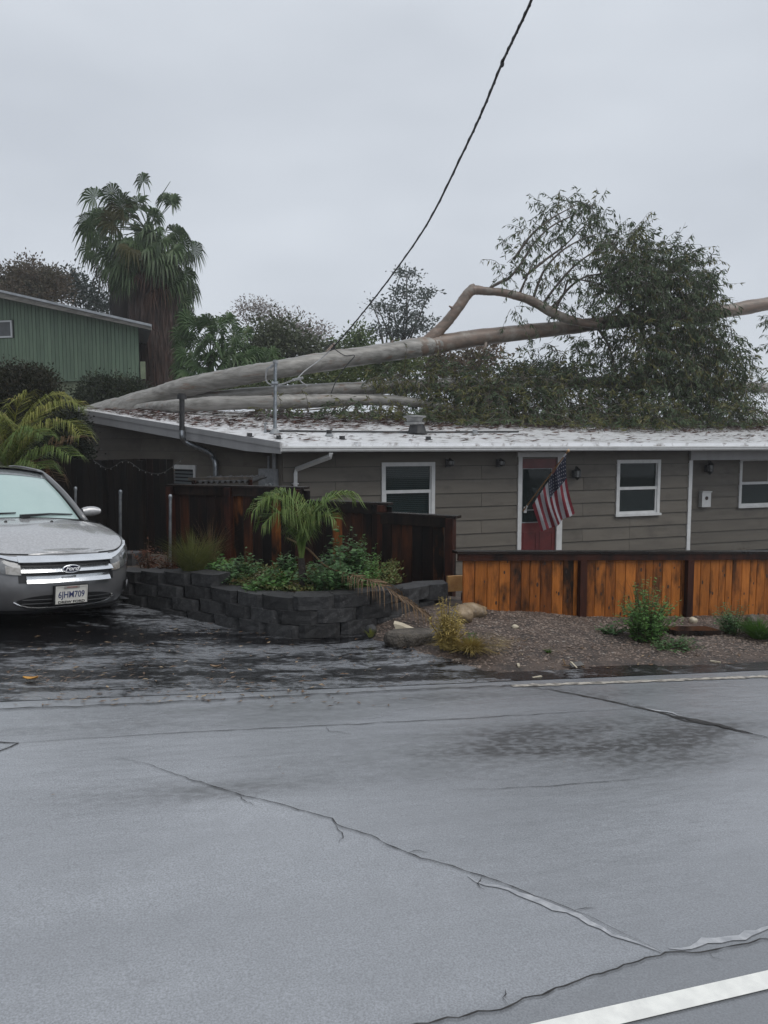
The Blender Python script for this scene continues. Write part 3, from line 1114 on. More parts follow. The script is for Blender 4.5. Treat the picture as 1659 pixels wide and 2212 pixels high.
z = Z_C0
LS = 7.75
SW = (None,)
wx = [((W0 + D2 * t), t) for t in [i * 0.02 for i in range(400)]]
u_of = lambda p: CU + F * p.x / (p.y * cP)
t_win0 = min(wx, key=lambda q: abs(u_of(q[0]) - 424))[1]
t_win1 = min(wx, key=lambda q: abs(u_of(q[0]) - 368))[1]
Yw = (W0 + D2 * t_win0).y
sw_z1, sw_z0 = P(395, 1004, Yw + 0.3).z, P(395, 1062, Yw + 0.3).z
while z < 2.4:
    for ta, tb in ((0.0, 1.25), (1.255, 4.0), (4.005, LS)) if int(z * 10) % 2 else ((0.0, 2.4), (2.405, 5.2), (5.205, LS)):
        b = MB()
        holes = [(t_win0 + 0.03, t_win1 - 0.03, sw_z0 + 0.03, sw_z1 - 0.03)]
        seg = 8
        for i in range(seg):
            a, c = ta + (tb - ta) * i / seg, ta + (tb - ta) * (i + 1) / seg
            ztop = min(z + COURSE - 0.004, side_top(a))
            zt2 = min(z + COURSE - 0.004, side_top(c))
            if ztop < z + 0.01 and zt2 < z + 0.01:
                continue
            ztop, zt2 = max(ztop, z + 0.002), max(zt2, z + 0.002)
            if abs(ztop - zt2) < 1e-6:
                for r in cut((a, c, z, ztop), holes):
                    f = lambda zz: 0.006 + 0.020 * (1 - (zz - z) / COURSE)
                    b.add([side_pt(r[0], f(r[2]), r[2]), side_pt(r[1], f(r[2]), r[2]), side_pt(r[1], f(r[3]), r[3]), side_pt(r[0], f(r[3]), r[3]),
                           side_pt(r[0], 0, r[2]), side_pt(r[1], 0, r[2]), side_pt(r[1], 0, r[3]), side_pt(r[0], 0, r[3])],
                          [(3, 2, 1, 0), (1, 5, 4, 0), (7, 6, 2, 3), (4, 7, 3, 0), (2, 6, 5, 1)])
            else:
                b.add([side_pt(a, 0.026, z), side_pt(c, 0.026, z), side_pt(c, 0.008, zt2), side_pt(a, 0.008, ztop),
                       side_pt(a, 0, z), side_pt(c, 0, z)], [(3, 2, 1, 0), (1, 5, 4, 0)])
        if b.f:
            b.build('siding_board', m_siding, house)
    z += COURSE
b = MB()
for i in range(12):
    a, c = LS * i / 12, LS * (i + 1) / 12
    for r in cut((a, c, FLOOR - 0.3, min(side_top(a), side_top(c)) + 0.02), [(t_win0 + 0.03, t_win1 - 0.03, sw_z0 + 0.03, sw_z1 - 0.03)]):
        b.add([side_pt(r[0], -0.003, r[2]), side_pt(r[1], -0.003, r[2]), side_pt(r[1], -0.003, r[3]), side_pt(r[0], -0.003, r[3])], [(3, 2, 1, 0)])
b.build('side_sheathing', m_dark, house)
b = MB()                                     # corner board
b.beam(side_pt(0.045, 0.0, FLOOR), side_pt(0.045, 0.0, 1.46), 0.10, 0.075, NOUT)
b.build('corner_board', m_siding, house)


def sbeam(b, t0, t1, z0, z1, o0, o1):        # a box lying along the side wall
    vs = [side_pt(t, o, zz) for t in (t0, t1) for o in (o0, o1) for zz in (z0, z1)]
    b.add(vs, [(0, 1, 3, 2), (4, 6, 7, 5), (0, 4, 5, 1), (2, 3, 7, 6), (0, 2, 6, 4), (1, 5, 7, 3)])


b = MB()
for q in ((t_win0, t_win0 + 0.07, sw_z0, sw_z1), (t_win1 - 0.07, t_win1, sw_z0, sw_z1), (t_win0 + 0.07, t_win1 - 0.07, sw_z1 - 0.10, sw_z1), (t_win0 + 0.07, t_win1 - 0.07, sw_z0, sw_z0 + 0.06)):
    sbeam(b, q[0], q[1], q[2], q[3], 0.0, 0.05)
fr = b.build('window', m_trim, house)
fr['label'] = 'small white side window with louvre slats'
b = MB()
for k in range(6):
    zz = sw_z0 + 0.10 + k * (sw_z1 - sw_z0 - 0.22) / 5
    sbeam(b, t_win0 + 0.075, t_win1 - 0.075, zz, zz + 0.05, 0.002, 0.012)
b.build('louvre', mat('dim_louvre', (0.10, 0.12, 0.13), None, 0.3), fr)
b = MB()
sbeam(b, t_win0 + 0.02, t_win1 - 0.02, sw_z0 + 0.02, sw_z1 - 0.02, -0.12, -0.10)
b.build('dark_backing', m_dark, fr)

# roof: two slopes, white and wet
b = MB()
left = lambda k: (E0.lerp(E1, k))
NS = 24
rows_t, rows_b = [], []
for k in range(9):
    e = left(k / 8)
    se, ne = to_sn(e)
    rt, rb = [], []
    for i in range(NS + 1):
        s = se + (SR - se) * i / NS
        rt.append(sn(s, ne, roof_z(ne) + 0.012 * noise.noise(Vector((s, ne, 0)))))
        rb.append(sn(s, ne, roof_z(ne) - 0.09))
    rows_t.append(rt)
    rows_b.append(rb)
back = [sn(s_e1 - 2.6 + (SR - s_e1 + 2.6) * i / NS, NR + 5.5, roof_z(NR) - 0.7) for i in range(NS + 1)]
rows_t.append(back)
rows_b.append([p - Vector((0, 0, 0.09)) for p in back])
b.grid(rows_t)
b.grid([r[::-1] for r in rows_b])
for i in range(NS):
    b.add([rows_t[0][i], rows_t[0][i + 1], rows_b[0][i + 1], rows_b[0][i]], [(0, 3, 2, 1)])
roof = b.build('roof', m_roof, house)
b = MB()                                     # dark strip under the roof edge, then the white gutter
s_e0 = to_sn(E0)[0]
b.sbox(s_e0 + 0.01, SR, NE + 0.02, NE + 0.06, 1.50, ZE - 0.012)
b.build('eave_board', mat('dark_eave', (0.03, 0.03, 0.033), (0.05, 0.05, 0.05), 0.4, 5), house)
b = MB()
prof = [(0.0, 0.0), (0.0, 0.105), (-0.015, 0.105), (-0.015, 0.012), (-0.075, 0.012), (-0.095, 0.04), (-0.095, 0.07), (-0.112, 0.085), (-0.112, 0.108), (-0.125, 0.108), (-0.125, 0.075), (-0.108, 0.06), (-0.108, 0.03), (-0.082, 0.0)]
z_g = 1.462
rows = [[sn(s, NE + 0.018 + a, z_g + c) for a, c in prof] for s in (s_e0 - 0.01, s_e0 + 6, s_e0 + 12, SR)]
b.grid(rows, closed=True)
b.add(rows[0], [tuple(range(len(prof)))])
b.build('gutter', m_trim, house)
b = MB()                                     # the soffit
b.add([sn(s_e0, NE + 0.07, 1.50), sn(SR, NE + 0.07, 1.50), sn(SR, NP + 0.1, 1.502), sn(to_sn(W0)[0], NP + 0.1, 1.502)], [(0, 1, 2, 3)])
b.build('soffit', m_siding, house)
b = MB()                                     # rake boards along the side eave
off = NOUT * 0.012
za, zb = roof_z(to_sn(E0)[1]), roof_z(n_e1)
def rake(b, top, bot, th, k0=0.0, k1=1.0, bot0=None):
    p0, p1 = E0.lerp(E1, k0), E0.lerp(E1, k1)
    z0, z1 = za + (zb - za) * k0, za + (zb - za) * k1
    bot0 = bot if bot0 is None else bot0
    vs = []
    for p, zz, bb in ((p0, z0, bot0), (p1, z1, bot)):
        for o in (0.0, th):
            q = p + NOUT * o
            vs += [Vector((q.x, q.y, zz + top)), Vector((q.x, q.y, zz + bb))]
    b.add(vs, [(0, 1, 3, 2), (4, 6, 7, 5), (0, 2, 6, 4), (1, 5, 7, 3), (2, 3, 7, 6), (0, 4, 5, 1)])
rake(b, 0.01, -0.105, 0.045)
b.build('rake_cap', m_fascia, house)
b = MB()
rake(b, -0.107, -0.285, 0.03, 0.13, 1.0)
rake(b, -0.107, -0.285, 0.03, 0.0, 0.13, -0.215)
b.build('rake_board', m_fascia, house)
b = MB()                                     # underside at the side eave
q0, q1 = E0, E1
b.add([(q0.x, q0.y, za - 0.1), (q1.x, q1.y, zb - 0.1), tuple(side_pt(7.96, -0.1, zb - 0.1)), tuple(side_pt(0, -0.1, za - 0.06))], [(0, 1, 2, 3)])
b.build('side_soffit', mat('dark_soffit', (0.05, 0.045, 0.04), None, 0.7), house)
b = MB()                                     # white stub hanging at the far rake end
pe = E1 - D2 * 0.15 - Vector((0, 0, 0.03))
b.box((pe.x, pe.y, roof_z(n_e1) - 0.36), (0.16, 0.05, 0.14))
b.build('rafter_end', m_trim, house)

# downspout at the left corner
b = MB()
dsp = [on_n(715, 978, NE - 0.03), on_n(714, 986, NE - 0.0), on_n(640, 1014, NW - 0.08), on_n(638, 1024, NW - 0.07), on_n(638, 1120, NW - 0.07)]
b.tube(dsp, [0.055, 0.055, 0.05, 0.05, 0.05], 4, True)
b.build('downspout', m_trim, house)
b = MB()
for v in (1045, 1095):
    p = on_n(638, v, NW - 0.07)
    s_, n_ = to_sn(p)
    b.sbox(s_ - 0.06, s_ + 0.06, n_ - 0.05, n_ + 0.068, p.z - 0.012, p.z + 0.012)
b.build('downspout_strap', m_trim, house)


def lantern(name, label, u, v, n, hgt, m_body, glow):
    p = on_n(u, v, n)
    s_, n_ = to_sn(p)
    t = thing(name, label, 'wall lamp', p, 'lanterns on the house wall')
    b = MB()
    b.sbox(s_ - 0.055, s_ + 0.055, n - 0.03, n - 0.0, p.z - 0.09, p.z + 0.09)
    c = sn(s_, n - 0.15, p.z)
    b.tube([sn(s_, n - 0.03, p.z + 0.03), sn(s_, n - 0.10, p.z + hgt * 0.62), sn(s_, n - 0.15, p.z + hgt * 0.55)], 0.014, 6)
    b.build('bracket', m_body, t)
    b = MB()
    b.lathe(c, [(0.015, hgt * 0.56), (0.03, hgt * 0.50), (0.095, hgt * 0.30), (0.09, hgt * 0.27)], 10)
    b.build('cap', m_body, t)
    b = MB()
    b.lathe(c, [(0.075, hgt * 0.27), (0.075, -hgt * 0.2), (0.05, -hgt * 0.32)], 10)
    b.build('lamp_glass', glow, t)
    b = MB()
    for k in range(6):
        a = k * pi / 3
        b.tube([(c.x + 0.08 * cos(a), c.y + 0.08 * sin(a), c.z + hgt * 0.28), (c.x + 0.08 * cos(a), c.y + 0.08 * sin(a), c.z - hgt * 0.22)], 0.007, 4)
    b.lathe(c, [(0.085, -hgt * 0.2), (0.085, -hgt * 0.24), (0.045, -hgt * 0.36), (0.015, -hgt * 0.46)], 10)
    b.build('cage', m_body, t)
    return t


m_lglass = mat('seeded_glass', (0.16, 0.17, 0.17), (0.10, 0.10, 0.10), 0.15, 20)
lantern('wall_lantern', 'dark wall lantern directly right of the red door', 1239, 1024, NW - 0.03, 0.30, m_black, m_lglass)
lantern('wall_lantern', 'black porch lantern above the white mailbox', 1525, 1012, NP - 0.03, 0.34, m_black, m_lglass)
lantern('wall_lantern', 'small dim lantern left of the red door under the gutter', 967, 1000, NW - 0.03, 0.16, m_black, m_lglass)
lantern('wall_lantern', 'small dim lantern close to the left side of the door frame', 1076, 1000, NW - 0.03, 0.16, m_black, m_lglass)

# mailbox on the porch wall
p = on_n(1519, 1078, NP - 0.03)
s_, n_ = to_sn(p)
mb_ = thing('mailbox', 'white metal mailbox hanging on the porch wall below the lantern', 'mailbox', p)
w_, h_ = us(1528, NP) - us(1509, NP), uz(1519, 1062, NP) - uz(1519, 1095, NP)
b = MB()
b.sbox(s_ - w_ / 2, s_ + w_ / 2, NP - 0.15, NP - 0.028, p.z - h_ / 2, p.z + h_ / 2 - 0.02)
b.build('box', m_trim, mb_)
b = MB()
b.sbox(s_ - w_ / 2 - 0.012, s_ + w_ / 2 + 0.012, NP - 0.175, NP - 0.028, p.z + h_ / 2 - 0.018, p.z + h_ / 2 + 0.008)
b.build('lid', m_trim, mb_)
b = MB()
q = sn(s_, NP - 0.15, p.z + 0.03)
b.tube([q, q + Vector((-N0, -N1, 0)) * 0.008], 0.05, 14)
o = b.build('emblem', mat('dark_bronze', (0.03, 0.015, 0.012), None, 0.4), mb_)

# electricity meter on the side wall
def side_at(u, v, off=0.02):                 # where a sight line meets the side wall
    d = ray(u, v)
    q = W0 + NOUT * off
    k = (q.x * NOUT.x + q.y * NOUT.y) / (d.x * NOUT.x + d.y * NOUT.y)
    return Vector((d.x * k, d.y * k, H + d.z * k))


pa, pb = side_at(569, 1012), side_at(603, 1075)
mt = thing('electricity_meter', 'grey electricity meter box with round glass dial beside the corner downspout', 'meter', pa)
b = MB()
tA, tB = (pa - W0).dot(D2), (pb - W0).dot(D2)
sbeam(b, min(tA, tB), max(tA, tB), pb.z, pa.z, 0.03, 0.16)
b.build('box', m_lgrey, mt)
b = MB()
c = side_at(584, 1052, 0.16)
b.tube([c, c + NOUT * 0.03, c + NOUT * 0.10, c + NOUT * 0.12], [0.105, 0.10, 0.085, 0.06], 18)
b.build('dial_glass', mat('meter_glass', (0.30, 0.32, 0.32), (0.08, 0.08, 0.08), 0.15, 22, 3), mt)
b = MB()
b.tube([c, c + NOUT * 0.025], 0.118, 18)
b.build('dial_ring', m_galv, mt)
b = MB()
q0, q1 = side_at(592, 1012, 0.09), side_at(592, 975, 0.09)
b.tube([q0, q1], 0.04, 8)
q0, q1 = side_at(580, 1012, 0.09), side_at(580, 985, 0.09)
b.tube([q0, q1], 0.022, 8)
b.build('conduit', m_lgrey, mt)

# flue rising in front of the rake board
def rake_at(u, v, off=0.10):
    d = ray(u, v)
    q = E0 + NOUT * off
    k = (q.x * NOUT.x + q.y * NOUT.y) / (d.x * NOUT.x + d.y * NOUT.y)
    return Vector((d.x * k, d.y * k, H + d.z * k))


fl = thing('flue_pipe', 'black stove flue with galvanised elbow in front of the side eave', 'flue', rake_at(393, 930))
b = MB()
top, bot = rake_at(393, 862), rake_at(393, 933)
b.tube([top, bot], 0.058, 12)
b.build('black_pipe', m_black, fl)
b = MB()
b.tube([rake_at(393, 853), rake_at(393, 862.5)], 0.105, 14)
b.tube([rake_at(393, 850), rake_at(393, 853.2)], 0.08, 14)
b.build('flue_cap', m_black, fl)
b = MB()
pts = [rake_at(393, 930), rake_at(394, 944), rake_at(402, 955, 0.0), rake_at(425, 966, -0.15), rake_at(448, 976, -0.25)]
pts += [side_at(459, 987, 0.14), side_at(465, 1000, 0.14), side_at(466, 1030, 0.14)]
b.tube([Vector(q) for q in smooth_line([tuple(p) for p in pts], 4)], 0.06, 10)
b.build('galvanised_elbow', m_galv, fl)

# service mast and other pipes through the roof
def roof_at(u, v):
    d = ray(u, v)
    nd = d.x * N0 + d.y * N1
    k = (H - ZE + SL * NE) / (SL * nd - d.z)
    return Vector((d.x * k, d.y * k, H + d.z * k))


pb = roof_at(594, 937)
mast = thing('service_mast', 'tall galvanised power service mast standing on the front roof corner', 'mast', pb)
top = P(595, 783, pb.y)
b = MB()
b.tube([pb, top], 0.037, 10)
b.build('pipe', m_galv, mast)
b = MB()
b.tube([top - Vector((0, 0, 0.02)), top + Vector((0, 0, 0.05))], [0.06, 0.05], 10)
b.tube([P(590, 788, pb.y), P(583, 795, pb.y)], 0.03, 8)
b.build('weather_head', m_lgrey, mast)
b = MB()
b.lathe(pb, [(0.13, 0.0), (0.11, 0.03), (0.06, 0.10), (0.04, 0.11)], 12)
b.build('flashing_boot', m_lgrey, mast)
b = MB()
b.tube([P(587, 829, pb.y), P(601, 829, pb.y)], 0.05, 8)
b.build('clamp', m_galv, mast)
m_cable = mat('black_cable', (0.012, 0.012, 0.014), None, 0.5)
m_wire = mat('grey_wire', (0.30, 0.31, 0.32), (0.2, 0.2, 0.2), 0.5, 30)
b = MB()
Ym = pb.y
loop = [(577, 795), (574, 808), (575, 822), (583, 830), (596, 832), (612, 829), (625, 824), (640, 819), (650, 817)]
b.tube([Vector(q) for q in smooth_line([tuple(P(u, v, Ym)) for u, v in loop], 4)], 0.017, 6)
b.tube([Vector(q) for q in smooth_line([tuple(P(u, v, Ym + 0.1)) for u, v in ((582, 792), (577, 800), (574, 812))], 4)], 0.022, 6)
b.tube([Vector(q) for q in smooth_line([tuple(P(u, v, Ym + 0.1)) for u, v in ((645, 817), (652, 826), (660, 831), (664, 834))], 4)], 0.015, 6)
b.tube([P(632, 821, Ym), P(655, 816, Ym)], 0.028, 8)
b.build('drip_loop', m_wire, mast)

vent = roof_at(901, 937)
tv = thing('roof_vent', 'roof ventilator with black base and flared grey hood near the eave', 'roof vent', vent)
b = MB()
b.lathe(vent, [(0.25, 0.0), (0.22, 0.02), (0.19, 0.12), (0.17, 0.20)], 16)
b.build('base', m_black, tv)
b = MB()
b.lathe(vent + Vector((-0.06, 0, 0)), [(0.18, 0.20), (0.23, 0.22), (0.23, 0.26), (0.17, 0.28), (0.19, 0.36), (0.27, 0.38), (0.27, 0.41), (0.05, 0.43)], 16)
b.build('hood', mat('vent_hood', (0.30, 0.30, 0.29), (0.2, 0.2, 0.2), 0.4, 6, metallic=0.4), tv)
for (u, v, hh, r_, lab) in ((711, 942, 0.13, 0.06, 'short dark plumbing pipe on the roof between mast and ventilator'), (1026, 939, 0.12, 0.06, 'short grey plumbing pipe on the roof right of the ventilator'),
                            (573, 935, 0.21, 0.022, 'thin bent vent pipe on the roof left of the mast')):
    q = roof_at(u, v)
    t = thing('plumbing_vent', lab, 'vent pipe', q, 'small vent pipes on the roof')
    b = MB()
    b.lathe(q, [(r_ * 1.6, 0.0), (r_ * 1.5, 0.015), (r_ * 1.05, hh * 0.35), (r_, hh * 0.4)], 10)
    b.build('boot', m_lgrey, t)
    b = MB()
    b.tube([q + Vector((0, 0, 0.01)), q + Vector((0, 0, hh))], r_, 10)
    if r_ < 0.03:
        b.tube([q + Vector((0, 0, hh)), q + Vector((0.05, 0, hh))], r_, 8)
    b.build('pipe', m_black if 'dark' in lab else m_lgrey, t)
for k, (u, v, lab) in enumerate(((539, 943, 'dark roof clip nearest the side rake board'), (602, 948, 'dark roof clip just below the service mast'), (739, 949, 'dark roof clip above the downspout'),
                                 (925, 950, 'dark roof clip below the ventilator hood'))):
    q = roof_at(u, v)
    b = MB()
    b.box(q + Vector((0, 0, 0.035)), (0.10, 0.07, 0.075), Matrix.Rotation(0.4 + k, 3, 'Z'))
    b.box(q + Vector((0, 0, 0.004)), (0.16, 0.12, 0.012), Matrix.Rotation(0.4 + k, 3, 'Z'))
    tag(b.build('roof_clip', m_black, org=q), lab, 'roof clip', 'small dark clips near the eave')
# thin lightning-type cable lying along the roof
b = MB()
pts = [roof_at(u, v) + Vector((0, 0, 0.03)) for u, v in ((574, 934), (640, 934), (720, 935), (800, 935.5), (880, 936), (960, 936), (1040, 935.5), (1120, 935))]
b.tube(pts, 0.022, 6)
tag(b.build('roof_cable', m_black, org=pts[0]), 'black cable lying along the white roof behind the eave', 'cable')
# ------------------------------------------------------------------ fences
def wood(name, orange, brown, black, stain, hi3=0.62, scale3=1.6, rough=0.5, rnd=0.18):
    return mat(name, orange, brown, rough, 7, 6, (3.5, 3.5, 0.45), lo=0.38, hi=0.66, bump=0.35, bscale=24, bstretch=(3, 3, 0.22), dist=0.008,
               rnd=rnd, c3=black, scale3=scale3, lo3=stain, hi3=hi3, stretch3=(3.6, 3.6, 1.1), spec=0.18)


m_pick = [wood('wet_redwood_picket', (0.38, 0.132, 0.028), (0.25, 0.083, 0.018), (0.022, 0.012, 0.008), 0.48, 0.69, 1.5),
          wood('stained_redwood_picket', (0.29, 0.098, 0.022), (0.16, 0.052, 0.014), (0.016, 0.010, 0.007), 0.46, 0.66),
          wood('dark_wet_picket', (0.19, 0.062, 0.016), (0.09, 0.03, 0.011), (0.012, 0.008, 0.006), 0.42, 0.64)]
m_postw = wood('wet_dark_post', (0.050, 0.016, 0.009), (0.028, 0.010, 0.007), (0.006, 0.004, 0.004), 0.45, 0.65)
m_old = [wood('rain_black_board', (0.022, 0.010, 0.007), (0.010, 0.006, 0.005), (0.005, 0.004, 0.004), 0.36, 0.60, 1.2),
         wood('rain_brown_board', (0.065, 0.022, 0.010), (0.024, 0.010, 0.006), (0.006, 0.004, 0.004), 0.40, 0.62, 1.2),
         wood('rain_orange_board', (0.24, 0.080, 0.020), (0.07, 0.024, 0.009), (0.008, 0.005, 0.004), 0.44, 0.60, 1.2)]
m_cap = wood('wet_cap_board', (0.022, 0.014, 0.011), (0.012, 0.009, 0.008), (0.006, 0.005, 0.005), 0.45, 0.65, rough=0.22)
m_knot = mat('wood_knot', (0.016, 0.007, 0.005), (0.03, 0.012, 0.006), 0.5, 40)


def board_mesh(name, w, th, m):              # one metre of board with eased edges, standing on its foot
    c = 0.005
    pr = [(-w / 2 + c, -th / 2), (w / 2 - c, -th / 2), (w / 2, -th / 2 + c), (w / 2, th / 2), (-w / 2, th / 2), (-w / 2, -th / 2 + c)]
    vs = [(x, y, z) for z in (0, 1) for x, y in pr]
    k = len(pr)
    fs = [(i, (i + 1) % k, k + (i + 1) % k, k + i) for i in range(k)] + [tuple(range(k - 1, -1, -1)), tuple(range(k, 2 * k))]
    me = bpy.data.meshes.new(name)
    me.from_pydata(vs, [], fs)
    me.materials.append(m)
    me.update()
    return me


def fence_boards(t, A, B, zb, zt, w, mats, weights, gap=0.004, th=0.019, off=0.0, wvar=0.0, mesh_name='picket', knots=False):
    A, B = Vector((A.x, A.y, 0)), Vector((B.x, B.y, 0))
    L = (B - A).length
    d = (B - A) / L
    nrm = Vector((d.y, -d.x, 0))             # towards the street
    ang = atan2(d.y, d.x)
    k = max(1, int(round(L / (w + gap))))
    pitch = L / k
    widths = [w, w * 0.93, w * 0.72] if wvar else [w]
    ms = {(i, j): board_mesh(mesh_name, ww, th, m) for i, m in enumerate(mats) for j, ww in enumerate(widths)}
    x = 0.0
    out = []
    while x < L - 0.03:
        j = rng.choice(len(widths), p=[0.5, 0.32, 0.18]) if wvar else 0
        i = rng.choice(len(mats), p=weights)
        ww = widths[j]
        c = A + d * (x + ww / 2) + nrm * (off + rng.uniform(-0.002, 0.003))
        f = min(1, (x + ww / 2) / L)
        z0 = zb(f) + rng.uniform(-0.012, 0.012)
        z1 = zt(f)
        o = piece('board' if mesh_name == 'board' else mesh_name, ms[i, j], t, (c.x, c.y, z0), scale=(1, 1, z1 - z0),
                  rot=(0, rng.normal(0, 0.0025), ang))
        out.append(o)
        if knots and rng.random() < 0.75:
            b = MB()
            for _ in range(rng.integers(1, 4)):
                q = c + d * rng.uniform(-ww * 0.35, ww * 0.35) + nrm * (th / 2 - 0.002) + Vector((0, 0, rng.uniform(z0 + 0.06, z1 - 0.06)))
                r_ = rng.uniform(0.008, 0.018)
                vs = [q + d * r_ * cos(a) * 0.8 + Vector((0, 0, r_ * sin(a) * 1.5)) + nrm * 0.0035 for a in [2 * pi * i_ / 7 for i_ in range(7)]]
                b.add(vs, [tuple(range(6, -1, -1))])
            kn = b.build('knot', m_knot, t)
            kn['kind'] = 'stuff'
        x += ww + gap
    return out


def post(t, p, z0, z1, ang, w=0.09, m=None, d_=None):
    b = MB()
    R3 = Matrix.Rotation(ang, 3, 'Z')
    h = z1 - z0
    b.box((p.x, p.y, (z0 + z1) / 2), (w, d_ or w, h), R3)
    return b.build('post', m or m_postw, t)


# the low orange fence along the gravel
NFN = 7.22
A, B = on_n(1001, 1190, NFN), on_n(2300, 1190, NFN)
zt0, zt1 = on_n(1001, 1190, NFN).z, on_n(1640, 1190.5, NFN).z
sA, sB = to_sn(A)[0], to_sn(B)[0]
s1640 = to_sn(on_n(1640, 1190, NFN))[0]
capz = lambda s: zt0 + (zt1 - zt0) * (s - sA) / (s1640 - sA)
zb_k = [(sA, on_n(1001, 1346, NFN).z), (to_sn(on_n(1280, 1300, NFN))[0], on_n(1280, 1368, NFN).z), (s1640, on_n(1640, 1352, NFN).z), (sB, on_n(1640, 1352, NFN).z - 0.05 * (sB - s1640))]


def foot(s):
    for (a, za_), (c, zc) in zip(zb_k, zb_k[1:]):
        if s <= c:
            return za_ + (zc - za_) * (s - a) / (c - a)
    return zb_k[-1][1]


ff = thing('picket_fence', 'low wet orange redwood board fence with dark cap along the gravel', 'fence', (A.x, A.y, foot(sA)))
fence_boards(ff, A, B, lambda f: foot(sA + (sB - sA) * f), lambda f: capz(sA + (sB - sA) * f) - 0.045, 0.142, m_pick, [0.52, 0.36, 0.12], wvar=1, knots=True)
b = MB()
p0, p1 = sn(sA - 0.10, NFN, capz(sA - 0.10) - 0.012), sn(sB, NFN, capz(sB) - 0.012)
b.beam(p0, p1, 0.13, 0.028)
b.build('cap_board', m_cap, ff)
b = MB()
b.beam(sn(sA - 0.08, NFN - 0.035, capz(sA - 0.08) - 0.063), sn(sB, NFN - 0.035, capz(sB) - 0.063), 0.032, 0.072)
b.build('top_rail', m_postw, ff)
for z_o in (0.28,):
    b = MB()
    b.beam(sn(sA, NFN + 0.03, foot(sA) + z_o), sn(sB, NFN + 0.03, foot(sB) + z_o), 0.035, 0.085)
    b.build('back_rail', m_postw, ff)
for u in (1258, 1491, 1745, 2020, 2290):
    s = us(u, NFN)
    post(ff, sn(s, NFN - 0.05), foot(s) - 0.15, capz(s) - 0.10, PHI, 0.088, d_=0.06)
b = MB()                                     # a dark kick board under the pickets, right of the second post
sk0, sk1 = us(1275, NFN), us(1700, NFN)
b.beam(sn(sk0, NFN + 0.012, foot(sk0) + 0.0), sn(sk1, NFN + 0.012, foot(sk1) + 0.0), 0.03, 0.14)
b.build('kick_board', m_cap, ff)
# behind the gap at its left end: pale lumber and a block
q = on_n(991, 1250, NFN + 0.4)
s_, n_ = to_sn(q)
b = MB()
b.sbox(s_ - 0.14, s_ + 0.12, n_ - 0.02, n_ + 0.02, on_n(991, 1276, NFN + 0.4).z, on_n(991, 1243, NFN + 0.4).z)
tag(b.build('timber_offcut', mat('pale_timber', (0.35, 0.20, 0.08), (0.25, 0.13, 0.05), 0.5, 8), org=q), 'short pale timber board seen in the gap between the two fences', 'timber')

# the dark stepped fence above the planter
pA0, pA1 = P(370, 1048, 11.0), P(655, 1050, 10.35)
pB0, pB1 = P(657, 1082, 10.25), P(835, 1084, 9.75)
pC0, pC1 = P(826, 1109, 9.62), P(981, 1111, 9.12)
SECT = [(pA0, pA1, 1049, [0.62, 0.26, 0.12], (372, 497, 650)), (pB0, pB1, 1083, [0.5, 0.36, 0.14], (829,)), (pC0, pC1, 1110, [0.55, 0.37, 0.08], (979,))]
sf = thing('stepped_fence', 'tall rain-darkened wooden fence stepping down above the planter', 'fence', (pA0.x, pA0.y, -0.2))
for (a, c, v, wts, posts) in SECT:
    zt_ = (a.z + c.z) / 2
    zb_ = -0.42 if v > 1100 else -0.25
    d = Vector((c.x - a.x, c.y - a.y, 0)).normalized()
    nrm = Vector((d.y, -d.x, 0))
    ang = atan2(d.y, d.x)
    fence_boards(sf, a, c, lambda f: zb_, lambda f: zt_ - 0.05, 0.14, m_old, wts, mesh_name='board')
    b = MB()
    b.beam(Vector((a.x, a.y, zt_ - 0.012)) - d * 0.05, Vector((c.x, c.y, zt_ - 0.012)) + d * 0.06, 0.15, 0.03)
    b.build('cap_board', m_cap, sf)
    b = MB()
    b.beam(Vector((a.x, a.y, zt_ - 0.085)) + nrm * 0.032, Vector((c.x, c.y, zt_ - 0.085)) + nrm * 0.032, 0.035, 0.115)
    b.build('top_rail', m_cap, sf)
    for u in posts:
        f = (u - CU) / F
        k = (f * a.y - a.x) / (d.x - f * d.y)
        p = Vector((a.x, a.y, 0)) + d * k + nrm * 0.055
        post(sf, p, zb_ - 0.1, zt_ - 0.028, ang, 0.095)

# the taller dark fence at the back of the driveway
m_deep = wood('soaked_black_board', (0.013, 0.009, 0.007), (0.008, 0.006, 0.005), (0.004, 0.004, 0.004), 0.40, 0.62, 1.2)
qa, qb = P(40, 990, 14.6), P(372, 990, 13.2)
bf = thing('back_fence', 'tall nearly black board fence closing the driveway behind the car', 'fence', (qa.x, qa.y, 0))
fence_boards(bf, qa, qb, lambda f: -0.3, lambda f: 1.35 + 0.015 * sin(f * 9), 0.14, [m_deep, m_old[0]], [0.8, 0.2], mesh_name='board')
d = Vector((qb.x - qa.x, qb.y - qa.y, 0)).normalized()
for u in (105, 225, 310):
    f = (u - CU) / F
    k = (f * qa.y - qa.x) / (d.x - f * d.y)
    post(bf, Vector((qa.x, qa.y, 0)) + d * k + Vector((d.y, -d.x, 0)) * 0.06, -0.4, 1.33, atan2(d.y, d.x), 0.10, m_deep if u != 105 else m_old[1])
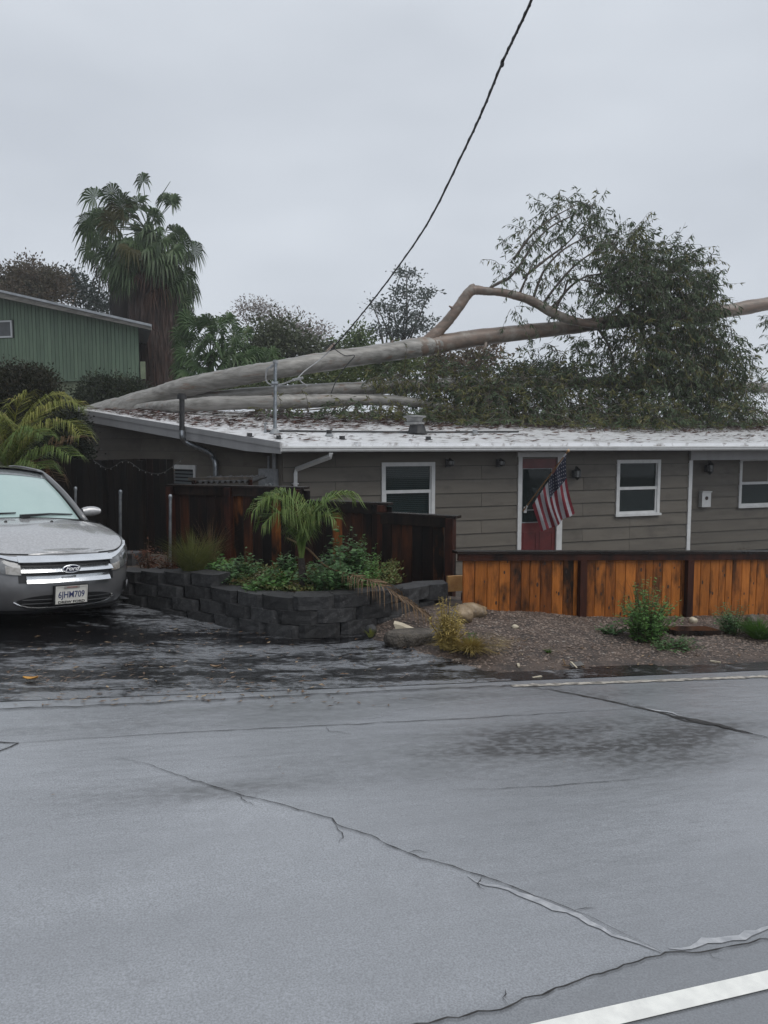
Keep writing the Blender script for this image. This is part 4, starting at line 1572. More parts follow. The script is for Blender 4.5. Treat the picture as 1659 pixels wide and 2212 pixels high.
# string of tiny lights drooping along it
b = MB()
b2 = MB()
lp = [(340, 975), (352, 983), (362, 988), (368, 1000), (390, 1006), (408, 1010)]
lpts = [Vector(q) for q in smooth_line([tuple(P(u * 0.82 - 95 + 50, v + 10, 13.0)) for u, v in ((300, 985), (340, 1002), (385, 985), (430, 1006), (480, 1012), (540, 978))], 6)]
b.tube(lpts, 0.006, 4)
st = thing('light_string', 'string of tiny white bulbs drooping in front of the black back fence', 'string lights', lpts[0])
b.build('wire', m_black, st)
for q in lpts[1::2]:
    b2.blob(q - Vector((0, 0, 0.02)), (0.008, 0.008, 0.012), 1, 0, 6, 4)
tag(b2.build('bulb', mat('small_bulb', (0.12, 0.12, 0.11), None, 0.3), st), kind='stuff')

# galvanised posts left from a chain-link fence
for u, v0, v1, Y, lab in ((163, 1055, 1200, 12.0, 'bare galvanised fence pipe behind the car mirror'), (260, 1062, 1240, 11.2, 'bare galvanised fence pipe rising behind the car bonnet'),
                          (368, 1072, 1215, 10.5, 'bare galvanised fence pipe at the left end of the stepped fence')):
    p0, p1 = P(u - 1.5, v1, Y), P(u, v0, Y)
    t = thing('fence_pipe', lab, 'metal post', p0, 'old galvanised fence posts')
    b = MB()
    b.tube([p0 - Vector((0, 0, 0.2)), p1], 0.021, 10)
    b.build('pipe', m_galv, t)
    b = MB()
    b.lathe(p1, [(0.026, -0.03), (0.027, 0.0), (0.022, 0.018), (0.008, 0.028)], 10)
    b.build('end_cap', m_galv, t)

# small corrugated lean-to roof showing above the stepped fence
p0, p1 = P(412, 1038, 12.2), P(545, 1036, 11.9)
t = thing('lean_to_roof', 'small corrugated lean-to roof edge behind the top of the stepped fence', 'roof', p0)
b = MB()
rows = []
for k in range(2):
    row = []
    for i in range(61):
        f = i / 60
        q = p0.lerp(p1, f) + Vector((0.1, 0.9, 0.05)) * k
        q.z += 0.028 * sin(f * 2 * pi * 11) - 0.035
        row.append(q)
    rows.append(row)
b.grid(rows)
b.build('corrugated_sheet', mat('dark_corrugated', (0.010, 0.010, 0.011), (0.016, 0.016, 0.016), 0.5, 6, spec=0.2), t)
b = MB()
b.beam(p0 + Vector((-0.02, -0.03, 0.025)), p1 + Vector((0, -0.03, 0.025)), 0.05, 0.045)
b.build('edge_batten', mat('wet_batten', (0.09, 0.072, 0.056), (0.04, 0.033, 0.027), 0.4, 9), t)
b = MB()
for f in (0.04, 0.96):
    q = p0.lerp(p1, f)
    b.beam(q + Vector((0, 0.05, 0)), q + Vector((0, 0.05, -1.2)), 0.06, 0.06, (0, 1, 0))
b.build('prop', m_postw, t)

# ------------------------------------------------------------------ block retaining wall
m_block = mat('split_face_block', (0.043, 0.043, 0.044), (0.025, 0.025, 0.026), 0.6, 14, 6, bump=0.5, bscale=55, dist=0.012, rnd=0.35, c3=(0.075, 0.075, 0.076), scale3=45, lo3=0.55, hi3=0.7, spec=0.25)
BL, BH, BD = 0.405, 0.137, 0.26


def block_mesh(seed, L=BL):
    r = random.Random(seed)
    xs = [-L / 2, -L / 2 + 0.055, -L * 0.17, 0, L * 0.17, L / 2 - 0.055, L / 2]
    ys = [0.045, 0.0, -0.004, -0.006, -0.004, 0.0, 0.045]
    rows = []
    for j in range(4):
        z = BH * j / 3 * 0.985
        rows.append([(x + r.uniform(-0.003, 0.003), y + r.uniform(-0.004, 0.004), z) for x, y in zip(xs, ys)])
    b = MB()
    b.grid(rows)
    n = len(xs)
    top, bot = rows[3], rows[0]
    tb = [(L / 2 - 0.02, BD, top[0][2]), (-L / 2 + 0.02, BD, top[0][2])]
    bb = [(L / 2 - 0.02, BD, 0), (-L / 2 + 0.02, BD, 0)]
    b.add(list(top) + tb, [tuple(range(n + 2))])
    b.add(list(bot) + bb, [tuple(range(n + 1, -1, -1))])
    b.add([top[-1], bot[-1], bb[0], tb[0]], [(0, 1, 2, 3)])
    b.add([top[0], bot[0], bb[1], tb[1]], [(3, 2, 1, 0)])
    b.add(tb + bb, [(0, 2, 3, 1)])
    me = bpy.data.meshes.new('block')
    me.from_pydata(b.v, [], b.f)
    me.materials.append(m_block)
    me.update()
    return me


bm_ = [block_mesh(i) for i in range(6)]
rw = thing('retaining_wall', 'curved dark split-face block retaining wall around the planter', 'retaining wall', wall_line[0])
acc = [0.0]
for a, c in zip(wall_line, wall_line[1:]):
    acc.append(acc[-1] + (Vector((c.x - a.x, c.y - a.y, 0))).length)
TOTAL = acc[-1]


def along(x):
    x = max(0, min(TOTAL - 1e-4, x))
    for i in range(len(acc) - 1):
        if acc[i + 1] >= x:
            k = (x - acc[i]) / (acc[i + 1] - acc[i] + 1e-9)
            a, c = wall_line[i], wall_line[i + 1]
            d = Vector((c.x - a.x, c.y - a.y, 0)).normalized()
            return a.lerp(c, k), d
    return wall_line[-1], d


x_of_u = lambda u: min((abs(CU + F * along(q * 0.02)[0].x / along(q * 0.02)[0].y - u), q * 0.02) for q in range(int(TOTAL / 0.02)))[1]
for course in range(4):
    x = 0.02 + (0.21 if course % 2 else 0.0) + course * 0.03
    x_end = TOTAL - (0.0, 0.12, 0.02, 0.25)[course]
    while x < x_end:
        p, d = along(x)
        q, _ = along(x + BL / 2)
        ang = atan2(d.y, d.x)
        batter = Vector((d.y, -d.x, 0)) * (0.012 * course + rng.uniform(-0.008, 0.008))
        piece('block', bm_[rng.integers(6)], rw, (q.x + batter.x, q.y + batter.y, q.z - BH * (course + 1)), rot=(rng.normal(0, 0.008), rng.normal(0, 0.008), atan2(along(x + BL)[0].y - p.y, along(x + BL)[0].x - p.x)))
        x += BL + rng.uniform(0.004, 0.012)
# the extra course on its left half
x = 0.1
xe = x_of_u(460)
while x + BL <= xe + 0.05:
    p, d = along(x)
    q, _ = along(x + BL / 2)
    b_ = Vector((-d.y, d.x, 0)) * 0.03
    piece('block', bm_[rng.integers(6)], rw, (q.x + b_.x, q.y + b_.y, q.z + 0.003), rot=(0, 0, atan2(along(x + BL)[0].y - p.y, along(x + BL)[0].x - p.x)))
    x += BL + 0.006
# a tumbled block at its right end and stepped ends under it
for (u, v, Y, az, tilt) in ((932, 1295, 8.25, 0.10, -0.03),):
    q = P(u, v, Y)
    o = piece('block', bm_[2], rw, q, rot=(0.0, -0.03, az), scale=(0.95, 1, 1.2))
    o['label'] = 'loose grey block resting askew on the wall end'
for (u, v, Y) in ((905, 1329, 8.12), (925, 1356, 8.1), (948, 1356, 8.3)):
    q = P(u, v, Y)
    piece('block', bm_[rng.integers(6)], rw, q, rot=(0, 0, 0.38))
# one course of a second small wall behind the car
q = P(262, 1222, 9.9)
t = thing('block_row', 'short upper row of dark blocks beside the car headlight', 'block wall', q)
for k in range(-4, 1):
    c = q + Vector((0.41 * k, 0.05 * -k, 0)) 
    piece('block', bm_[k % 6], t, (c.x, c.y, c.z), rot=(0, 0, -0.10), scale=(1, 1, 1.2))
# ------------------------------------------------------------------ plants near the street
def leafmat(name, c1, c2, c3=None, rough=0.45, scale=3.0, tr=0.25, rnd=0.0):
    return mat(name, c1, c2, rough, scale, 3, lo=0.35, hi=0.65, c3=c3, scale3=scale * 4, lo3=0.55, hi3=0.68, tr=tr, spec=0.2, rnd=rnd)


m_weed = leafmat('weed_green', (0.115, 0.235, 0.060), (0.07, 0.155, 0.045), (0.18, 0.27, 0.09), scale=9)
m_weed_b = leafmat('blue_green_leaf', (0.095, 0.185, 0.070), (0.055, 0.115, 0.048), (0.17, 0.24, 0.12), scale=9)
m_weed_y = leafmat('yellow_weed', (0.40, 0.31, 0.10), (0.26, 0.19, 0.06), (0.50, 0.42, 0.18), scale=14)
m_fresh = leafmat('fresh_grass', (0.10, 0.20, 0.04), (0.06, 0.13, 0.03), None, scale=8)
m_straw = leafmat('straw', (0.19, 0.125, 0.070), (0.10, 0.062, 0.036), (0.28, 0.20, 0.12), scale=16)
m_stem = mat('green_stem', (0.05, 0.075, 0.025), (0.08, 0.07, 0.03), 0.6, 10)
m_brown = mat('brown_stem', (0.05, 0.03, 0.018), (0.09, 0.055, 0.03), 0.7, 10)
m_palm = leafmat('palm_green', (0.14, 0.20, 0.055), (0.085, 0.14, 0.042), (0.24, 0.25, 0.09), scale=3)
m_palm_y = leafmat('palm_yellow_green', (0.25, 0.25, 0.060), (0.13, 0.17, 0.045), (0.36, 0.30, 0.11), scale=2)


def herb(name, label, cat, base, h, r, n_stem, n_leaf, ll, lw, m, group=None, up=0.5, m_s=None, stem_r=0.004, kind=None, lean=(0, 0)):
    base = Vector(base)
    t = thing(name, label, cat, base, group, kind)
    b = MB()
    B_, D_, L_ = [], [], []
    for i in range(n_stem):
        a = rng.uniform(0, 2 * pi)
        rr = r * sqrt(rng.random())
        hh = h * (1.0 - 0.55 * (rr / r) ** 1.4) * rng.uniform(0.65, 1.08)
        p0 = base + Vector((cos(a), sin(a), 0)) * rr * 0.35
        p2 = base + Vector((cos(a) * rr + lean[0] * hh, sin(a) * rr + lean[1] * hh, hh))
        p1 = p0.lerp(p2, 0.5) + Vector((-cos(a), -sin(a), 0)) * rr * 0.12 + Vector((0, 0, hh * 0.06))
        pts = [Vector(q) for q in smooth_line([tuple(p0), tuple(p1), tuple(p2)], 3)]
        b.tube(pts, [stem_r, stem_r, stem_r * 0.8, stem_r * 0.7, stem_r * 0.6, stem_r * 0.4, stem_r * 0.3][:len(pts)], 4, False)
        for k in range(n_leaf):
            f = 0.12 + 0.88 * (k + rng.random()) / n_leaf
            q = p0.lerp(p1, f * 2) if f < 0.5 else p1.lerp(p2, f * 2 - 1)
            az = rng.uniform(0, 2 * pi)
            B_.append(q)
            D_.append((cos(az), sin(az), rng.uniform(-0.35, up)))
            L_.append(ll * rng.uniform(0.55, 1.15) * (1.15 - 0.55 * f))
    b.build('stem', m_s or m_stem, t)
    L_ = np.array(L_)
    roll = np.tile([0.0, 0.0, 1.0], (len(B_), 1)) + rng.normal(0, 0.35, (len(B_), 3))
    o = quads_np('leaf', leaf_array(np.array(B_), np.array(D_), L_, L_ * lw, roll), m, t)
    o['kind'] = 'stuff'
    return t


def gpt(u, v, f=None):
    return G(u, v, 0, f)


def tuft(name, label, base, h, r, n, m, w=0.006, droop=0.5, group=None, cat='grass', lean=(0, 0)):
    base = Vector(base)
    b = MB()
    for _ in range(n):
        a = rng.uniform(0, 2 * pi)
        rr = r * rng.random() ** 0.7
        hh = h * rng.uniform(0.55, 1.1)
        d = Vector((cos(a), sin(a), 0))
        p0 = base + d * rr * 0.18
        side = Vector((-d.y, d.x, 0)).lerp(Vector((1, 0, 0)), 0.5).normalized() * w
        pts = []
        for k in range(4):
            f = k / 3
            pts.append(p0 + d * rr * f ** 1.6 + Vector((lean[0], lean[1], 0)) * hh * f ** 2 + Vector((0, 0, hh * (f - droop * 0.45 * f ** 3 * rr / r))))
        vs = []
        for k in range(3):
            ww = side * (1 - k * 0.28)
            vs += [pts[k] - ww, pts[k] + ww]
        vs.append(pts[3])
        b.add(vs, [(0, 1, 3, 2), (2, 3, 5, 4), (4, 5, 6)])
    o = b.build(name, m, org=base)
    return tag(o, label, cat, group)


def frond_feather(name, pts, m, parent, ll, n=34, hang=0.6, w=0.018, rach=0.010, start=0.18, ragged=0.0, lift=0.25, wind=(0, 0)):
    line = [Vector(q) for q in smooth_line([tuple(p) for p in pts], 7)]
    L_ = [0.0]
    for a, c in zip(line, line[1:]):
        L_.append(L_[-1] + (c - a).length)
    b = MB()
    k = len(line)
    b.tube(line, [rach * (1 - 0.85 * i / (k - 1)) for i in range(k)], 5, False)

    def at(f):
        x = f * L_[-1]
        for i in range(k - 1):
            if L_[i + 1] >= x:
                q = (x - L_[i]) / (L_[i + 1] - L_[i] + 1e-9)
                return line[i].lerp(line[i + 1], q), (line[i + 1] - line[i]).normalized()
        return line[-1], (line[-1] - line[-2]).normalized()

    for i in range(n):
        f = start + (1 - start) * (i + rng.random() * 0.6) / n
        p, d = at(min(f, 0.999))
        side = d.cross(Vector((0, 0, 1)))
        if side.length < 0.05:
            side = Vector((1, 0, 0))
        side.normalize()
        upv = side.cross(d).normalized()
        for sg in (-1, 1):
            if ragged and rng.random() < ragged:
                continue
            l_ = ll * (0.45 + 0.55 * sin(pi * min(1, 0.12 + 0.80 * (f - start) / (1 - start)))) * rng.uniform(0.8, 1.1)
            dd = (side * sg * 0.85 + d * rng.uniform(0.45, 0.8) + upv * lift * rng.uniform(0.2, 1.0) + Vector((wind[0], wind[1], 0))).normalized()
            m1 = p + dd * l_ * 0.5
            tip = m1 + (dd + Vector((0, 0, -hang * rng.uniform(0.7, 1.5)))).normalized() * l_ * 0.5
            sd_ = dd.cross(Vector((rng.normal(0, 0.5), rng.normal(0, 0.5), 1))).normalized() * w * 0.5
            b.add([p - sd_ * 0.6, p + sd_ * 0.6, m1 + sd_, m1 - sd_, tip], [(0, 1, 2, 3), (3, 2, 4)])
    return b.build(name, m, parent)


def PL(uvs, Y0, Y1):
    k = len(uvs) - 1
    return [P(u, v, Y0 + (Y1 - Y0) * i / k) for i, (u, v) in enumerate(uvs)]


# the small feather palm in the planter
pb = P(655, 1292, 8.05)
t = thing('small_palm', 'young green feather palm growing in the planter in front of the dark fence', 'palm', pb)
b = MB()
b.tube(PL([(656, 1300), (655, 1262), (652, 1225), (651, 1205)], 8.05, 8.05), [0.05, 0.042, 0.040, 0.032], 8, wob=0.2)
b.build('trunk', mat('young_palm_trunk', (0.012, 0.010, 0.009), (0.03, 0.022, 0.016), 0.8, 20, 4, bump=0.6, bscale=40), t)
b = MB()
for du, vt in ((-6, 1150), (0, 1140), (7, 1150), (3, 1160)):
    b.tube(PL([(651, 1215), (650 + du * 0.6, 1185), (652 + du, vt)], 8.05, 8.02), [0.022, 0.014, 0.008], 6, False)
b.build('leaf_sheath', m_palm, t)
for q, Y1, hang, n in (([(649, 1212), (646, 1150), (636, 1108), (612, 1082), (578, 1078), (550, 1100)], 7.7, 1.6, 46),
                       ([(650, 1210), (650, 1140), (642, 1098), (625, 1073), (600, 1066), (578, 1082)], 8.2, 1.5, 44),
                       ([(650, 1210), (640, 1155), (622, 1122), (598, 1108), (572, 1128)], 7.75, 1.7, 40),
                                              ([(652, 1208), (660, 1150), (672, 1115), (690, 1090), (712, 1080)], 7.8, 0.9, 36),
                       ([(653, 1206), (664, 1150), (684, 1105), (716, 1075), (748, 1068), (764, 1078)], 8.2, 0.8, 42),
                       ([(652, 1208), (662, 1160), (680, 1128), (704, 1112), (722, 1120)], 7.9, 1.3, 34)):
    frond_feather('frond', PL(q, 8.05, Y1), m_palm, t, 0.40, int(n * 1.3), hang * 1.25, 0.0105, 0.016, 0.24)

# the dry frond sagging over the wall
q = [(620, 1162, 8.3), (665, 1186, 8.2), (706, 1224, 8.0), (764, 1243, 7.75), (806, 1256, 7.6), (843, 1274, 7.52), (888, 1303, 7.5), (923, 1328, 7.5), (941, 1356, 7.5)]
t = thing('dry_frond', 'dead brown palm frond sagging over the block wall end', 'palm frond', P(*q[-1]))
line = [P(*k) for k in q]
frond_feather('leaflets', line, m_straw, t, 0.34, 54, 3.2, 0.012, 0.012, 0.42, 0.1, 0.0)

# the large yellow-green palm behind the car
t = thing('wind_blown_palm', 'large yellow-green feather palm bent by wind behind the grey car', 'palm', P(10, 1150, 11.8))
b = MB()
b.tube([P(10, 1160, 11.8), P(14, 1090, 11.8), P(18, 1020, 11.8)], [0.20, 0.17, 0.14], 10, wob=0.15)
b.build('trunk', m_brown, t)
for q, Y1, hang, m_, n in (([(18, 1035), (38, 965), (66, 915), (104, 882), (146, 868), (184, 880)], 11.3, 1.2, m_palm_y, 56),
                           ([(20, 1035), (48, 975), (84, 932), (122, 912), (158, 916), (178, 940)], 11.0, 1.3, m_palm_y, 50),
                           ([(16, 1035), (24, 960), (32, 910), (40, 875), (60, 850)], 11.6, 1.0, m_palm_y, 44),
                           ([(12, 1035), (8, 960), (-2, 915), (-22, 890), (-50, 890)], 11.6, 1.2, m_palm_y, 44),
                           ([(24, 1038), (58, 998), (92, 975), (126, 968), (156, 985)], 10.9, 1.2, m_palm, 44),
                           ([(15, 1035), (12, 980), (2, 935), (-14, 905), (-30, 900)], 11.0, 1.2, m_palm_y, 40),
                           ([(20, 1035), (30, 985), (48, 948), (74, 928), (98, 940)], 10.8, 1.3, m_palm, 40),
                           ([(20, 1040), (50, 1010), (78, 1000), (100, 1012)], 10.8, 1.2, m_palm, 34),
                           ([(18, 1035), (30, 965), (52, 905), (84, 868), (120, 852), (150, 862)], 12.2, 1.1, m_palm_y, 48),
                           ([(10, 1035), (-20, 985), (-50, 960), (-90, 960)], 11.2, 1.2, m_palm, 36)):
    frond_feather('frond', PL(q, 11.8, Y1), m_, t, 0.50, int(n * 1.9), hang * 1.0, 0.0095, 0.014, 0.16, wind=(0.25, 0))
for q, Y1 in (([(30, 1035), (85, 990), (120, 958), (150, 947), (172, 945)], 11.0), ([(26, 1035), (70, 1000), (100, 1005), (122, 1040)], 10.9)):
    o = frond_feather('frond', PL(q, 11.8, Y1), m_straw, t, 0.42, 34, 2.0, 0.012, 0.012, 0.45, 0.3)
    o['label'] = 'dead brown frond hanging low'

# ornamental grass and the planting behind the wall
tuft('ornamental_grass', 'tall wispy clump of ornamental grass on the planter edge', P(416, 1240, 8.7), 0.56, 0.50, 640, leafmat('grass_blade', (0.16, 0.17, 0.055), (0.09, 0.11, 0.04), (0.24, 0.20, 0.09), scale=9), 0.0045, 0.7)
tuft('dry_grass_wisps', 'thin dry wisps of grass standing against the stepped fence', P(455, 1215, 9.3), 0.62, 0.40, 110, m_straw, 0.0028, 0.5)
herb('rust_shrub', 'rust-brown withered plant behind the wall beside the car', 'plant', P(318, 1232, 9.3), 0.42, 0.24, 26, 6, 0.10, 0.3, leafmat('rust_leaf', (0.10, 0.032, 0.014), (0.05, 0.02, 0.012), (0.16, 0.07, 0.03), scale=12), up=0.8, m_s=m_brown)
herb('rust_shrub', 'second rust-brown withered plant at the foot of the fence pipe', 'plant', P(362, 1236, 9.0), 0.30, 0.2, 20, 6, 0.09, 0.3, leafmat('rust_leaf_b', (0.09, 0.035, 0.016), (0.05, 0.022, 0.012), (0.10, 0.09, 0.05), scale=12), up=0.7, m_s=m_brown)
bedplants = [(492, 1275, 8.5, 0.24, 0.22, m_weed_b, 'low broad green weed just right of the wall step'), (530, 1262, 8.8, 0.30, 0.24, m_weed_b, 'mid green leafy weed near the fence post foot'),
             (470, 1250, 9.2, 0.26, 0.25, m_weed, 'small green weed tucked under the ornamental grass'), (605, 1280, 8.2, 0.22, 0.2, m_weed, 'low green weed left of the small palm trunk'),
             (690, 1290, 8.0, 0.32, 0.26, m_weed_b, 'dense green weed right of the small palm trunk'), (735, 1288, 7.95, 0.42, 0.28, m_weed_b, 'broad-leaved green bush under the dry frond stalk'),
             (620, 1262, 8.7, 0.30, 0.22, m_weed_b, 'green weed directly behind the small palm trunk'), (560, 1285, 8.1, 0.14, 0.2, m_weed, 'flat green ground weed near the wall top in the planter middle'),
             (790, 1280, 8.1, 0.20, 0.2, m_weed, 'green weed at the right end of the planter bed')]
for u, v, Y, h_, r_, m_, lab in bedplants:
    herb('leafy_weed', lab, 'weed', P(u, v, Y), h_ * 1.35, r_ * 1.15, 44, 12, 0.095, 0.62, m_, 'green weeds filling the planter', 0.5)
herb('tall_mallow', 'tall leggy green plant with round leaves against the stepped fence', 'plant', P(742, 1285, 8.5), 0.80, 0.36, 60, 18, 0.11, 0.75, m_weed_b, None, 0.4)
herb('feathery_weed', 'bushy feathery green plant left of the lowest fence section', 'plant', P(786, 1282, 8.6), 0.70, 0.28, 70, 26, 0.07, 0.32, m_weed, None, 0.6)
herb('yellow_weed', 'small yellowing weed between low greens left of the palm', 'weed', P(606, 1272, 8.35), 0.26, 0.1, 14, 9, 0.06, 0.5, m_weed_y, None, 0.5)
herb('pale_weed', 'pale cream-leaved weed in the middle of the planter', 'weed', P(565, 1265, 8.5), 0.22, 0.13, 16, 7, 0.07, 0.5, leafmat('cream_leaf', (0.24, 0.20, 0.12), (0.12, 0.11, 0.06), (0.05, 0.07, 0.03), scale=10), None, 0.4)
herb('upright_weed', 'narrow upright green weed in front of the brown fence board', 'weed', P(578, 1275, 8.4), 0.34, 0.10, 18, 12, 0.06, 0.3, m_weed, None, 0.8)
V_ = []
for _ in range(900):                          # low ground cover, past counting
    u = rng.uniform(465, 860)
    w_i = [Vector(p) for p in WALL3]
    f = rng.random()
    a, _d = along(x_of_u(u)) if False else (None, None)
    V_.append((u, f))
gb, gd = [], []
for u, f in V_:
    Yw = np.interp(u, [q[0] for q in WALL], [q[2] for q in WALL])
    zw = np.interp(u, [q[0] for q in WALL], [p.z for p in WALL3])
    Y = Yw + 0.30 + f * 1.2
    x = (u - CU) / F * Y
    for _ in range(5):
        gb.append((x + rng.normal(0, 0.03), Y + rng.normal(0, 0.03), zw - 0.02 + f * 0.05 + rng.uniform(0, 0.05)))
        az = rng.uniform(0, 2 * pi)
        gd.append((cos(az), sin(az), rng.uniform(-0.1, 0.9)))
L_ = rng.uniform(0.02, 0.065, len(gb))
o = quads_np('ground_cover', leaf_array(np.array(gb), np.array(gd), L_, L_ * 0.45), leafmat('ground_cover_leaf', (0.09, 0.14, 0.04), (0.13, 0.11, 0.045), (0.15, 0.075, 0.04), scale=7), None, (0, 0, 0))
tag(o, kind='stuff')

# weeds on the gravel
herb('bushy_weed', 'tall bright green bushy weed growing against the orange fence', 'weed', G(1396, 1384, 0, grav_xy), 0.68, 0.36, 90, 24, 0.065, 0.42, m_weed, None, 0.6, lean=(0.02, 0))
herb('trailing_weed', 'low grey-green weed trailing over the gravel beside the bushy weed', 'weed', G(1455, 1402, 0, grav_xy), 0.15, 0.34, 50, 10, 0.055, 0.45, m_weed_b, None, 0.4)
herb('low_weed', 'small dull green weed at the second dark fence post', 'weed', G(1322, 1368, 0, grav_xy), 0.12, 0.2, 24, 8, 0.06, 0.5, m_weed_b, None, 0.4)
herb('side_weed', 'green weed at the fence near the right picture edge', 'weed', G(1585, 1368, 0, grav_xy), 0.40, 0.30, 46, 14, 0.06, 0.4, m_weed_b, None, 0.5)
tuft('green_grass_patch', 'bright green grass patch at the fence foot on the far right', G(1640, 1378, 0, grav_xy), 0.26, 0.42, 420, m_fresh, 0.006, 0.6)
tuft('seed_grass', 'thin dry seed stalks rising behind the bushy weed', G(1385, 1372, 0, grav_xy), 0.74, 0.28, 60, m_straw, 0.0035, 0.6)
tuft('tiny_tuft', 'tiny bright green tuft alone on the open gravel', G(1185, 1410, 0, grav_xy), 0.05, 0.09, 60, m_fresh, 0.004, 0.4)
wpt = G(985, 1402, 0, grav_xy)
herb('dry_yellow_weed', 'yellow dried weed clump between concrete lump and boulders', 'weed', wpt + Vector((-0.08, 0.02, 0)), 0.52, 0.20, 70, 12, 0.075, 0.24, m_weed_y, None, -0.2, m_s=m_weed_y, stem_r=0.005)
tuft('dry_grass_mat', 'matted straw-yellow grass at the driveway corner', wpt + Vector((0.12, -0.05, 0)), 0.17, 0.40, 800, m_weed_y, 0.004, 0.9)
herb('yellow_green_sprig', 'small green sprig on the side of the dried weed clump', 'weed', wpt + Vector((0.14, 0.0, 0)), 0.20, 0.09, 12, 10, 0.05, 0.4, m_fresh, None, 0.5)
herb('wall_foot_weed', 'green weed at the foot of the block wall under the dry frond', 'weed', P(872, 1374, 7.75), 0.16, 0.22, 26, 9, 0.05, 0.5, m_weed, None, 0.5)
tuft('wall_corner_tuft', 'small yellow-green tuft at the wall corner on the driveway', P(800, 1376, 7.2), 0.10, 0.09, 70, m_palm_y, 0.006, 0.6)

# stones, concrete and scraps
m_rock = mat('tan_boulder', (0.25, 0.18, 0.105), (0.16, 0.115, 0.07), 0.45, 5, 6, bump=0.5, bscale=18, c3=(0.07, 0.06, 0.05), scale3=8, lo3=0.55, hi3=0.7)
m_conc = mat('broken_concrete', (0.10, 0.085, 0.068), (0.05, 0.042, 0.034), 0.7, 9, 6, bump=0.9, bscale=22, dist=0.04, c3=(0.05, 0.04, 0.03), scale3=7)
m_pale = mat('pale_stone', (0.45, 0.40, 0.30), (0.36, 0.31, 0.23), 0.55, 8, 4, bump=0.4, bscale=25)
for u, v, Y, r_, sd_, m_, lab in ((1020, 1334, 7.72, (0.155, 0.12, 0.095), 3, m_rock, 'smooth tan boulder at the left end of the orange fence'),
                                  (1000, 1356, 7.45, (0.10, 0.095, 0.10), 5, m_rock, 'rounded brown stone standing in front of the tan boulder'),
                                  (977, 1368, 7.4, (0.065, 0.06, 0.08), 9, m_conc, 'small dark stone half hidden in the dried weed'),
                                  (1112, 1372, 7.35, (0.035, 0.03, 0.022), 2, m_pale, 'pale pebble alone on the gravel below the orange fence'),
                                  (1497, 1358, 8.6, (0.05, 0.045, 0.04), 4, m_pale, 'small cream stone under the third dark fence post'),
                                  (1625, 1352, 8.8, (0.085, 0.075, 0.07), 6, m_conc, 'grey round stone at the fence foot by the grass patch'),
                                  (801, 1365, 7.25, (0.06, 0.05, 0.065), 8, m_block, 'dark rounded lump at the wall corner')):
    b = MB()
    zg = grav_xy if u > 900 else gz
    c = P(u, v, Y)
    c.z = max(c.z, zg(c.x, c.y) + r_[2] * 0.55)
    b.blob(c, r_, sd_, 0.28, 18, 12)
    tag(b.build('boulder' if max(r_) > 0.08 else 'stone', m_, org=c - Vector((0, 0, r_[2] * 0.8)), smooth=True), lab, 'stone')
c = G(898, 1392)
b = MB()
rows = []
for j, (zz, k) in enumerate(((-0.02, 0.9), (0.02, 1.0), (0.055, 1.02), (0.09, 0.98), (0.108, 0.9))):
    rows.append([c + Vector((0.33 * k * cos(a) * (1 + 0.16 * noise.noise(Vector((cos(a) * 2, sin(a) * 2, 3.0 + j * 0.15)))), 0.15 * k * sin(a) * (1 + 0.25 * noise.noise(Vector((cos(a) * 2, sin(a) * 2, 9.0 + j * 0.1)))), zz + 0.012 * noise.noise(Vector((a * 2, j, 1)))))
                 + Vector((0.02, 0.06, 0)) for a in [2 * pi * i / 26 for i in range(26)]])
b.grid(rows, closed=True)
b.add(rows[-1], [tuple(range(26))])
tag(b.build('concrete_lump', m_conc, org=c), 'broken slab of old concrete lying at the driveway edge', 'concrete')
b = MB()
c2 = P(876, 1366, 7.2)
pr = [(-0.115, 0.088), (-0.04, 0.07), (0.085, 0.015), (0.08, -0.035), (0.0, -0.065), (-0.08, -0.005)]
fr_ = [c2 + Vector((x, -0.02 + 0.05 * z, z)) for x, z in pr]
bk_ = [p + Vector((0.01, 0.07, 0.012)) for p in fr_]
b.add(fr_ + bk_, [tuple(range(5, -1, -1)), tuple(range(6, 12))] + [(i, (i + 1) % 6, 6 + (i + 1) % 6, 6 + i) for i in range(6)])
tag(b.build('flat_stone', m_pale, org=c2), 'pale angular flat stone leaning on the concrete slab', 'stone')
b = MB()
q0, q1 = G(1446, 1371, 0, grav_xy), G(1545, 1370, 0, grav_xy)
b.beam(q0 + Vector((0, 0.04, 0.03)), q1 + Vector((0, 0.04, 0.03)), 0.22, 0.05)
tag(b.build('landscape_plank', m_cap, org=q0), 'wet dark plank lying on the gravel at the fence foot', 'plank')
c = G(1245, 1444, 0, grav_xy)
t = thing('bark_chunk', 'splintered grey piece of bark lying by the road edge', 'bark', c)
b = MB()
b.box(c + Vector((0.0, 0.0, 0.035)), (0.13, 0.05, 0.012), Matrix.Rotation(0.5, 3, 'Z') @ Matrix.Rotation(0.5, 3, 'X'))
b.build('bark_slab', mat('grey_bark', (0.10, 0.095, 0.09), (0.05, 0.045, 0.04), 0.6, 12, 4, bump=0.5), t)
for k in range(7):
    b = MB()
    a = rng.uniform(0, pi)
    q = c + Vector((rng.uniform(-0.13, 0.06), rng.uniform(-0.05, 0.05), 0.02))
    b.beam(q, q + Vector((cos(a) * 0.09, sin(a) * 0.05, rng.uniform(-0.005, 0.04))), 0.014, 0.006)
    b.build('splinter', m_pale if k % 2 else m_straw, t)
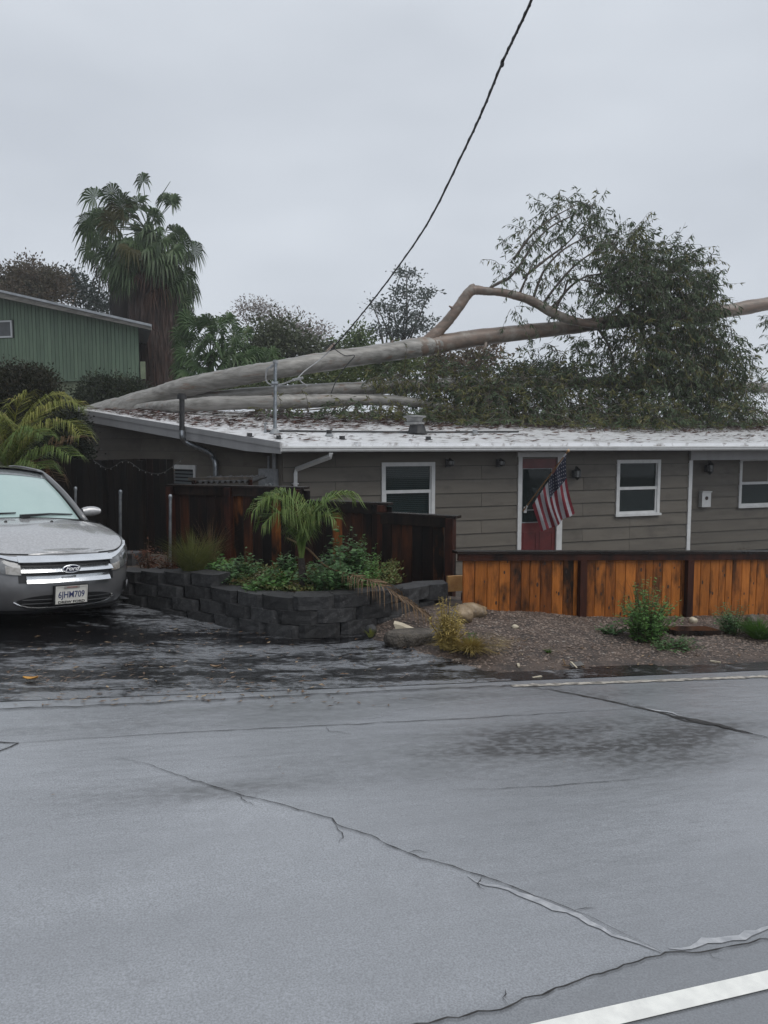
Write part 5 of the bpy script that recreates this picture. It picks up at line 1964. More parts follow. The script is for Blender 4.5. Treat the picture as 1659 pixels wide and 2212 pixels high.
for k, (u, v, lab) in enumerate(((1160, 1466, 'small pale wood chip at the gravel edge near the white line'), (1120, 1440, 'thin pale wood chip between dried grass and road'),
                                 (1545, 1432, 'long pale wood chip by the road on the right'))):
    q = G(u, v, 0, grav_xy) + Vector((0, 0, 0.012))
    b = MB()
    b.box(q, (0.09, 0.02, 0.012), Matrix.Rotation(0.5 + k, 3, 'Z'))
    tag(b.build('wood_chip', m_pale, org=q), lab, 'wood chip', 'wood chips on the gravel')
# fallen leaves and bark strips washed over the driveway
m_litter = mat('wet_leaf_litter', (0.14, 0.075, 0.03), (0.05, 0.03, 0.018), 0.4, 14, 2, c3=(0.30, 0.22, 0.13), scale3=9, lo3=0.55, hi3=0.62)
gb, gd = [], []
def litter(u0, u1, v0, v1, n, ell=1.0, zf=None):
    for _ in range(n):
        u, v = rng.uniform(u0, u1), rng.uniform(v0, v1)
        p = G(u, v, 0, zf)
        s, n_ = to_sn(p)
        if zf is None and n_ > ROAD_N:
            p.z = drive_z(s, n_, p)
        gb.append((p.x, p.y, p.z + 0.008))
        a = rng.normal(PHI, 0.7)
        gd.append((cos(a), sin(a), rng.uniform(-0.02, 0.10)))
litter(0, 900, 1390, 1530, 230)
litter(100, 700, 1475, 1520, 90)
litter(60, 500, 1350, 1470, 120)
litter(300, 800, 1300, 1400, 60)
litter(0, 160, 1440, 1480, 30)
litter(840, 1080, 1385, 1440, 60)
litter(1020, 1140, 1380, 1420, 90, zf=grav_xy)
litter(1150, 1659, 1390, 1455, 110, zf=grav_xy)
litter(285, 340, 1283, 1305, 80)
litter(420, 700, 1340, 1372, 60)
for u, v in ((110, 1720), (608, 1674), (1532, 1671), (600, 1660), (1215, 1648)):
    p = G(u, v)
    gb.append((p.x, p.y, p.z + 0.006))
    gd.append((1.0, 0.3, 0.1))
L_ = np.minimum(rng.uniform(0.015, 0.065, len(gb)), np.where(np.arange(len(gb)) >= len(gb) - 5, 0.02, 1.0))
roll = np.tile([0.0, 0.0, 1.0], (len(gb), 1)) + rng.normal(0, 0.1, (len(gb), 3))
A_ = leaf_array(np.array(gb), np.array(gd), L_, L_ * rng.uniform(0.15, 0.4, len(gb)), np.cross(np.array(gd), np.tile([0, 0, 1.0], (len(gb), 1))) * 0 + roll)
A_[:, :, 2] = np.maximum(A_[:, :, 2], A_[:, :1, 2] - 0.002)
tag(quads_np('leaf_litter', A_, m_litter, None, (0, 0, 0)), kind='stuff')
for (u, v, L, W_, a, m_, lab) in ((66, 1471, 0.10, 0.05, 0.1, mat('golden_leaf', (0.45, 0.24, 0.04), (0.35, 0.15, 0.03), 0.35, 20), 'golden yellow leaf on the wet driveway by the left picture edge'),
                                  (466, 1447, 0.085, 0.04, 0.0, mat('tan_leaf', (0.16, 0.10, 0.05), (0.10, 0.06, 0.03), 0.4, 20), 'curled tan leaf in the middle of the wet driveway')):
    q = G(u, v)
    s, n_ = to_sn(q)
    q.z = drive_z(s, n_, q) + 0.012
    b = MB()
    rows = []
    for i in range(6):
        f = i / 5
        w_ = W_ * sin(pi * (0.08 + 0.84 * f)) * 0.5
        c = q + Vector((cos(a), sin(a), 0)) * L * (f - 0.5)
        up = 0.012 * (2 * f - 1) ** 2
        rows.append([c + Vector((-sin(a), cos(a), 0)) * w_ * e + Vector((0, 0, up + 0.012 * abs(e))) for e in (-1, 0, 1)])
    b.grid(rows)
    b.grid([[p - Vector((0, 0, 0.0015)) for p in r[::-1]] for r in rows])
    tag(b.build('fallen_leaf', m_, org=q), lab, 'leaf')

# dark dead foliage sitting by the porch wall above the fence
q = on_n(1606, 1186, NP - 0.8)
herb('dead_plant', 'dark clump of withered leaves in front of the porch wall', 'plant', q - Vector((0, 0, 0.25)), 0.36, 0.5, 30, 8, 0.12, 0.3, leafmat('dead_leaf', (0.03, 0.022, 0.016), (0.015, 0.012, 0.01), (0.08, 0.06, 0.04), scale=9), None, 0.4, m_s=m_brown)
# ------------------------------------------------------------------ the fallen eucalyptus on the roof
m_euc = mat('eucalyptus_bark', (0.27, 0.262, 0.242), (0.125, 0.118, 0.105), 0.38, 5.0, 9, (0.35, 2.4, 2.4), lo=0.36, hi=0.68, bump=0.35, bscale=9, bstretch=(0.5, 2, 2), c3=(0.17, 0.12, 0.092), scale3=3.4, lo3=0.58, hi3=0.68, stretch3=(0.45, 2.2, 2.2))
m_euc_r = mat('eucalyptus_red_bark', (0.19, 0.132, 0.10), (0.105, 0.085, 0.068), 0.42, 4.0, 8, (0.4, 2.2, 2.2), lo=0.36, hi=0.66, bump=0.35, bscale=12, c3=(0.23, 0.21, 0.18), scale3=1.8, lo3=0.52, hi3=0.66)
m_euc_leaf = leafmat('eucalyptus_leaf', (0.082, 0.112, 0.056), (0.048, 0.072, 0.038), (0.15, 0.18, 0.105), 0.45, 2.2, 0.15)
m_euc_olive = leafmat('eucalyptus_olive_leaf', (0.13, 0.13, 0.046), (0.088, 0.094, 0.036), (0.18, 0.155, 0.07), 0.45, 2.2, 0.2)
m_twig = mat('twig_bark', (0.055, 0.042, 0.034), (0.10, 0.085, 0.07), 0.6, 9)

tree = thing('fallen_eucalyptus', 'fallen eucalyptus with pale grey trunks and dark leaves lying across the roof', 'tree', P(300, 885, 21.2))


def Yof(u, Y):                                # keeps the tree lying along the ridge, which runs away to the right
    return Y * 0.99 / (N1 + N0 * (u - CU) / F) if u > 560 else Y


def limb(name, q, m, sides=14, wob=0.07, label=None, n=6):      # (u, v, radius in picture units, Y)
    q = [(u, v, r, Yof(u, Y)) for u, v, r, Y in q]
    line = smooth_line([tuple(P(u, v, Y)) + (r * Y / F,) for u, v, r, Y in q], n * 2 if q[0][2] > 5 else n)
    b = MB()
    sd0 = len(q) * 3.3
    b.tube([Vector(p[:3]) for p in line], [max(0.010, p[3] * (1 + 0.10 * noise.noise(Vector((i * 0.16, sd0, 0))) + 0.05 * noise.noise(Vector((i * 0.6, sd0, 4))))) for i, p in enumerate(line)], sides, True, wob=wob)
    o = b.build(name, m, tree, smooth=True)
    if label:
        o['label'] = label
    return o


limb('trunk', [(60, 930, 21, 23.4), (160, 905, 22, 22.7), (250, 883, 22, 21.9), (320, 862, 21, 21.5), (384, 841, 20, 21.2), (490, 818, 19.5, 20.9), (595, 799, 19.5, 20.7), (728, 777, 20, 20.6),
               (830, 762, 20, 20.5), (917, 748, 20, 20.4), (950, 743, 18.5, 20.38)], m_euc, 18, label='main grey trunk')
limb('trunk', [(880, 754, 18, 20.43), (917, 748, 20.1, 20.4), (950, 743, 19.6, 20.38), (1045, 728, 17.4, 20.3), (1228, 707, 15, 20.2), (1340, 694, 14, 20.1), (1458, 682, 13, 20.0), (1560, 673, 14, 19.9), (1659, 656, 14, 19.8), (1800, 632, 13, 19.6)], m_euc_r, 18, label='upper trunk with red-brown bark')
limb('limb', [(270, 886, 8, 21.9), (330, 880, 12, 20.9), (393, 876, 14, 20.3), (480, 871, 15, 20.1), (595, 869, 15, 20.0), (700, 866, 14, 20.0), (771, 864, 12, 19.9), (850, 865, 11, 19.9), (891, 869, 9.5, 19.9), (964, 880, 6, 19.9), (1010, 890, 4, 19.8)], m_euc, 14, label='lowest grey limb lying on the roof')
limb('limb', [(360, 872, 9, 21.4), (440, 858, 10, 21.2), (520, 851, 12, 21.1), (595, 847, 13, 21.0), (700, 842, 14, 20.9), (813, 838, 14, 20.8), (950, 831, 14, 20.8), (1097, 827, 13, 20.7), (1250, 826, 12.5, 20.6), (1400, 829, 12, 20.5), (1550, 834, 11, 20.4), (1659, 838, 11, 20.4), (1800, 842, 10, 20.3)], m_euc, 14, label='middle grey limb behind the leaves')
limb('limb', [(915, 746, 14, 20.4), (940, 722, 13, 20.35), (965, 696, 11.5, 20.3), (990, 664, 11, 20.2), (1008, 638, 11, 20.15), (1022, 627, 10.5, 20.1), (1050, 629, 9, 20.0), (1085, 632, 8.5, 19.9), (1130, 643, 9, 19.8), (1160, 656, 10, 19.75), (1195, 676, 10, 19.7), (1235, 692, 9, 19.7), (1300, 706, 7, 19.6)], m_euc_r, 12, label='bent limb with a sharp knee')
limb('limb', [(1008, 638, 5, 20.15), (1016, 622, 6, 20.1), (1024, 617, 5, 20.1)], m_euc_r, 8)
limb('twig', [(1058, 622, 3, 19.95), (1080, 610, 3.4, 19.9), (1100, 600, 3.2, 19.85), (1125, 570, 2.6, 19.8), (1150, 530, 2.2, 19.7), (1190, 490, 1.8, 19.6), (1245, 462, 1.4, 19.6)], m_twig, 6)
for q in ([(1150, 652), (1160, 620), (1178, 580), (1210, 545), (1250, 520), (1290, 505)], [(1170, 660), (1200, 620), (1240, 575), (1290, 540), (1340, 520)],
          [(1195, 676), (1222, 630), (1260, 600), (1310, 590), (1360, 585)], [(1185, 670), (1215, 640), (1225, 610), (1240, 603), (1290, 612), (1330, 630)],
          [(1120, 640), (1135, 605), (1150, 570)], [(1110, 560), (1150, 505), (1195, 470), (1240, 445)], [(1130, 600), (1180, 560), (1220, 530), (1260, 490)],
          [(1300, 700), (1360, 640), (1420, 600), (1480, 560)], [(1340, 690), (1400, 660), (1480, 640), (1540, 640)], [(1400, 690), (1460, 740), (1510, 800), (1540, 850)],
          [(1380, 695), (1400, 760), (1420, 830), (1440, 900)], [(1290, 705), (1320, 760), (1330, 830)], [(1100, 828), (1050, 850), (980, 880), (900, 895)],
          [(1250, 826), (1200, 860), (1120, 890), (1030, 905)], [(1450, 830), (1540, 850), (1620, 880), (1680, 900)], [(760, 868), (720, 880), (640, 888)], [(1010, 890), (1080, 895), (1150, 905)]):
    Yq = 19.9 if q[0][1] < 800 else 20.0
    limb('twig', [(u, v, 3.2 - 2.2 * i / (len(q) - 1), Yq - 0.15 * i) for i, (u, v) in enumerate(q)], m_twig, 6, n=4)

for q in ([(705, 762, 4, 20.6), (716, 750, 3.5, 20.6), (722, 742, 2.5, 20.6)], [(840, 752, 4, 20.5), (846, 741, 3, 20.4), (849, 735, 1.5, 20.4)], [(1050, 735, 4.5, 20.2), (1047, 752, 3.5, 20.1), (1040, 760, 2, 20.1)],
          [(600, 865, 3.5, 20.0), (592, 856, 3, 19.9), (590, 848, 2, 19.9)], [(985, 672, 3.2, 20.2), (975, 664, 2.6, 20.2), (970, 661, 1.5, 20.2)], [(1120, 826, 4, 20.7), (1128, 812, 3, 20.6), (1131, 802, 1.5, 20.6)]):
    limb('broken_stub', q, m_euc_r, 7, n=3)

EB, ED, EL, EW = [[], []], [[], []], [[], []], [[], []]
twb = MB()


def spray(c, d, L, n, olive, ll=(0.10, 0.19), twig=True, hang=0.75):
    p = Vector(c)
    d = Vector(d).normalized()
    pts = [p.copy()]
    for i in range(5):
        d = (d + Vector((rng.normal(0, 0.22), rng.normal(0, 0.22), rng.normal(-0.16, 0.15)))).normalized()
        p = p + d * L / 5
        pts.append(p.copy())
    if twig:
        twb.tube(pts, [0.009, 0.008, 0.007, 0.006, 0.004, 0.003], 3, False)
    for k in range(n):
        f = rng.uniform(0.1, 1.0) * 5
        i = min(4, int(f))
        q = pts[i].lerp(pts[i + 1], f - i)
        nq = to_sn(q)[1]
        if nq < NE + 0.25 + abs(rng.normal(0, 0.5)) or (nq < NR and q.z < roof_z(nq) + 0.06):
            continue
        dd = Vector((rng.normal(0, 0.55), rng.normal(0, 0.55), -hang + rng.normal(0, 0.42))) + d * 0.5
        l_ = rng.uniform(*ll) * 1.1
        if nq < NR and q.z - l_ < roof_z(nq):
            dd.z = abs(dd.z) * 0.15
        EB[olive].append(q)
        ED[olive].append(dd)
        EL[olive].append(l_)
        EW[olive].append(l_ * rng.uniform(0.17, 0.27))


def zone(u, v, ru, rv, Y, rY, n, leaves, olive=0.12, L=(0.5, 1.1), hang=0.75, ll=(0.11, 0.20), roof_lim=False, up=0.1, shell=False):
    Y = Yof(u, Y)
    k = Y / F
    for _ in range(int(n * 1.35)):
        while True:
            q = rng.uniform(-1, 1, 3)
            if q @ q <= 1 and (not shell or q @ q > 0.35):
                break
        c = P(u + q[0] * ru, v + q[1] * rv, Y + q[2] * rY)
        d = Vector((q[0] + rng.normal(0, 0.5), q[2] * 0.7 + rng.normal(0, 0.5), -q[1] * 0.8 + up + rng.normal(0, 0.4)))
        if roof_lim:
            zr = roof_z(to_sn(c)[1]) + 0.05
            c.z = max(c.z, zr + 0.1)
        spray(c, d, rng.uniform(*L), leaves, int(rng.random() < olive), ll, hang=hang)


# open upper left
for (u, v, ru, rv, n) in ((1090, 575, 22, 22, 9), (1115, 545, 25, 25, 10), (1145, 500, 28, 26, 14), (1185, 460, 30, 22, 16), (1235, 442, 34, 16, 20), (1280, 455, 26, 24, 22),
                          (1180, 530, 40, 30, 12), (1230, 500, 40, 30, 18), (1290, 500, 34, 40, 34), (1160, 590, 34, 30, 12), (1215, 575, 40, 35, 16), (1260, 590, 34, 40, 20),
                          (1130, 622, 20, 14, 4), (1200, 640, 40, 24, 9), (1240, 660, 40, 22, 14), (1108, 662, 12, 12, 3), (1125, 700, 15, 15, 3)):
    zone(u, v, ru * 0.85, rv * 0.85, 19.7, 0.7, n, 11, 0.1, (0.35, 0.75), 0.75, (0.11, 0.19))
# dense crown
for (u, v, ru, rv, n) in ((1350, 545, 55, 55, 110), (1400, 590, 80, 70, 190), (1470, 600, 60, 60, 130), (1330, 640, 60, 60, 90), (1440, 680, 95, 80, 190), (1510, 660, 45, 60, 80), (1530, 600, 20, 40, 20),
                          (1400, 760, 90, 70, 170), (1490, 770, 90, 70, 190), (1560, 790, 52, 60, 100), (1540, 730, 50, 50, 60), (1420, 850, 120, 70, 220), (1530, 860, 80, 60, 130)):
    zone(u, v, ru * 0.86, rv * 0.86, 19.3, 1.5, n, 15, 0.2, (0.5, 1.0), 0.8, roof_lim=True)
# hanging under the trunk on the left
for (u, v, ru, rv, n) in ((1235, 750, 30, 24, 12), (1270, 770, 30, 34, 24), (1165, 748, 16, 14, 3), (1220, 790, 40, 22, 10), (1300, 740, 30, 30, 18)):
    zone(u, v, ru, rv, 19.8, 0.8, n, 12, 0.15, (0.4, 0.8), 0.85)
# the low mass lying along the roof
for (u, v, ru, rv, n, Y) in ((1000, 880, 60, 30, 80, 20.0), (960, 860, 50, 30, 50, 20.2), (1050, 840, 60, 30, 60, 20.0), (1080, 860, 60, 40, 110, 19.8), (1160, 850, 60, 40, 90, 19.6), (1240, 850, 60, 46, 120, 19.4), (1330, 860, 60, 50, 130, 19.2), (1110, 900, 90, 24, 80, 18.9),
                             (1250, 905, 90, 26, 110, 18.4), (1400, 905, 100, 28, 130, 18.2), (1550, 900, 90, 30, 110, 18.6), (1630, 885, 50, 36, 60, 19.2), (1090, 815, 40, 20, 24, 20.3), (1170, 805, 40, 24, 36, 20.2), (1600, 850, 40, 30, 26, 19.6)):
    zone(u, v, ru, rv, Y, 1.2, n, 14, 0.45, (0.5, 1.1), 0.35, roof_lim=True, up=0.0)
# thin cover on the limbs and along the ridge at the left
for (u, v, ru, rv, n, Y) in ((840, 812, 50, 16, 34, 20.3), (900, 825, 50, 20, 44, 20.2), (960, 815, 50, 26, 50, 20.4), (1020, 815, 40, 20, 30, 20.4), (700, 890, 60, 8, 18, 19.6), (780, 892, 70, 9, 30, 19.4), (880, 895, 80, 12, 46, 19.2), (970, 905, 60, 12, 40, 18.8), (1040, 915, 40, 8, 24, 18.4), (600, 884, 50, 4, 10, 19.8)):
    zone(u, v, ru, rv, Y, 0.7, n, 12, 0.5, (0.35, 0.8), 0.3, roof_lim=True, up=0.0)
# sprays at the right picture edge
for (u, v, ru, rv, n, Y) in ((1668, 690, 16, 20, 7, 19.6), (1680, 740, 20, 26, 12, 19.5), (1640, 800, 14, 12, 2, 19.5)):
    zone(u, v, ru, rv, Y, 0.5, n, 12, 0.1, (0.3, 0.6), 0.9)
tag(twb.build('twiglets', m_twig, tree), kind='stuff')
for i, m_ in ((0, m_euc_leaf), (1, m_euc_olive)):
    o = quads_np('foliage', leaf_array(np.array(EB[i]), np.array([tuple(d) for d in ED[i]]), EL[i], EW[i]), m_, tree)
    o['kind'] = 'stuff'

# red-brown bark litter shaken over the roof
gb, gd = [], []
for _ in range(30000):
    s = rng.uniform(s_e1, SR * 0.8)
    n = NE + (NR - NE) * rng.random()
    p = sn(s, n)
    u_ = CU + F * p.x / p.y
    dens = 0.05 + 0.95 * sstep(16.6, 19.0, n) * (0.35 + 0.65 * (noise.noise(Vector((s * 0.5, n * 0.9, 2))) > -0.1)) + 0.18 * (noise.noise(Vector((s * 0.4, n * 2.5, 8))) > 0.25)
    kk = (n - NE) / (NR - NE)
    se = s_e0 + (s_e1 - s_e0) * kk
    if s < se + 0.15 or rng.random() > dens:
        continue
    gb.append((p.x, p.y, roof_z(n) + 0.02))
    a = rng.normal(PHI, 0.8)
    gd.append((cos(a), sin(a), rng.uniform(0.0, 0.12)))
L_ = rng.uniform(0.05, 0.32, len(gb))
roll = np.tile([0.0, 0.0, 1.0], (len(gb), 1)) + rng.normal(0, 0.1, (len(gb), 3))
o = quads_np('bark_litter', leaf_array(np.array(gb), np.array(gd), L_, L_ * rng.uniform(0.10, 0.25, len(gb)), roll),
             mat('red_brown_litter', (0.105, 0.042, 0.030), (0.05, 0.026, 0.02), 0.5, 6, 2, c3=(0.07, 0.06, 0.035), scale3=4, spec=0.2), None, (0, 0, 0))
tag(o, kind='stuff')

# the service cable torn towards the roof
cb = [(1210, -160, 8.6), (1148, 0, 9.6), (1112, 78, 10.2), (1083, 140, 10.8), (1042, 240, 11.8), (1000, 330, 12.8), (925, 480, 14.6), (850, 590, 16.6), (790, 668, 18.2), (745, 722, 19.4), (716, 754, 20.0)]
line = [Vector(q) for q in smooth_line([tuple(P(*q)) for q in cb], 6)]
t = thing('power_cable', 'long black twisted power cable hanging from the sky down to the fallen trunk', 'cable', line[-1])
b = MB()
b.tube(line, 0.017, 6, True)
b2 = MB()
ang = 0
pts = []
for i, p in enumerate(line):
    pts.append(p)
dense = []
for a, c in zip(line, line[1:]):
    for k in range(5):
        dense.append(a.lerp(c, k / 5))
hel = []
for i, p in enumerate(dense):
    a = i * 0.55
    hel.append(p + Vector((cos(a), 0.3 * sin(a), sin(a))) * 0.016)
b2.tube(hel, 0.008, 4)
b.build('conductor', m_cable, t)
b2.build('twisted_strand', m_cable, t)
b = MB()
q = P(1085, 137, 10.75)
b.blob(q, (0.03, 0.03, 0.05), 3, 0.3, 8, 6)
b.build('splice', m_cable, t)
b = MB()
b.tube([Vector(q) for q in smooth_line([tuple(P(u, v, Y)) for u, v, Y in ((716, 754, 20.0), (690, 778, 19.9), (660, 800, 19.2), (640, 820, 17.5), (634, 822, 15.8))], 5)], 0.014, 5)
b.build('lead_wire', m_wire, t)
b = MB()
b.tube([Vector(q) for q in smooth_line([tuple(P(u, v, 19.9)) for u, v in ((720, 752), (745, 768), (766, 768), (748, 790), (728, 818), (715, 850))], 5)], 0.013, 5)
b.tube([Vector(q) for q in smooth_line([tuple(P(u, v, 19.9)) for u, v in ((700, 756), (710, 746), (718, 742), (722, 752), (712, 758))], 4)], 0.016, 5)
b.build('broken_end', m_cable, t)


# ------------------------------------------------------------------ trees behind
def tree_of(name, label, base, tip_h, blobs, m_leaf, leaf, n_cl, per, m_bark, tr_r=0.15, group=None, lw=0.5, spread=0.16, limbs=True, flat=0.8):
    """blobs: (u, v, ru, rv, Y, rY) crown masses; leaves gather in clumps inside them"""
    base = Vector(base)
    t = thing(name, label, 'tree', base, group)
    B_, D_, L_ = [], [], []
    b = MB()
    cs = [P(q[0], q[1], q[4]) for q in blobs]
    top = sum(cs, Vector()) / len(cs)
    k0 = base.lerp(top, 0.55)
    b.tube([base, base.lerp(k0, 0.5) + Vector((0.08, 0, 0)), k0], [tr_r, tr_r * 0.8, tr_r * 0.6], 8, wob=0.1)
    for q, c in zip(blobs, cs):
        if limbs:
            b.tube([k0, k0.lerp(c, 0.5) + Vector((rng.normal(0, 0.1), 0, 0.1)), c], [tr_r * 0.5, tr_r * 0.3, tr_r * 0.15], 6, False)
        k = q[4] / F
        w = (q[2] * q[3]) ** 0.5
        for _ in range(int(n_cl * 2.6 * q[2] * q[3] / 2500) + 2):
            while True:
                r = rng.uniform(-1, 1, 3)
                if 0.15 < r @ r <= 1:
                    break
            cc = P(q[0] + r[0] * q[2], q[1] + r[1] * q[3], q[4] + r[2] * q[5])
            if limbs and rng.random() < 0.35:
                b.tube([c, c.lerp(cc, 0.5) + Vector((0, 0, 0.05)), cc], [tr_r * 0.14, tr_r * 0.09, tr_r * 0.05], 4, False)
            g = rng.normal(0, spread, (per, 3)) * np.array([1, 1, flat])
            for e in g:
                B_.append((cc.x + e[0], cc.y + e[1], cc.z + e[2]))
                D_.append((e[0] + rng.normal(0, 0.12), e[1] + rng.normal(0, 0.12), e[2] + rng.normal(0, 0.12) + 0.02))
    b.build('trunk', m_bark, t)
    L_ = leaf * 1.15 * rng.uniform(0.6, 1.2, len(B_))
    o = quads_np('crown', leaf_array(np.array(B_), np.array(D_), L_, L_ * lw), m_leaf, t)
    o['kind'] = 'stuff'
    return t


m_bark = mat('dark_bark', (0.05, 0.042, 0.036), (0.09, 0.08, 0.07), 0.8, 8, 4)
def gnd(u, Y):
    x = (u - CU) / F * Y
    return Vector((x, Y, gz(x, Y)))

tree_of('leafy_tree', 'rounded reddish-brown tree behind the green building', gnd(70, 46), 8,
        [(70, 600, 60, 36, 46, 2.0), (30, 615, 44, 34, 46, 2.0), (110, 620, 40, 34, 46, 2.0), (60, 640, 70, 24, 45, 2.0), (-30, 630, 40, 30, 46, 2)],
        leafmat('reddish_leaf', (0.095, 0.068, 0.046), (0.065, 0.066, 0.04), (0.13, 0.08, 0.056), scale=0.8), 0.16, 60, 34, m_bark, 0.25, spread=0.32)
tree_of('dark_tree', 'dark green tree between the brown tree and the palms', gnd(180, 48), 8,
        [(170, 625, 32, 26, 48, 1.6), (195, 645, 34, 26, 48, 1.6), (150, 600, 16, 22, 48, 1.2), (215, 660, 24, 12, 48, 1.4), (236, 668, 14, 10, 48, 1.2)],
        leafmat('deep_green_leaf', (0.05, 0.066, 0.054), (0.036, 0.05, 0.042), (0.08, 0.092, 0.08), scale=0.8), 0.20, 46, 24, m_bark, 0.2, spread=0.32)
tree_of('pale_tree', 'thin grey-brown leaved tree behind the fan palms', gnd(570, 52), 8,
        [(555, 668, 46, 20, 52, 1.8), (590, 690, 26, 30, 52, 1.6), (530, 690, 24, 20, 52, 1.6), (640, 705, 42, 28, 52, 1.8), (680, 730, 30, 26, 52, 1.8), (620, 740, 60, 30, 52, 1.8), (700, 712, 10, 20, 52, 1)],
        leafmat('grey_brown_leaf', (0.27, 0.235, 0.22), (0.19, 0.175, 0.155), (0.33, 0.29, 0.28), scale=0.7), 0.17, 34, 18, m_bark, 0.16, spread=0.30)
tree_of('open_tree', 'open-branched grey-green tree above the middle of the trunk', gnd(860, 40), 8,
        [(880, 640, 40, 36, 40, 1.3), (850, 670, 46, 20, 40, 1.3), (900, 690, 46, 26, 40, 1.3), (840, 710, 40, 26, 40, 1.3), (878, 600, 20, 20, 40, 0.9), (925, 640, 16, 14, 40, 0.9), (880, 722, 60, 16, 40, 1.2), (815, 660, 14, 12, 40, 0.8)],
        leafmat('grey_green_leaf', (0.115, 0.135, 0.122), (0.08, 0.097, 0.088), (0.15, 0.17, 0.15), scale=0.7), 0.17, 15, 26, m_bark, 0.15, spread=0.22, flat=0.35)
tree_of('bare_tree', 'nearly bare twiggy treetop left of the open-branched tree', gnd(815, 44), 8,
        [(812, 665, 22, 30, 44, 1.0), (800, 650, 10, 16, 44, 0.6), (868, 580, 16, 14, 42, 0.6), (905, 600, 20, 14, 42, 0.6)], leafmat('sparse_leaf', (0.10, 0.10, 0.085), (0.07, 0.07, 0.06), None, scale=0.7), 0.12, 22, 3, m_bark, 0.10, spread=0.25)
tree_of('bright_tree', 'bright green feathery treetop just left of the open-branched tree', gnd(770, 38), 8,
        [(775, 722, 22, 26, 38, 1.0), (768, 745, 34, 18, 38, 1.0), (730, 755, 30, 16, 38, 1)], leafmat('lime_leaf', (0.11, 0.15, 0.055), (0.075, 0.115, 0.045), (0.15, 0.18, 0.08), scale=0.8), 0.16, 44, 22, m_bark, 0.12, spread=0.22)
tree_of('olive_tree', 'dull olive tree mass behind the trunk left of the mast', gnd(600, 36), 8,
        [(590, 720, 50, 30, 36, 1.4), (640, 755, 60, 28, 36, 1.4), (560, 760, 60, 30, 36, 1.4), (700, 775, 50, 22, 36, 1.4)], leafmat('olive_leaf', (0.085, 0.10, 0.055), (0.065, 0.080, 0.046), (0.12, 0.13, 0.08), scale=0.6), 0.18, 44, 24, m_bark, 0.2, spread=0.28)
tree_of('garden_tree', 'green and yellow bushes behind the limbs under the main trunk', gnd(680, 27), 4,
        [(640, 815, 60, 20, 27, 1.0), (560, 835, 70, 14, 27, 1.0), (720, 815, 50, 24, 27, 1.0), (480, 850, 50, 12, 27, 1.0), (800, 800, 50, 26, 27, 1), (860, 780, 50, 24, 27, 1)], leafmat('garden_leaf', (0.085, 0.11, 0.04), (0.06, 0.08, 0.034), (0.16, 0.16, 0.05), scale=0.9), 0.14, 50, 24, m_bark, 0.12, spread=0.2)
tree_of('russet_tree', 'russet-brown treetops under the trunk right of the knee limb', gnd(980, 34), 5,
        [(960, 775, 50, 26, 34, 1.2), (1030, 770, 46, 24, 34, 1.2), (1065, 755, 20, 16, 34, 1.0), (920, 790, 40, 22, 34, 1.2), (1000, 800, 80, 16, 34, 1.2)], leafmat('russet_leaf', (0.16, 0.105, 0.075), (0.095, 0.092, 0.06), (0.19, 0.16, 0.12), scale=0.9), 0.18, 34, 18, m_bark, 0.14, spread=0.26)
tree_of('far_shrub', 'dark green shrub mass behind the leaves left of the crown', gnd(1180, 30), 4,
        [(1150, 805, 50, 14, 30, 1.0), (1220, 800, 40, 14, 30, 1.0), (1100, 815, 50, 12, 30, 1)], leafmat('far_shrub_leaf', (0.035, 0.048, 0.03), (0.025, 0.036, 0.022), None, scale=0.9), 0.14, 46, 22, m_bark, 0.1, spread=0.2)
# clipped bushes by the green building
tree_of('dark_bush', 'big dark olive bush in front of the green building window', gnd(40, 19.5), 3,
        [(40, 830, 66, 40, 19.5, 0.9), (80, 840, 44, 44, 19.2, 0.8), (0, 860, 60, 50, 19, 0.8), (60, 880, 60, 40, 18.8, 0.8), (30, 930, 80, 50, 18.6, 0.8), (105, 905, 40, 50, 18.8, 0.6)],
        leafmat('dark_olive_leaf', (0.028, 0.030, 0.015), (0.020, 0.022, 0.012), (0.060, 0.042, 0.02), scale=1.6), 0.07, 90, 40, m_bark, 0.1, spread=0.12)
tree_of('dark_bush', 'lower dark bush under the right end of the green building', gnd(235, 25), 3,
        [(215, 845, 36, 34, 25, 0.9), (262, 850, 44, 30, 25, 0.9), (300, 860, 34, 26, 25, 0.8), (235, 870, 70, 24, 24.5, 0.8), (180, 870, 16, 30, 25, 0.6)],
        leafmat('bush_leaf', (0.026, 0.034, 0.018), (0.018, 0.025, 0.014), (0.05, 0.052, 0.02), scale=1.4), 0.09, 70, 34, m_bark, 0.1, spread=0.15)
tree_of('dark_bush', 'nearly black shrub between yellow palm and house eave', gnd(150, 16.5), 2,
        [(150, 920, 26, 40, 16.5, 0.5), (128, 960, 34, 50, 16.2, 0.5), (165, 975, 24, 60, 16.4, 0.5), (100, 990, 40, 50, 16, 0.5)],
        leafmat('black_bush_leaf', (0.018, 0.024, 0.013), (0.012, 0.016, 0.010), (0.03, 0.03, 0.015), scale=1.4), 0.07, 80, 34, m_bark, 0.08, spread=0.12)


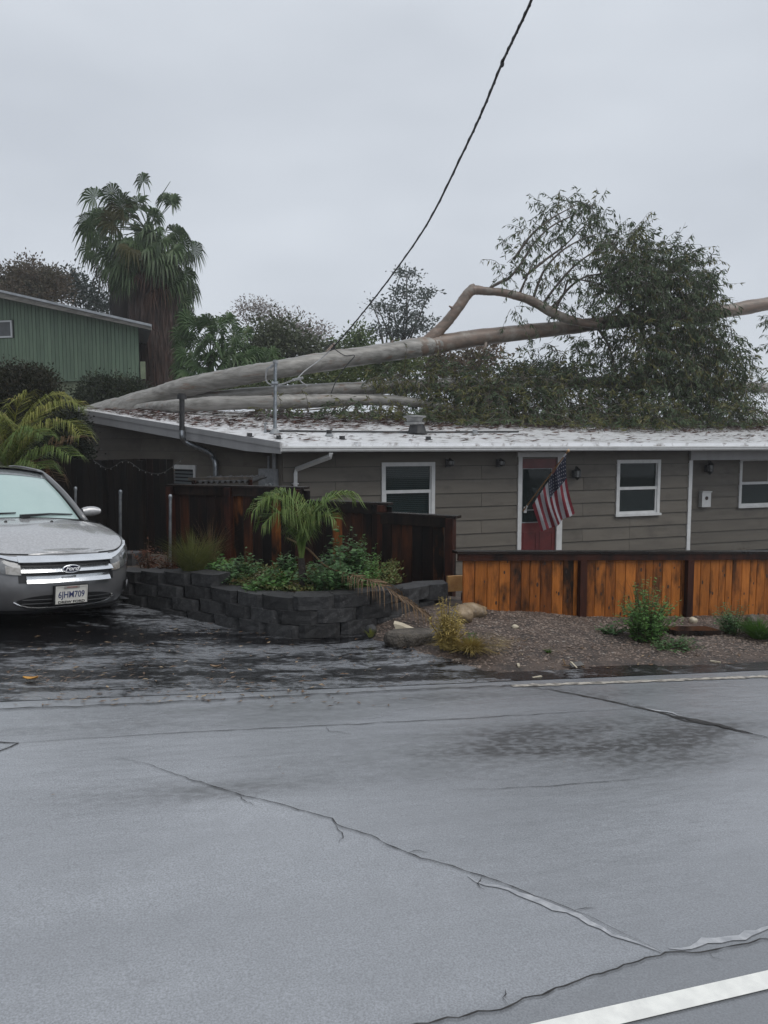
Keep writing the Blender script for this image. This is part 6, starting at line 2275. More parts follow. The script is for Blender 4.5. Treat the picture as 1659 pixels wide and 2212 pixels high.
# ------------------------------------------------------------------ fan palms
def fan(name, hub0, hub, face, Rr, m, parent, n=22, arc=R(250), droop=0.5, pet=0.02, split=0.55, w=0.8, wind=(0, 0, 0)):
    hub0, hub = Vector(hub0), Vector(hub)
    d = (hub - hub0).normalized()
    face = Vector(face)
    x = (face - d * face.dot(d)).normalized()           # the blade's normal
    side = d.cross(x).normalized()
    b = MB()
    b.tube([hub0, hub0.lerp(hub, 0.5) + Vector((0, 0, 0.06)), hub], [pet, pet * 0.8, pet * 0.6], 5, False)
    wv = Vector(wind)
    for i in range(n):
        a = (i / (n - 1) - 0.5) * arc
        da = arc / (n - 1) * 0.5 * w
        rr = Rr * (0.75 + 0.25 * cos(a * 0.6)) * rng.uniform(0.88, 1.05)
        fold = x * rr * 0.05 * (1 if i % 2 else -1)
        dv = lambda q: d * cos(q) + side * sin(q)
        m0 = hub + dv(a - da) * rr * split + fold
        m1 = hub + dv(a + da) * rr * split - fold
        dr = Vector((0, 0, -1)) * droop * rr * rng.uniform(0.5, 1.3) * (1 - split) + wv * rr * 0.3
        tip = hub + dv(a + rng.normal(0, 0.03)) * rr * (split + (1 - split) * (1 - 0.35 * min(1, droop))) + dr
        b.add([hub, m0, m1], [(0, 1, 2)])
        mm = m0.lerp(m1, 0.5).lerp(tip, 0.5)
        h_ = (m1 - m0) * 0.3
        b.add([m0, m1, mm + h_ + Vector((0, 0, 0.04 * rr)), mm - h_ + Vector((0, 0, 0.04 * rr)), tip], [(0, 1, 2, 3), (3, 2, 4)])
    return b.build(name, m, parent)


m_fan = leafmat('fan_palm_leaf', (0.078, 0.118, 0.054), (0.052, 0.082, 0.040), (0.13, 0.165, 0.08), 0.4, 1.2, 0.2, rnd=0.25)
m_fan_y = leafmat('old_fan_leaf', (0.080, 0.075, 0.030), (0.05, 0.05, 0.025), None, 0.5, 1.2, 0.2)
m_fan_d = leafmat('dead_fan_leaf', (0.075, 0.042, 0.030), (0.045, 0.028, 0.021), (0.11, 0.06, 0.04), 0.8, 1.2, 0.1)
m_skirt = mat('dead_frond_skirt', (0.068, 0.040, 0.030), (0.034, 0.021, 0.017), 0.8, 3, 5, (2, 2, 0.3), c3=(0.085, 0.040, 0.028), scale3=1.6, lo3=0.55, hi3=0.72, stretch3=(1.4, 1.4, 0.3))


def skirt(parent, cu, Y, rows_, n, m):
    """hanging dead fronds round a trunk; rows_: (v, radius in picture units)"""
    vs_, rs_ = [q[0] for q in rows_], [q[1] for q in rows_]
    V_ = []
    for _ in range(n):
        v = rng.uniform(vs_[0], vs_[-1] - 20)
        a = rng.uniform(0, 2 * pi)
        L = rng.uniform(0.5, 1.5)
        k = Y / F
        r0 = np.interp(v, vs_, rs_) * k * rng.uniform(0.72, 1.02)
        v1 = v + L / k
        r1 = np.interp(min(v1, vs_[-1]), vs_, rs_) * k * rng.uniform(0.9, 1.12)
        c = P(cu, v, Y)
        a1 = a + rng.normal(0, 0.05)
        p0 = np.array((c.x + r0 * cos(a), c.y + r0 * sin(a), c.z))
        p1 = np.array((c.x + r1 * cos(a1), c.y + r1 * sin(a1), c.z - L))
        sd_ = np.array((-sin(a), cos(a), 0)) * rng.uniform(0.02, 0.05)
        mid = p0 * 0.5 + p1 * 0.5
        mid[:2] += np.array((cos(a), sin(a))) * 0.05
        V_.append([p0, mid + sd_, p1, mid - sd_])
    b = MB()
    rows = []
    for v, r in rows_:
        c = P(cu, v, Y)
        rows.append([(c.x + r * Y / F * 0.80 * cos(q), c.y + r * Y / F * 0.80 * sin(q), c.z) for q in [2 * pi * i / 18 for i in range(18)]])
    b.grid(rows, closed=True)
    b.build('trunk', m, parent)
    o = quads_np('frond_skirt', np.array(V_), m, parent)
    o['kind'] = 'stuff'


Yp = 33.0
t = thing('fan_palm', 'tall shaggy fan palm with a thick skirt of dead fronds behind the green building', 'palm', gnd(338, Yp))
skirt(t, 342, Yp, [(545, 26), (590, 52), (640, 62), (700, 58), (760, 50), (830, 40), (880, 36)], 5200, m_skirt)
crown = P(322, 500, Yp)
kp = Yp / F


def W(u, v, dy=0.0):
    return P(u, v, Yp + dy)


for (u, v, dy, Rr, dr) in ((309, 392, 0.0, 30, 0.35), (205, 425, -0.3, 38, 0.7), (242, 418, 0.3, 40, 0.6), (262, 440, -0.4, 44, 0.6), (372, 440, 0.2, 30, 0.5), (352, 432, 0.5, 26, 0.5),
                           (200, 490, -0.3, 42, 0.8), (215, 520, 0.4, 44, 0.9), (250, 490, -0.9, 46, 0.7), (280, 470, 0.8, 40, 0.6), (290, 520, -1.2, 46, 0.8), (312, 498, -1.1, 40, 0.6),
                           (345, 520, -1.1, 46, 0.8), (380, 505, 0.3, 42, 0.8), (392, 525, -0.2, 40, 0.9), (370, 545, -0.9, 44, 0.9), (240, 545, -0.8, 44, 0.9), (270, 560, -1.3, 44, 1.0),
                           (405, 555, 0.1, 26, 1.0), (400, 590, -0.3, 40, 1.1), (378, 600, -0.8, 40, 1.1), (205, 550, -0.2, 34, 1.2), (395, 640, -0.3, 36, 1.2), (405, 620, 0.3, 34, 1.2),
                           (262, 600, -1.1, 36, 1.2), (320, 535, -1.5, 40, 0.9), (285, 545, -1.4, 42, 1.0), (335, 555, -1.5, 42, 1.0), (360, 575, -1.3, 40, 1.1), (278, 590, -1.3, 34, 1.2), (250, 580, -1.1, 38, 1.1), (362, 612, -1.2, 32, 1.2), (300, 540, -0.9, 40, 0.9), (265, 520, -1.0, 44, 0.8), (330, 500, -1.0, 40, 0.7), (360, 520, -0.6, 42, 0.8), (300, 450, 0.9, 36, 0.5), (335, 465, -0.6, 34, 0.5), (225, 470, 0.5, 36, 0.7)):
    h_ = W(u, v, dy)
    f0 = crown + Vector((0, 0, -0.35 if v > 540 else 0.0))
    vec = h_ - f0
    for rep in range(2 if v > 425 else 1):
        hh = h_ + Vector((rng.normal(0, 0.14), rng.normal(0, 0.3), rng.normal(0, 0.14))) * rep
        fan('frond', f0, hh, Vector((rng.normal(0, 0.35), -1.0, 0.35 + rng.normal(0, 0.25))), Rr * kp * (1.06 if v > 450 else 1.16), m_fan if rng.random() < 0.88 else m_fan_y, t, 26, R(265), dr + rng.uniform(0.1, 0.6), 0.022, 0.50, 0.85, wind=(-0.12, 0, 0))
for (u, v, dy, Rr) in ((318, 585, -1.5, 34), (338, 590, -1.5, 36), (300, 590, -1.4, 32), (350, 620, -1.4, 34), (325, 630, -1.5, 32), (222, 588, -0.2, 34), (212, 570, 0.3, 30), (240, 596, -0.5, 30), (392, 690, -0.3, 30), (406, 668, 0.2, 28)):
    h_ = W(u, v, dy)
    o = fan('frond', crown + Vector((0, 0, -0.6)), h_, Vector((rng.normal(0, 0.3), -1, 0)), Rr * kp, m_fan_d, t, 18, R(200), 1.5, 0.02, 0.4, 0.8)
    o['label'] = 'withered brown hanging frond'
b = MB()
b.tube([crown, W(350, 420, 0), W(368, 392, 0)], [0.03, 0.02, 0.01], 5)
b.tube([crown + Vector((0, 0, -1.2)), crown + Vector((0, 0, 0.3))], [0.28, 0.2], 10)
b.build('spear_leaf', m_fan, t)

Yp = 35.0
t = thing('fan_palm', 'second fan palm skirt half hidden left behind the taller shaggy palm', 'palm', gnd(268, Yp))
skirt(t, 268, Yp, [(535, 14), (580, 28), (640, 30), (720, 26), (800, 24), (860, 22)], 2200, mat('darker_frond_skirt', (0.030, 0.022, 0.018), (0.018, 0.014, 0.012), 0.8, 3, 5, (2, 2, 0.3)))
crown = P(262, 520, Yp)
kp = Yp / F
for (u, v, dy, Rr, dr) in ((215, 470, 0.0, 40, 0.8), (230, 500, -0.5, 40, 0.9), (260, 470, 0.4, 38, 0.7), (250, 520, -0.8, 42, 1.0), (275, 535, -0.9, 40, 1.1), (290, 500, -0.3, 36, 0.8)):
    fan('frond', crown, W(u, v, dy), Vector((rng.normal(0, 0.3), -1.0, 0.3)), Rr * kp, m_fan, t, 22, R(230), dr, 0.022, 0.5, 0.95, wind=(-0.25, 0, 0))

Yp = 29.0
for cu, cv, lab, lst in ((455, 775, 'bushy green fan palm left of the service mast behind the roof', ((400, 735, 0, 34), (420, 705, 0.3, 36), (455, 700, -0.3, 40), (492, 705, 0.2, 38), (520, 730, 0, 36), (535, 760, -0.2, 34), (405, 770, -0.5, 34), (440, 745, -0.8, 40), (480, 745, -0.8, 40), (400, 800, -0.4, 34), (430, 800, -0.8, 36), (500, 790, -0.5, 36), (465, 725, -0.9, 38), (415, 730, 0.5, 30), (555, 770, 0.2, 28))),
                         (560, 800, 'smaller green fan palm between bushy palm and mast', ((520, 775, 0, 30), (545, 765, 0.3, 30), (580, 768, 0, 30), (600, 785, -0.2, 28), (530, 800, -0.4, 30), (565, 790, -0.6, 32)))):
    t = thing('fan_palm', lab, 'palm', gnd(cu, Yp))
    b = MB()
    b.tube([gnd(cu, Yp), P(cu, cv + 30, Yp), P(cu, cv + 6, Yp)], [0.2, 0.16, 0.10], 9, wob=0.15)
    b.build('trunk', m_skirt, t)
    for u, v, dy, r_ in [lst[0]] + [(q[0] + rng.normal(0, 9), q[1] + rng.normal(0, 8), q[2] + rng.normal(0, 0.35), q[3]) for q in lst for _r in range(3)] + [(cu + rng.uniform(-62, 50), cv + rng.uniform(-20, 55), rng.uniform(-1.1, -0.2), 34) for _r in range(14)]:
        fan('frond', P(cu, cv, Yp), P(u, v, Yp + dy), Vector((rng.normal(0, 0.4), -1, 0.4)), r_ * Yp / F, leafmat('bright_fan_leaf', (0.080, 0.130, 0.052), (0.055, 0.095, 0.042), (0.13, 0.16, 0.08), 0.4, 1.0, 0.2) if u == lst[0][0] else bpy.data.materials[bpy.data.materials.find('bright_fan_leaf')], t, 22, R(250), 0.75, 0.02, 0.5, 0.9, wind=(-0.2, 0, 0))
# unseen hedge, added to darken the side wall of the house
tree_of('added_shade_hedge', 'unseen evergreen hedge added left of the driveway to shade the house side', gnd(-430, 12.5), 4,
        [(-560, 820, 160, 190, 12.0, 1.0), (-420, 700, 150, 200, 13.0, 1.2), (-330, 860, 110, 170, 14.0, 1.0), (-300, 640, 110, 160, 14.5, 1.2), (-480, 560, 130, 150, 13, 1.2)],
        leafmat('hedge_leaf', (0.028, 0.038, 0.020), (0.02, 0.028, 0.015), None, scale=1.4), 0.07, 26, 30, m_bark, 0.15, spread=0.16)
# ------------------------------------------------------------------ the green building up on the left
m_green = mat('peeling_green_board', (0.115, 0.165, 0.112), (0.090, 0.135, 0.092), 0.7, 3, 5, (2, 2, 0.3), rnd=0.10, bump=0.25, bscale=16, bstretch=(2, 2, 0.2), c3=(0.10, 0.115, 0.09), scale3=9, lo3=0.60, hi3=0.70, stretch3=(2, 2, 0.5))
m_stucco = mat('pale_green_stucco', (0.17, 0.20, 0.13), (0.13, 0.155, 0.10), 0.85, 5, 5, bump=0.3, bscale=60)
m_wfascia = mat('weathered_fascia', (0.20, 0.19, 0.17), (0.10, 0.095, 0.085), 0.7, 5, 6, (0.4, 1, 2), lo=0.35, hi=0.65)
Yc, Yl = 28.0, 29.6                           # its right corner and where the wall leaves the picture
c1 = P(300, 760, Yc)
c0 = P(-60, 760, Yl)
dw_ = Vector((c0.x - c1.x, c0.y - c1.y, 0)).normalized()
nw_ = Vector((-dw_.y, dw_.x, 0))
if nw_.y > 0:
    nw_ = -nw_
zb_, zt1_, zt0_ = P(300, 818, Yc).z, P(300, 712, Yc).z, P(-60, 628, Yl).z
LW = (Vector((c0.x - c1.x, c0.y - c1.y, 0))).length
gb_ = thing('green_building', 'weathered green board building with a slanted roof on the left rise', 'building', (c1.x, c1.y, zb_))
bd_ = Matrix.Rotation(R(4), 3, 'Z') @ Vector((c1.x, c1.y, 0)).normalized()
pt = lambda t_, o, z: (Vector((c1.x, c1.y, 0)) + dw_ * t_ - bd_ * o + Vector((0, 0, z))) if o < -1 else Vector((c1.x, c1.y, 0)) + dw_ * t_ + nw_ * o + Vector((0, 0, z))
tt = lambda t_: zt1_ + (zt0_ - zt1_) * t_ / LW
wu = lambda u: min(((abs(CU + F * pt(q * 0.02, 0, 0).x / pt(q * 0.02, 0, 0).y - u)), q * 0.02) for q in range(int(LW / 0.02)))[1]
w1, w0 = wu(41), wu(-40)
wz1, wz0 = P(20, 694, Yl - 0.2).z, P(20, 731, Yl - 0.2).z
BW = 0.155
k = 0
x = 0.0
while x < LW + 2:
    zlo = zb_ + rng.uniform(-0.02, 0.015)
    for z0, z1 in ([(zlo, None)] if not (x + BW > w1 - 0.02 and x < w0) else [(zlo, wz0 - 0.02), (wz1 + 0.02, None)]):
        b = MB()
        za_, zc_ = (tt(x) + 0.11 if z1 is None else z1), (tt(x + BW) + 0.11 if z1 is None else z1)
        o1 = 0.02 + rng.uniform(0, 0.006)
        f = [pt(x + 0.006, o1, z0), pt(x + BW - 0.010, o1, z0), pt(x + BW - 0.010, o1, zc_), pt(x + 0.006, o1, za_)]
        g = [pt(x + 0.006, -0.01, z0), pt(x + BW - 0.010, -0.01, z0), pt(x + BW - 0.010, -0.01, zc_), pt(x + 0.006, -0.01, za_)]
        b.add(f + g, [(3, 2, 1, 0), (0, 1, 5, 4), (4, 7, 3, 0), (1, 2, 6, 5)])
        b.build('wall_board', m_green, gb_)
    x += BW
b = MB()
b.add([pt(0, -0.03, zb_), pt(LW + 2, -0.03, zb_), pt(LW + 2, -0.03, tt(LW + 2) + 0.11), pt(0, -0.03, tt(0) + 0.11)], [(3, 2, 1, 0)])
b.add([pt(0.0, -0.03, zb_), pt(0, -0.03, tt(0)), pt(0, -6, tt(0)), pt(0, -6, zb_)], [(0, 1, 2, 3)])
b.build('wall_sheathing', mat('dark_groove', (0.02, 0.03, 0.022), None, 0.9), gb_)
b = MB()
zf_ = gz(c1.x, c1.y) - 1.5
b.add([pt(0.15, -0.02, zf_), pt(LW + 2, -0.02, zf_), pt(LW + 2, -0.02, zb_ - 0.0), pt(0.15, -0.02, zb_ - 0.0)], [(3, 2, 1, 0)])
b.add([pt(0.15, -0.02, zf_), pt(0.15, -0.02, zb_), pt(0.15, -6, zb_), pt(0.15, -6, zf_)], [(0, 1, 2, 3)])
b.build('base_wall', m_stucco, gb_)
b = MB()
b.beam(pt(-0.1, 0.02, zb_ - 0.02), pt(LW + 2, 0.02, zb_ - 0.02), 0.09, 0.05)
b.build('base_trim', m_green, gb_)
OV = -0.85                                    # the roof reaches past the right corner
b = MB()
for (o0, o1, za_, zb2, mi) in ((0.55, -7.0, 0.20, 0.28, 0),):
    vs = [pt(t_, o, tt(t_) + zz) for t_ in (OV, LW + 2) for o in (o0, o1) for zz in (za_, zb2)]
    b.add(vs, [(0, 1, 3, 2), (4, 6, 7, 5), (0, 4, 5, 1), (2, 3, 7, 6), (0, 2, 6, 4), (1, 5, 7, 3)])
b.build('roof', mat('pale_roof_edge', (0.34, 0.36, 0.38), (0.26, 0.28, 0.3), 0.4, 4), gb_)
b = MB()
vs = [pt(t_, o, tt(t_) + zz) for t_ in (OV + 0.06, LW + 2) for o in (0.50, 0.44) for zz in (-0.06 if t_ > 0 else 0.08, 0.195)]
b.add(vs, [(0, 1, 3, 2), (4, 6, 7, 5), (0, 4, 5, 1), (2, 3, 7, 6), (0, 2, 6, 4), (1, 5, 7, 3)])
b.build('fascia', m_wfascia, gb_)
b = MB()
b.add([pt(OV, 0.44, tt(OV) + 0.10), pt(LW + 2, 0.44, tt(LW + 2) + 0.10), pt(LW + 2, -0.02, tt(LW + 2) + 0.10), pt(OV, -0.02, tt(OV) + 0.10)], [(0, 1, 2, 3)])
b.build('eave_soffit', m_wfascia, gb_)
b = MB()
for q in ((w1, w1 + 0.06, wz0, wz1), (w0 - 0.06, w0, wz0, wz1), (w1 + 0.06, w0 - 0.06, wz1 - 0.06, wz1), (w1 + 0.06, w0 - 0.06, wz0, wz0 + 0.06), (w1 + 0.93, w1 + 0.98, wz0 + 0.06, wz1 - 0.06)):
    vs = [pt(t_, o, z) for t_ in q[:2] for o in (0.0, 0.05) for z in q[2:]]
    b.add(vs, [(0, 1, 3, 2), (4, 6, 7, 5), (0, 4, 5, 1), (2, 3, 7, 6), (0, 2, 6, 4), (1, 5, 7, 3)])
fr = b.build('window', mat('aluminium_frame', (0.42, 0.44, 0.45), None, 0.4), gb_)
for a, c in ((w1 + 0.06, w1 + 0.93), (w1 + 0.98, w0 - 0.06)):
    b = MB()
    b.add([pt(a, 0.02, wz0 + 0.05), pt(c, 0.02, wz0 + 0.05), pt(c, 0.02, wz1 - 0.05), pt(a, 0.02, wz1 - 0.05)], [(3, 2, 1, 0)])
    b.build('pane', mat('grey_pane', (0.055, 0.060, 0.065), (0.035, 0.038, 0.04), 0.12, 2), fr)
b = MB()
b.box(P(309, 800, Yc - 0.1), (0.16, 0.1, 0.62))
b.build('loose_batten', m_stucco, gb_)
# ------------------------------------------------------------------ the parked sedan
m_paint_c = mat('grey_car_paint', (0.15, 0.15, 0.154), (0.125, 0.125, 0.128), 0.30, 3, 3, metallic=0.35, coat=1.0, bump=0.05, bscale=60, dist=0.006)
m_hood = mat('beaded_sky_sheen_bonnet', (0.34, 0.34, 0.345), (0.46, 0.46, 0.465), 0.26, 42, 5, lo=0.40, hi=0.70, metallic=0.35, coat=1.0, bump=0.45, bscale=70, dist=0.006)  # paler than the body paint: sky reflection worked into the base colour
m_chrome = mat('chrome', (0.88, 0.89, 0.90), (0.82, 0.83, 0.84), 0.18, 5, 3, metallic=1.0)
m_plast = mat('black_plastic', (0.010, 0.010, 0.011), None, 0.45)
m_tyre = mat('tyre_rubber', (0.012, 0.012, 0.012), (0.02, 0.02, 0.02), 0.7, 30)
m_alloy = mat('alloy_rim', (0.35, 0.36, 0.37), None, 0.3, metallic=0.9)
m_fog = mat('fogged_windscreen', (0.37, 0.485, 0.465), (0.33, 0.44, 0.425), 0.16, 2.2, 4, coat=1.0, lo=0.3, hi=0.7)
m_sideglass = mat('dark_car_glass', (0.02, 0.025, 0.026), None, 0.05)
m_lens = mat('headlamp_lens', (0.17, 0.175, 0.18), (0.07, 0.073, 0.076), 0.12, 9, 3, coat=1.0, lo=0.35, hi=0.65)
m_lens_w = mat('headlamp_reflector', (0.34, 0.33, 0.31), (0.2, 0.18, 0.16), 0.2, 12, 3, coat=1.0)
m_plate = mat('plate_white', (0.55, 0.54, 0.50), (0.48, 0.47, 0.44), 0.4, 8, 4)
m_blue = mat('plate_blue', (0.02, 0.03, 0.10), None, 0.4)
m_navy = mat('emblem_navy', (0.010, 0.012, 0.032), None, 0.5, spec=0.2)
m_silver = mat('silver_lettering', (0.75, 0.76, 0.78), None, 0.5)

TH = R(47)
FX, FY = -3.10, 7.42
lat2 = Vector((cos(TH), sin(TH), 0))
bk2 = Vector((-sin(TH), cos(TH), 0))
cg = Vector((FX, FY, 0)) + bk2 * 1.9
dgz = lambda q: gz(q.x, q.y)
s_lat = (dgz(cg + lat2 * 0.8) - dgz(cg - lat2 * 0.8)) / 1.6
s_bk = (dgz(cg + bk2 * 1.3) - dgz(cg - bk2 * 1.3)) / 2.6
LAT = (lat2 + Vector((0, 0, s_lat))).normalized()
BK = (bk2 + Vector((0, 0, s_bk))).normalized()
UPC = LAT.cross(BK).normalized()
O_ = Vector((FX, FY, 0))
O_.z = dgz(cg) - s_bk * 1.9 - 0.012
T = lambda x, y, z: O_ + LAT * x + BK * y + UPC * z

LEN, LF, LR, WHL = 4.84, 0.95, 0.75, ((0.95, 0.33), (3.68, 0.33))
LEV = [(0.0, 0.845, 0.10), (0.16, 0.885, 0.035), (0.36, 0.905, 0.0), (0.58, 0.915, 0.008), (0.78, 0.915, 0.045), (0.92, 0.905, 0.09), (1.0, 0.885, 0.135)]


def lev(l):
    for (a, w0_, y0_), (c, w1_, y1_) in zip(LEV, LEV[1:]):
        if l <= c:
            k = (l - a) / (c - a)
            return w0_ + (w1_ - w0_) * k, y0_ + (y1_ - y0_) * k
    return LEV[-1][1], LEV[-1][2]


def ztop(y):
    return float(np.interp(y, [0, 0.135, 0.5, 1.25, 2.5, 3.9, 4.6, 4.84], [0.745, 0.75, 0.825, 0.935, 0.97, 1.02, 1.02, 0.98]))


def zbot(y):
    z = 0.19
    for yc, r in WHL:
        d = abs(y - yc)
        if d < 0.375:
            z = max(z, 0.32 + sqrt(0.375 ** 2 - d * d))
    return z


def plan(k):                                  # k in 0..1 along half the outline: nose centre, side, tail centre
    if k < 0.4:
        a = k / 0.4 * pi / 2
        return sin(a) ** (2 / 3.0), LF * (1 - cos(a) ** (2 / 2.2)), 1.0
    if k < 0.75:
        return 1.0, LF + (LEN - LF - LR) * (k - 0.4) / 0.35, 0.0
    a = (1 - (k - 0.75) / 0.25) * pi / 2
    return sin(a) ** (2 / 3.5), LEN - LR * (1 - cos(a) ** (2 / 2.2)), -1.0


def S(k, l):                                  # a point of the right half of the lower body
    w, y0 = lev(l)
    x, y, e = plan(k)
    yy = y + (y0 * max(0, 1 - y / LF) if e >= 0 else -y0 * max(0, 1 - (LEN - y) / LR))
    if y < 0.0001:
        yy = y0
    zt, zb = ztop(y), zbot(y)
    return x * w, yy, zb + (zt - zb) * l


car = thing('parked_car', 'wet grey sedan with chrome grille and fogged pale windscreen parked on the driveway', 'car', T(0, 1.9, 0))
ks = [0.4 * i / 36 for i in range(36)] + [0.4 + 0.35 * i / 60 for i in range(60)] + [0.75 + 0.25 * i / 20 for i in range(21)]
ls = [0, 0.08, 0.16, 0.26, 0.36, 0.47, 0.58, 0.68, 0.78, 0.86, 0.92, 0.965, 1.0]
b = MB()
for sg in (1, -1):
    rows = []
    for l in ls:
        rows.append([T(sg * S(k, l)[0], *S(k, l)[1:]) for k in ks])
    b.grid(rows if sg == 1 else [r[::-1] for r in rows])
b_sh = []
for sg in (1, -1):                            # shoulders beside the glass, then the boot lid
    rows = [[], []]
    for k in ks:
        x, y, z = S(k, 1.0)
        if 1.22 <= y <= 4.1:
            rows[0].append(T(sg * x, y, z))
            rows[1].append(T(sg * 0.80, y, z + 0.012))
    b.grid(rows if sg == 1 else [r[::-1] for r in rows])
rows = []
for k in ks:
    x, y, z = S(k, 1.0)
    if y >= 3.9:
        rows.append([T(x * c, y, z + 0.05 * (1 - c * c)) for c in [i / 5 - 1 for i in range(11)]])
b.grid(rows)
for yy0, yy1 in ((1.22, 4.0),):               # roof skin
    rows = []
    for i in range(13):
        f = i / 12
        y = 1.98 + f * 1.12
        zz = 1.445 + 0.035 * sin(pi * (0.2 + 0.6 * f))
        rows.append([T(0.545 * c, y - 0.07 * (1 - c * c) * (1 - f), zz + 0.045 * (1 - c * c)) for c in [j / 6 - 1 for j in range(13)]])
    b.grid(rows)
b.build('body', m_paint_c, car, smooth=True)
b = MB()                                      # bonnet, beaded with rain, its pale sky sheen in the colour
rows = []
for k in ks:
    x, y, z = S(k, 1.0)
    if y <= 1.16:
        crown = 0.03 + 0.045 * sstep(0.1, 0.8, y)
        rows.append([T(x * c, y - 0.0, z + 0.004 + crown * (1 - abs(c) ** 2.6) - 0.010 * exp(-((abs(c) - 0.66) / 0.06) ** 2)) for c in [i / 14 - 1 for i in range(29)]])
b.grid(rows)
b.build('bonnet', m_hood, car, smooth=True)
for sg in (1, -1):                            # the cut line along each side of the bonnet
    b = MB()
    b.tube([T(sg * S(k, 1.0)[0] * 0.985, S(k, 1.0)[1], S(k, 1.0)[2] + 0.006) for k in ks if 0.16 < S(k, 1.0)[1] < 1.22], 0.006, 5)
    b.build('bonnet_gap', m_plast, car)
b = MB()                                      # floor pan so nothing shows through
b.add([T(-0.8, 0.3, 0.21), T(0.8, 0.3, 0.21), T(0.8, 4.6, 0.21), T(-0.8, 4.6, 0.21)], [(0, 1, 2, 3)])
b.add([T(-0.62, 0.4, 0.55), T(0.62, 0.4, 0.55), T(0.62, 0.4, 0.2), T(-0.62, 0.4, 0.2)], [(0, 1, 2, 3)])
b.add([T(-0.8, 1.15, 0.93), T(0.8, 1.15, 0.93), T(0.8, 4.4, 0.93), T(-0.8, 4.4, 0.93)], [(0, 1, 2, 3)])
b.build('floor_pan', m_plast, car)
b = MB()                                      # windscreen
wb = lambda c: (0.745 * c, 1.17 + 0.17 * c * c, 0.985 - 0.045 * c * c)
wt = lambda c: (0.53 * c, 1.95 + 0.08 * c * c, 1.49 - 0.042 * c * c)


def ws(c, f, off=0.0):
    p, q = wb(c), wt(c)
    bul = 0.035 * sin(pi * f)
    return T(p[0] + (q[0] - p[0]) * f, p[1] + (q[1] - p[1]) * f - bul * 0.4 - off * 0.5, p[2] + (q[2] - p[2]) * f + bul * 0.8 + off)


b.grid([[ws(c / 10 - 1, f / 8) for c in range(21)] for f in range(9)])
b.build('windscreen', m_fog, car, smooth=True)
b = MB()                                      # dark rim of the glass, its top band pale with rain
b.grid([[ws(c / 10 - 1, f, 0.003) for c in range(21)] for f in (0.0, 0.035)])
b.grid([[ws(c, f / 8, 0.003) for c in (-1.0, -0.955)] for f in range(9)])
b.grid([[ws(c, f / 8, 0.003) for c in (0.955, 1.0)] for f in range(9)])
b.build('glass_seal', m_plast, car, smooth=True)
b = MB()
b.grid([[ws(c / 10 - 1, f, 0.004) for c in range(21)] for f in (0.86, 0.93, 1.0)])
b.build('tint_band', mat('windscreen_tint', (0.16, 0.175, 0.18), (0.12, 0.13, 0.135), 0.15, 30, coat=1.0), car, smooth=True)
b = MB()
b.grid([[T(0.82 * (c / 8 - 1), 1.14 + 0.03 * (c / 8 - 1) ** 2, 0.975 - 0.035 * (c / 8 - 1) ** 2) for c in range(17)], [ws(c / 8 - 1, 0.01, 0.004) for c in range(17)]])
b.build('cowl', m_plast, car)
for sg in (1, -1):
    b = MB()
    path = [(0.765, 1.30, 0.945), (0.665, 1.64, 1.22), (0.565, 2.0, 1.43), (0.55, 2.28, 1.47), (0.555, 2.9, 1.475), (0.60, 3.3, 1.39), (0.76, 3.95, 1.04)]
    line = [T(sg * q[0], q[1], q[2]) for q in smooth_line(path, 5)]
    b.tube(line, 0.034, 8)
    b.build('roof_rail', m_paint_c, car, smooth=True)
    b = MB()
    bot, top = [], []
    tp = smooth_line([(0.755, 1.36, 0.955), (0.655, 1.68, 1.22), (0.56, 2.04, 1.41), (0.545, 2.3, 1.45), (0.55, 2.9, 1.455), (0.59, 3.28, 1.37), (0.74, 3.85, 1.06)], 4)
    for i, q in enumerate(tp):
        bot.append(T(sg * 0.795, q[1], ztop(q[1]) + 0.01))
        top.append(T(sg * q[0], q[1], q[2]))
    b.grid([bot, top])
    b.build('side_window', m_sideglass, car, smooth=True)
b = MB()
b.grid([[T((0.57 + 0.2 * f) * c, 3.08 + 0.88 * f, 1.475 - 0.42 * f + 0.03 * (1 - c * c)) for c in [i / 6 - 1 for i in range(13)]] for f in (0, 0.25, 0.5, 0.75, 1)])
b.build('rear_window', m_sideglass, car, smooth=True)


def FS(x, z, off=0.0):                        # a point on the nose at sideways x and height z, lifted outward
    sg = 1 if x >= 0 else -1
    ax = abs(x)

    def pos(ax):
        l = 0.5
        y = 0.1
        for _ in range(4):
            w, y0 = lev(max(0, min(1, l)))
            r = min(0.995, ax / w)
            a = math.asin(r ** 1.5)
            y_ = LF * (1 - cos(a) ** (2 / 2.2))
            y = y_ + y0 * max(0, 1 - y_ / LF)
            zb, zt = 0.19, ztop(y_)
            l = (z - zb) / (zt - zb)
        return y
    y = pos(ax)
    dy = (pos(min(ax + 0.01, 0.895)) - pos(max(0, ax - 0.01))) / 0.02
    n = Vector((dy, -1.0, 0)).normalized()
    return T(sg * (ax + n.x * off), y + n.y * off, z)


def bar(b, x0, x1, zf0, zf1, o0, o1, n=24, mi=0, slant=0.0):     # a strip wrapped round the nose
    rows = []
    for i in range(n + 1):
        x = x0 + (x1 - x0) * i / n
        z0, z1 = zf0(x), zf1(x)
        rows.append([FS(x, z0, o0), FS(x, z0, o1 + slant), FS(x, (z0 + z1) / 2, o1 + 0.004 + slant * 0.3), FS(x, z1, o1 - slant * 0.7), FS(x, z1, o0)])
    b.grid([r[::-1] for r in rows], mi)


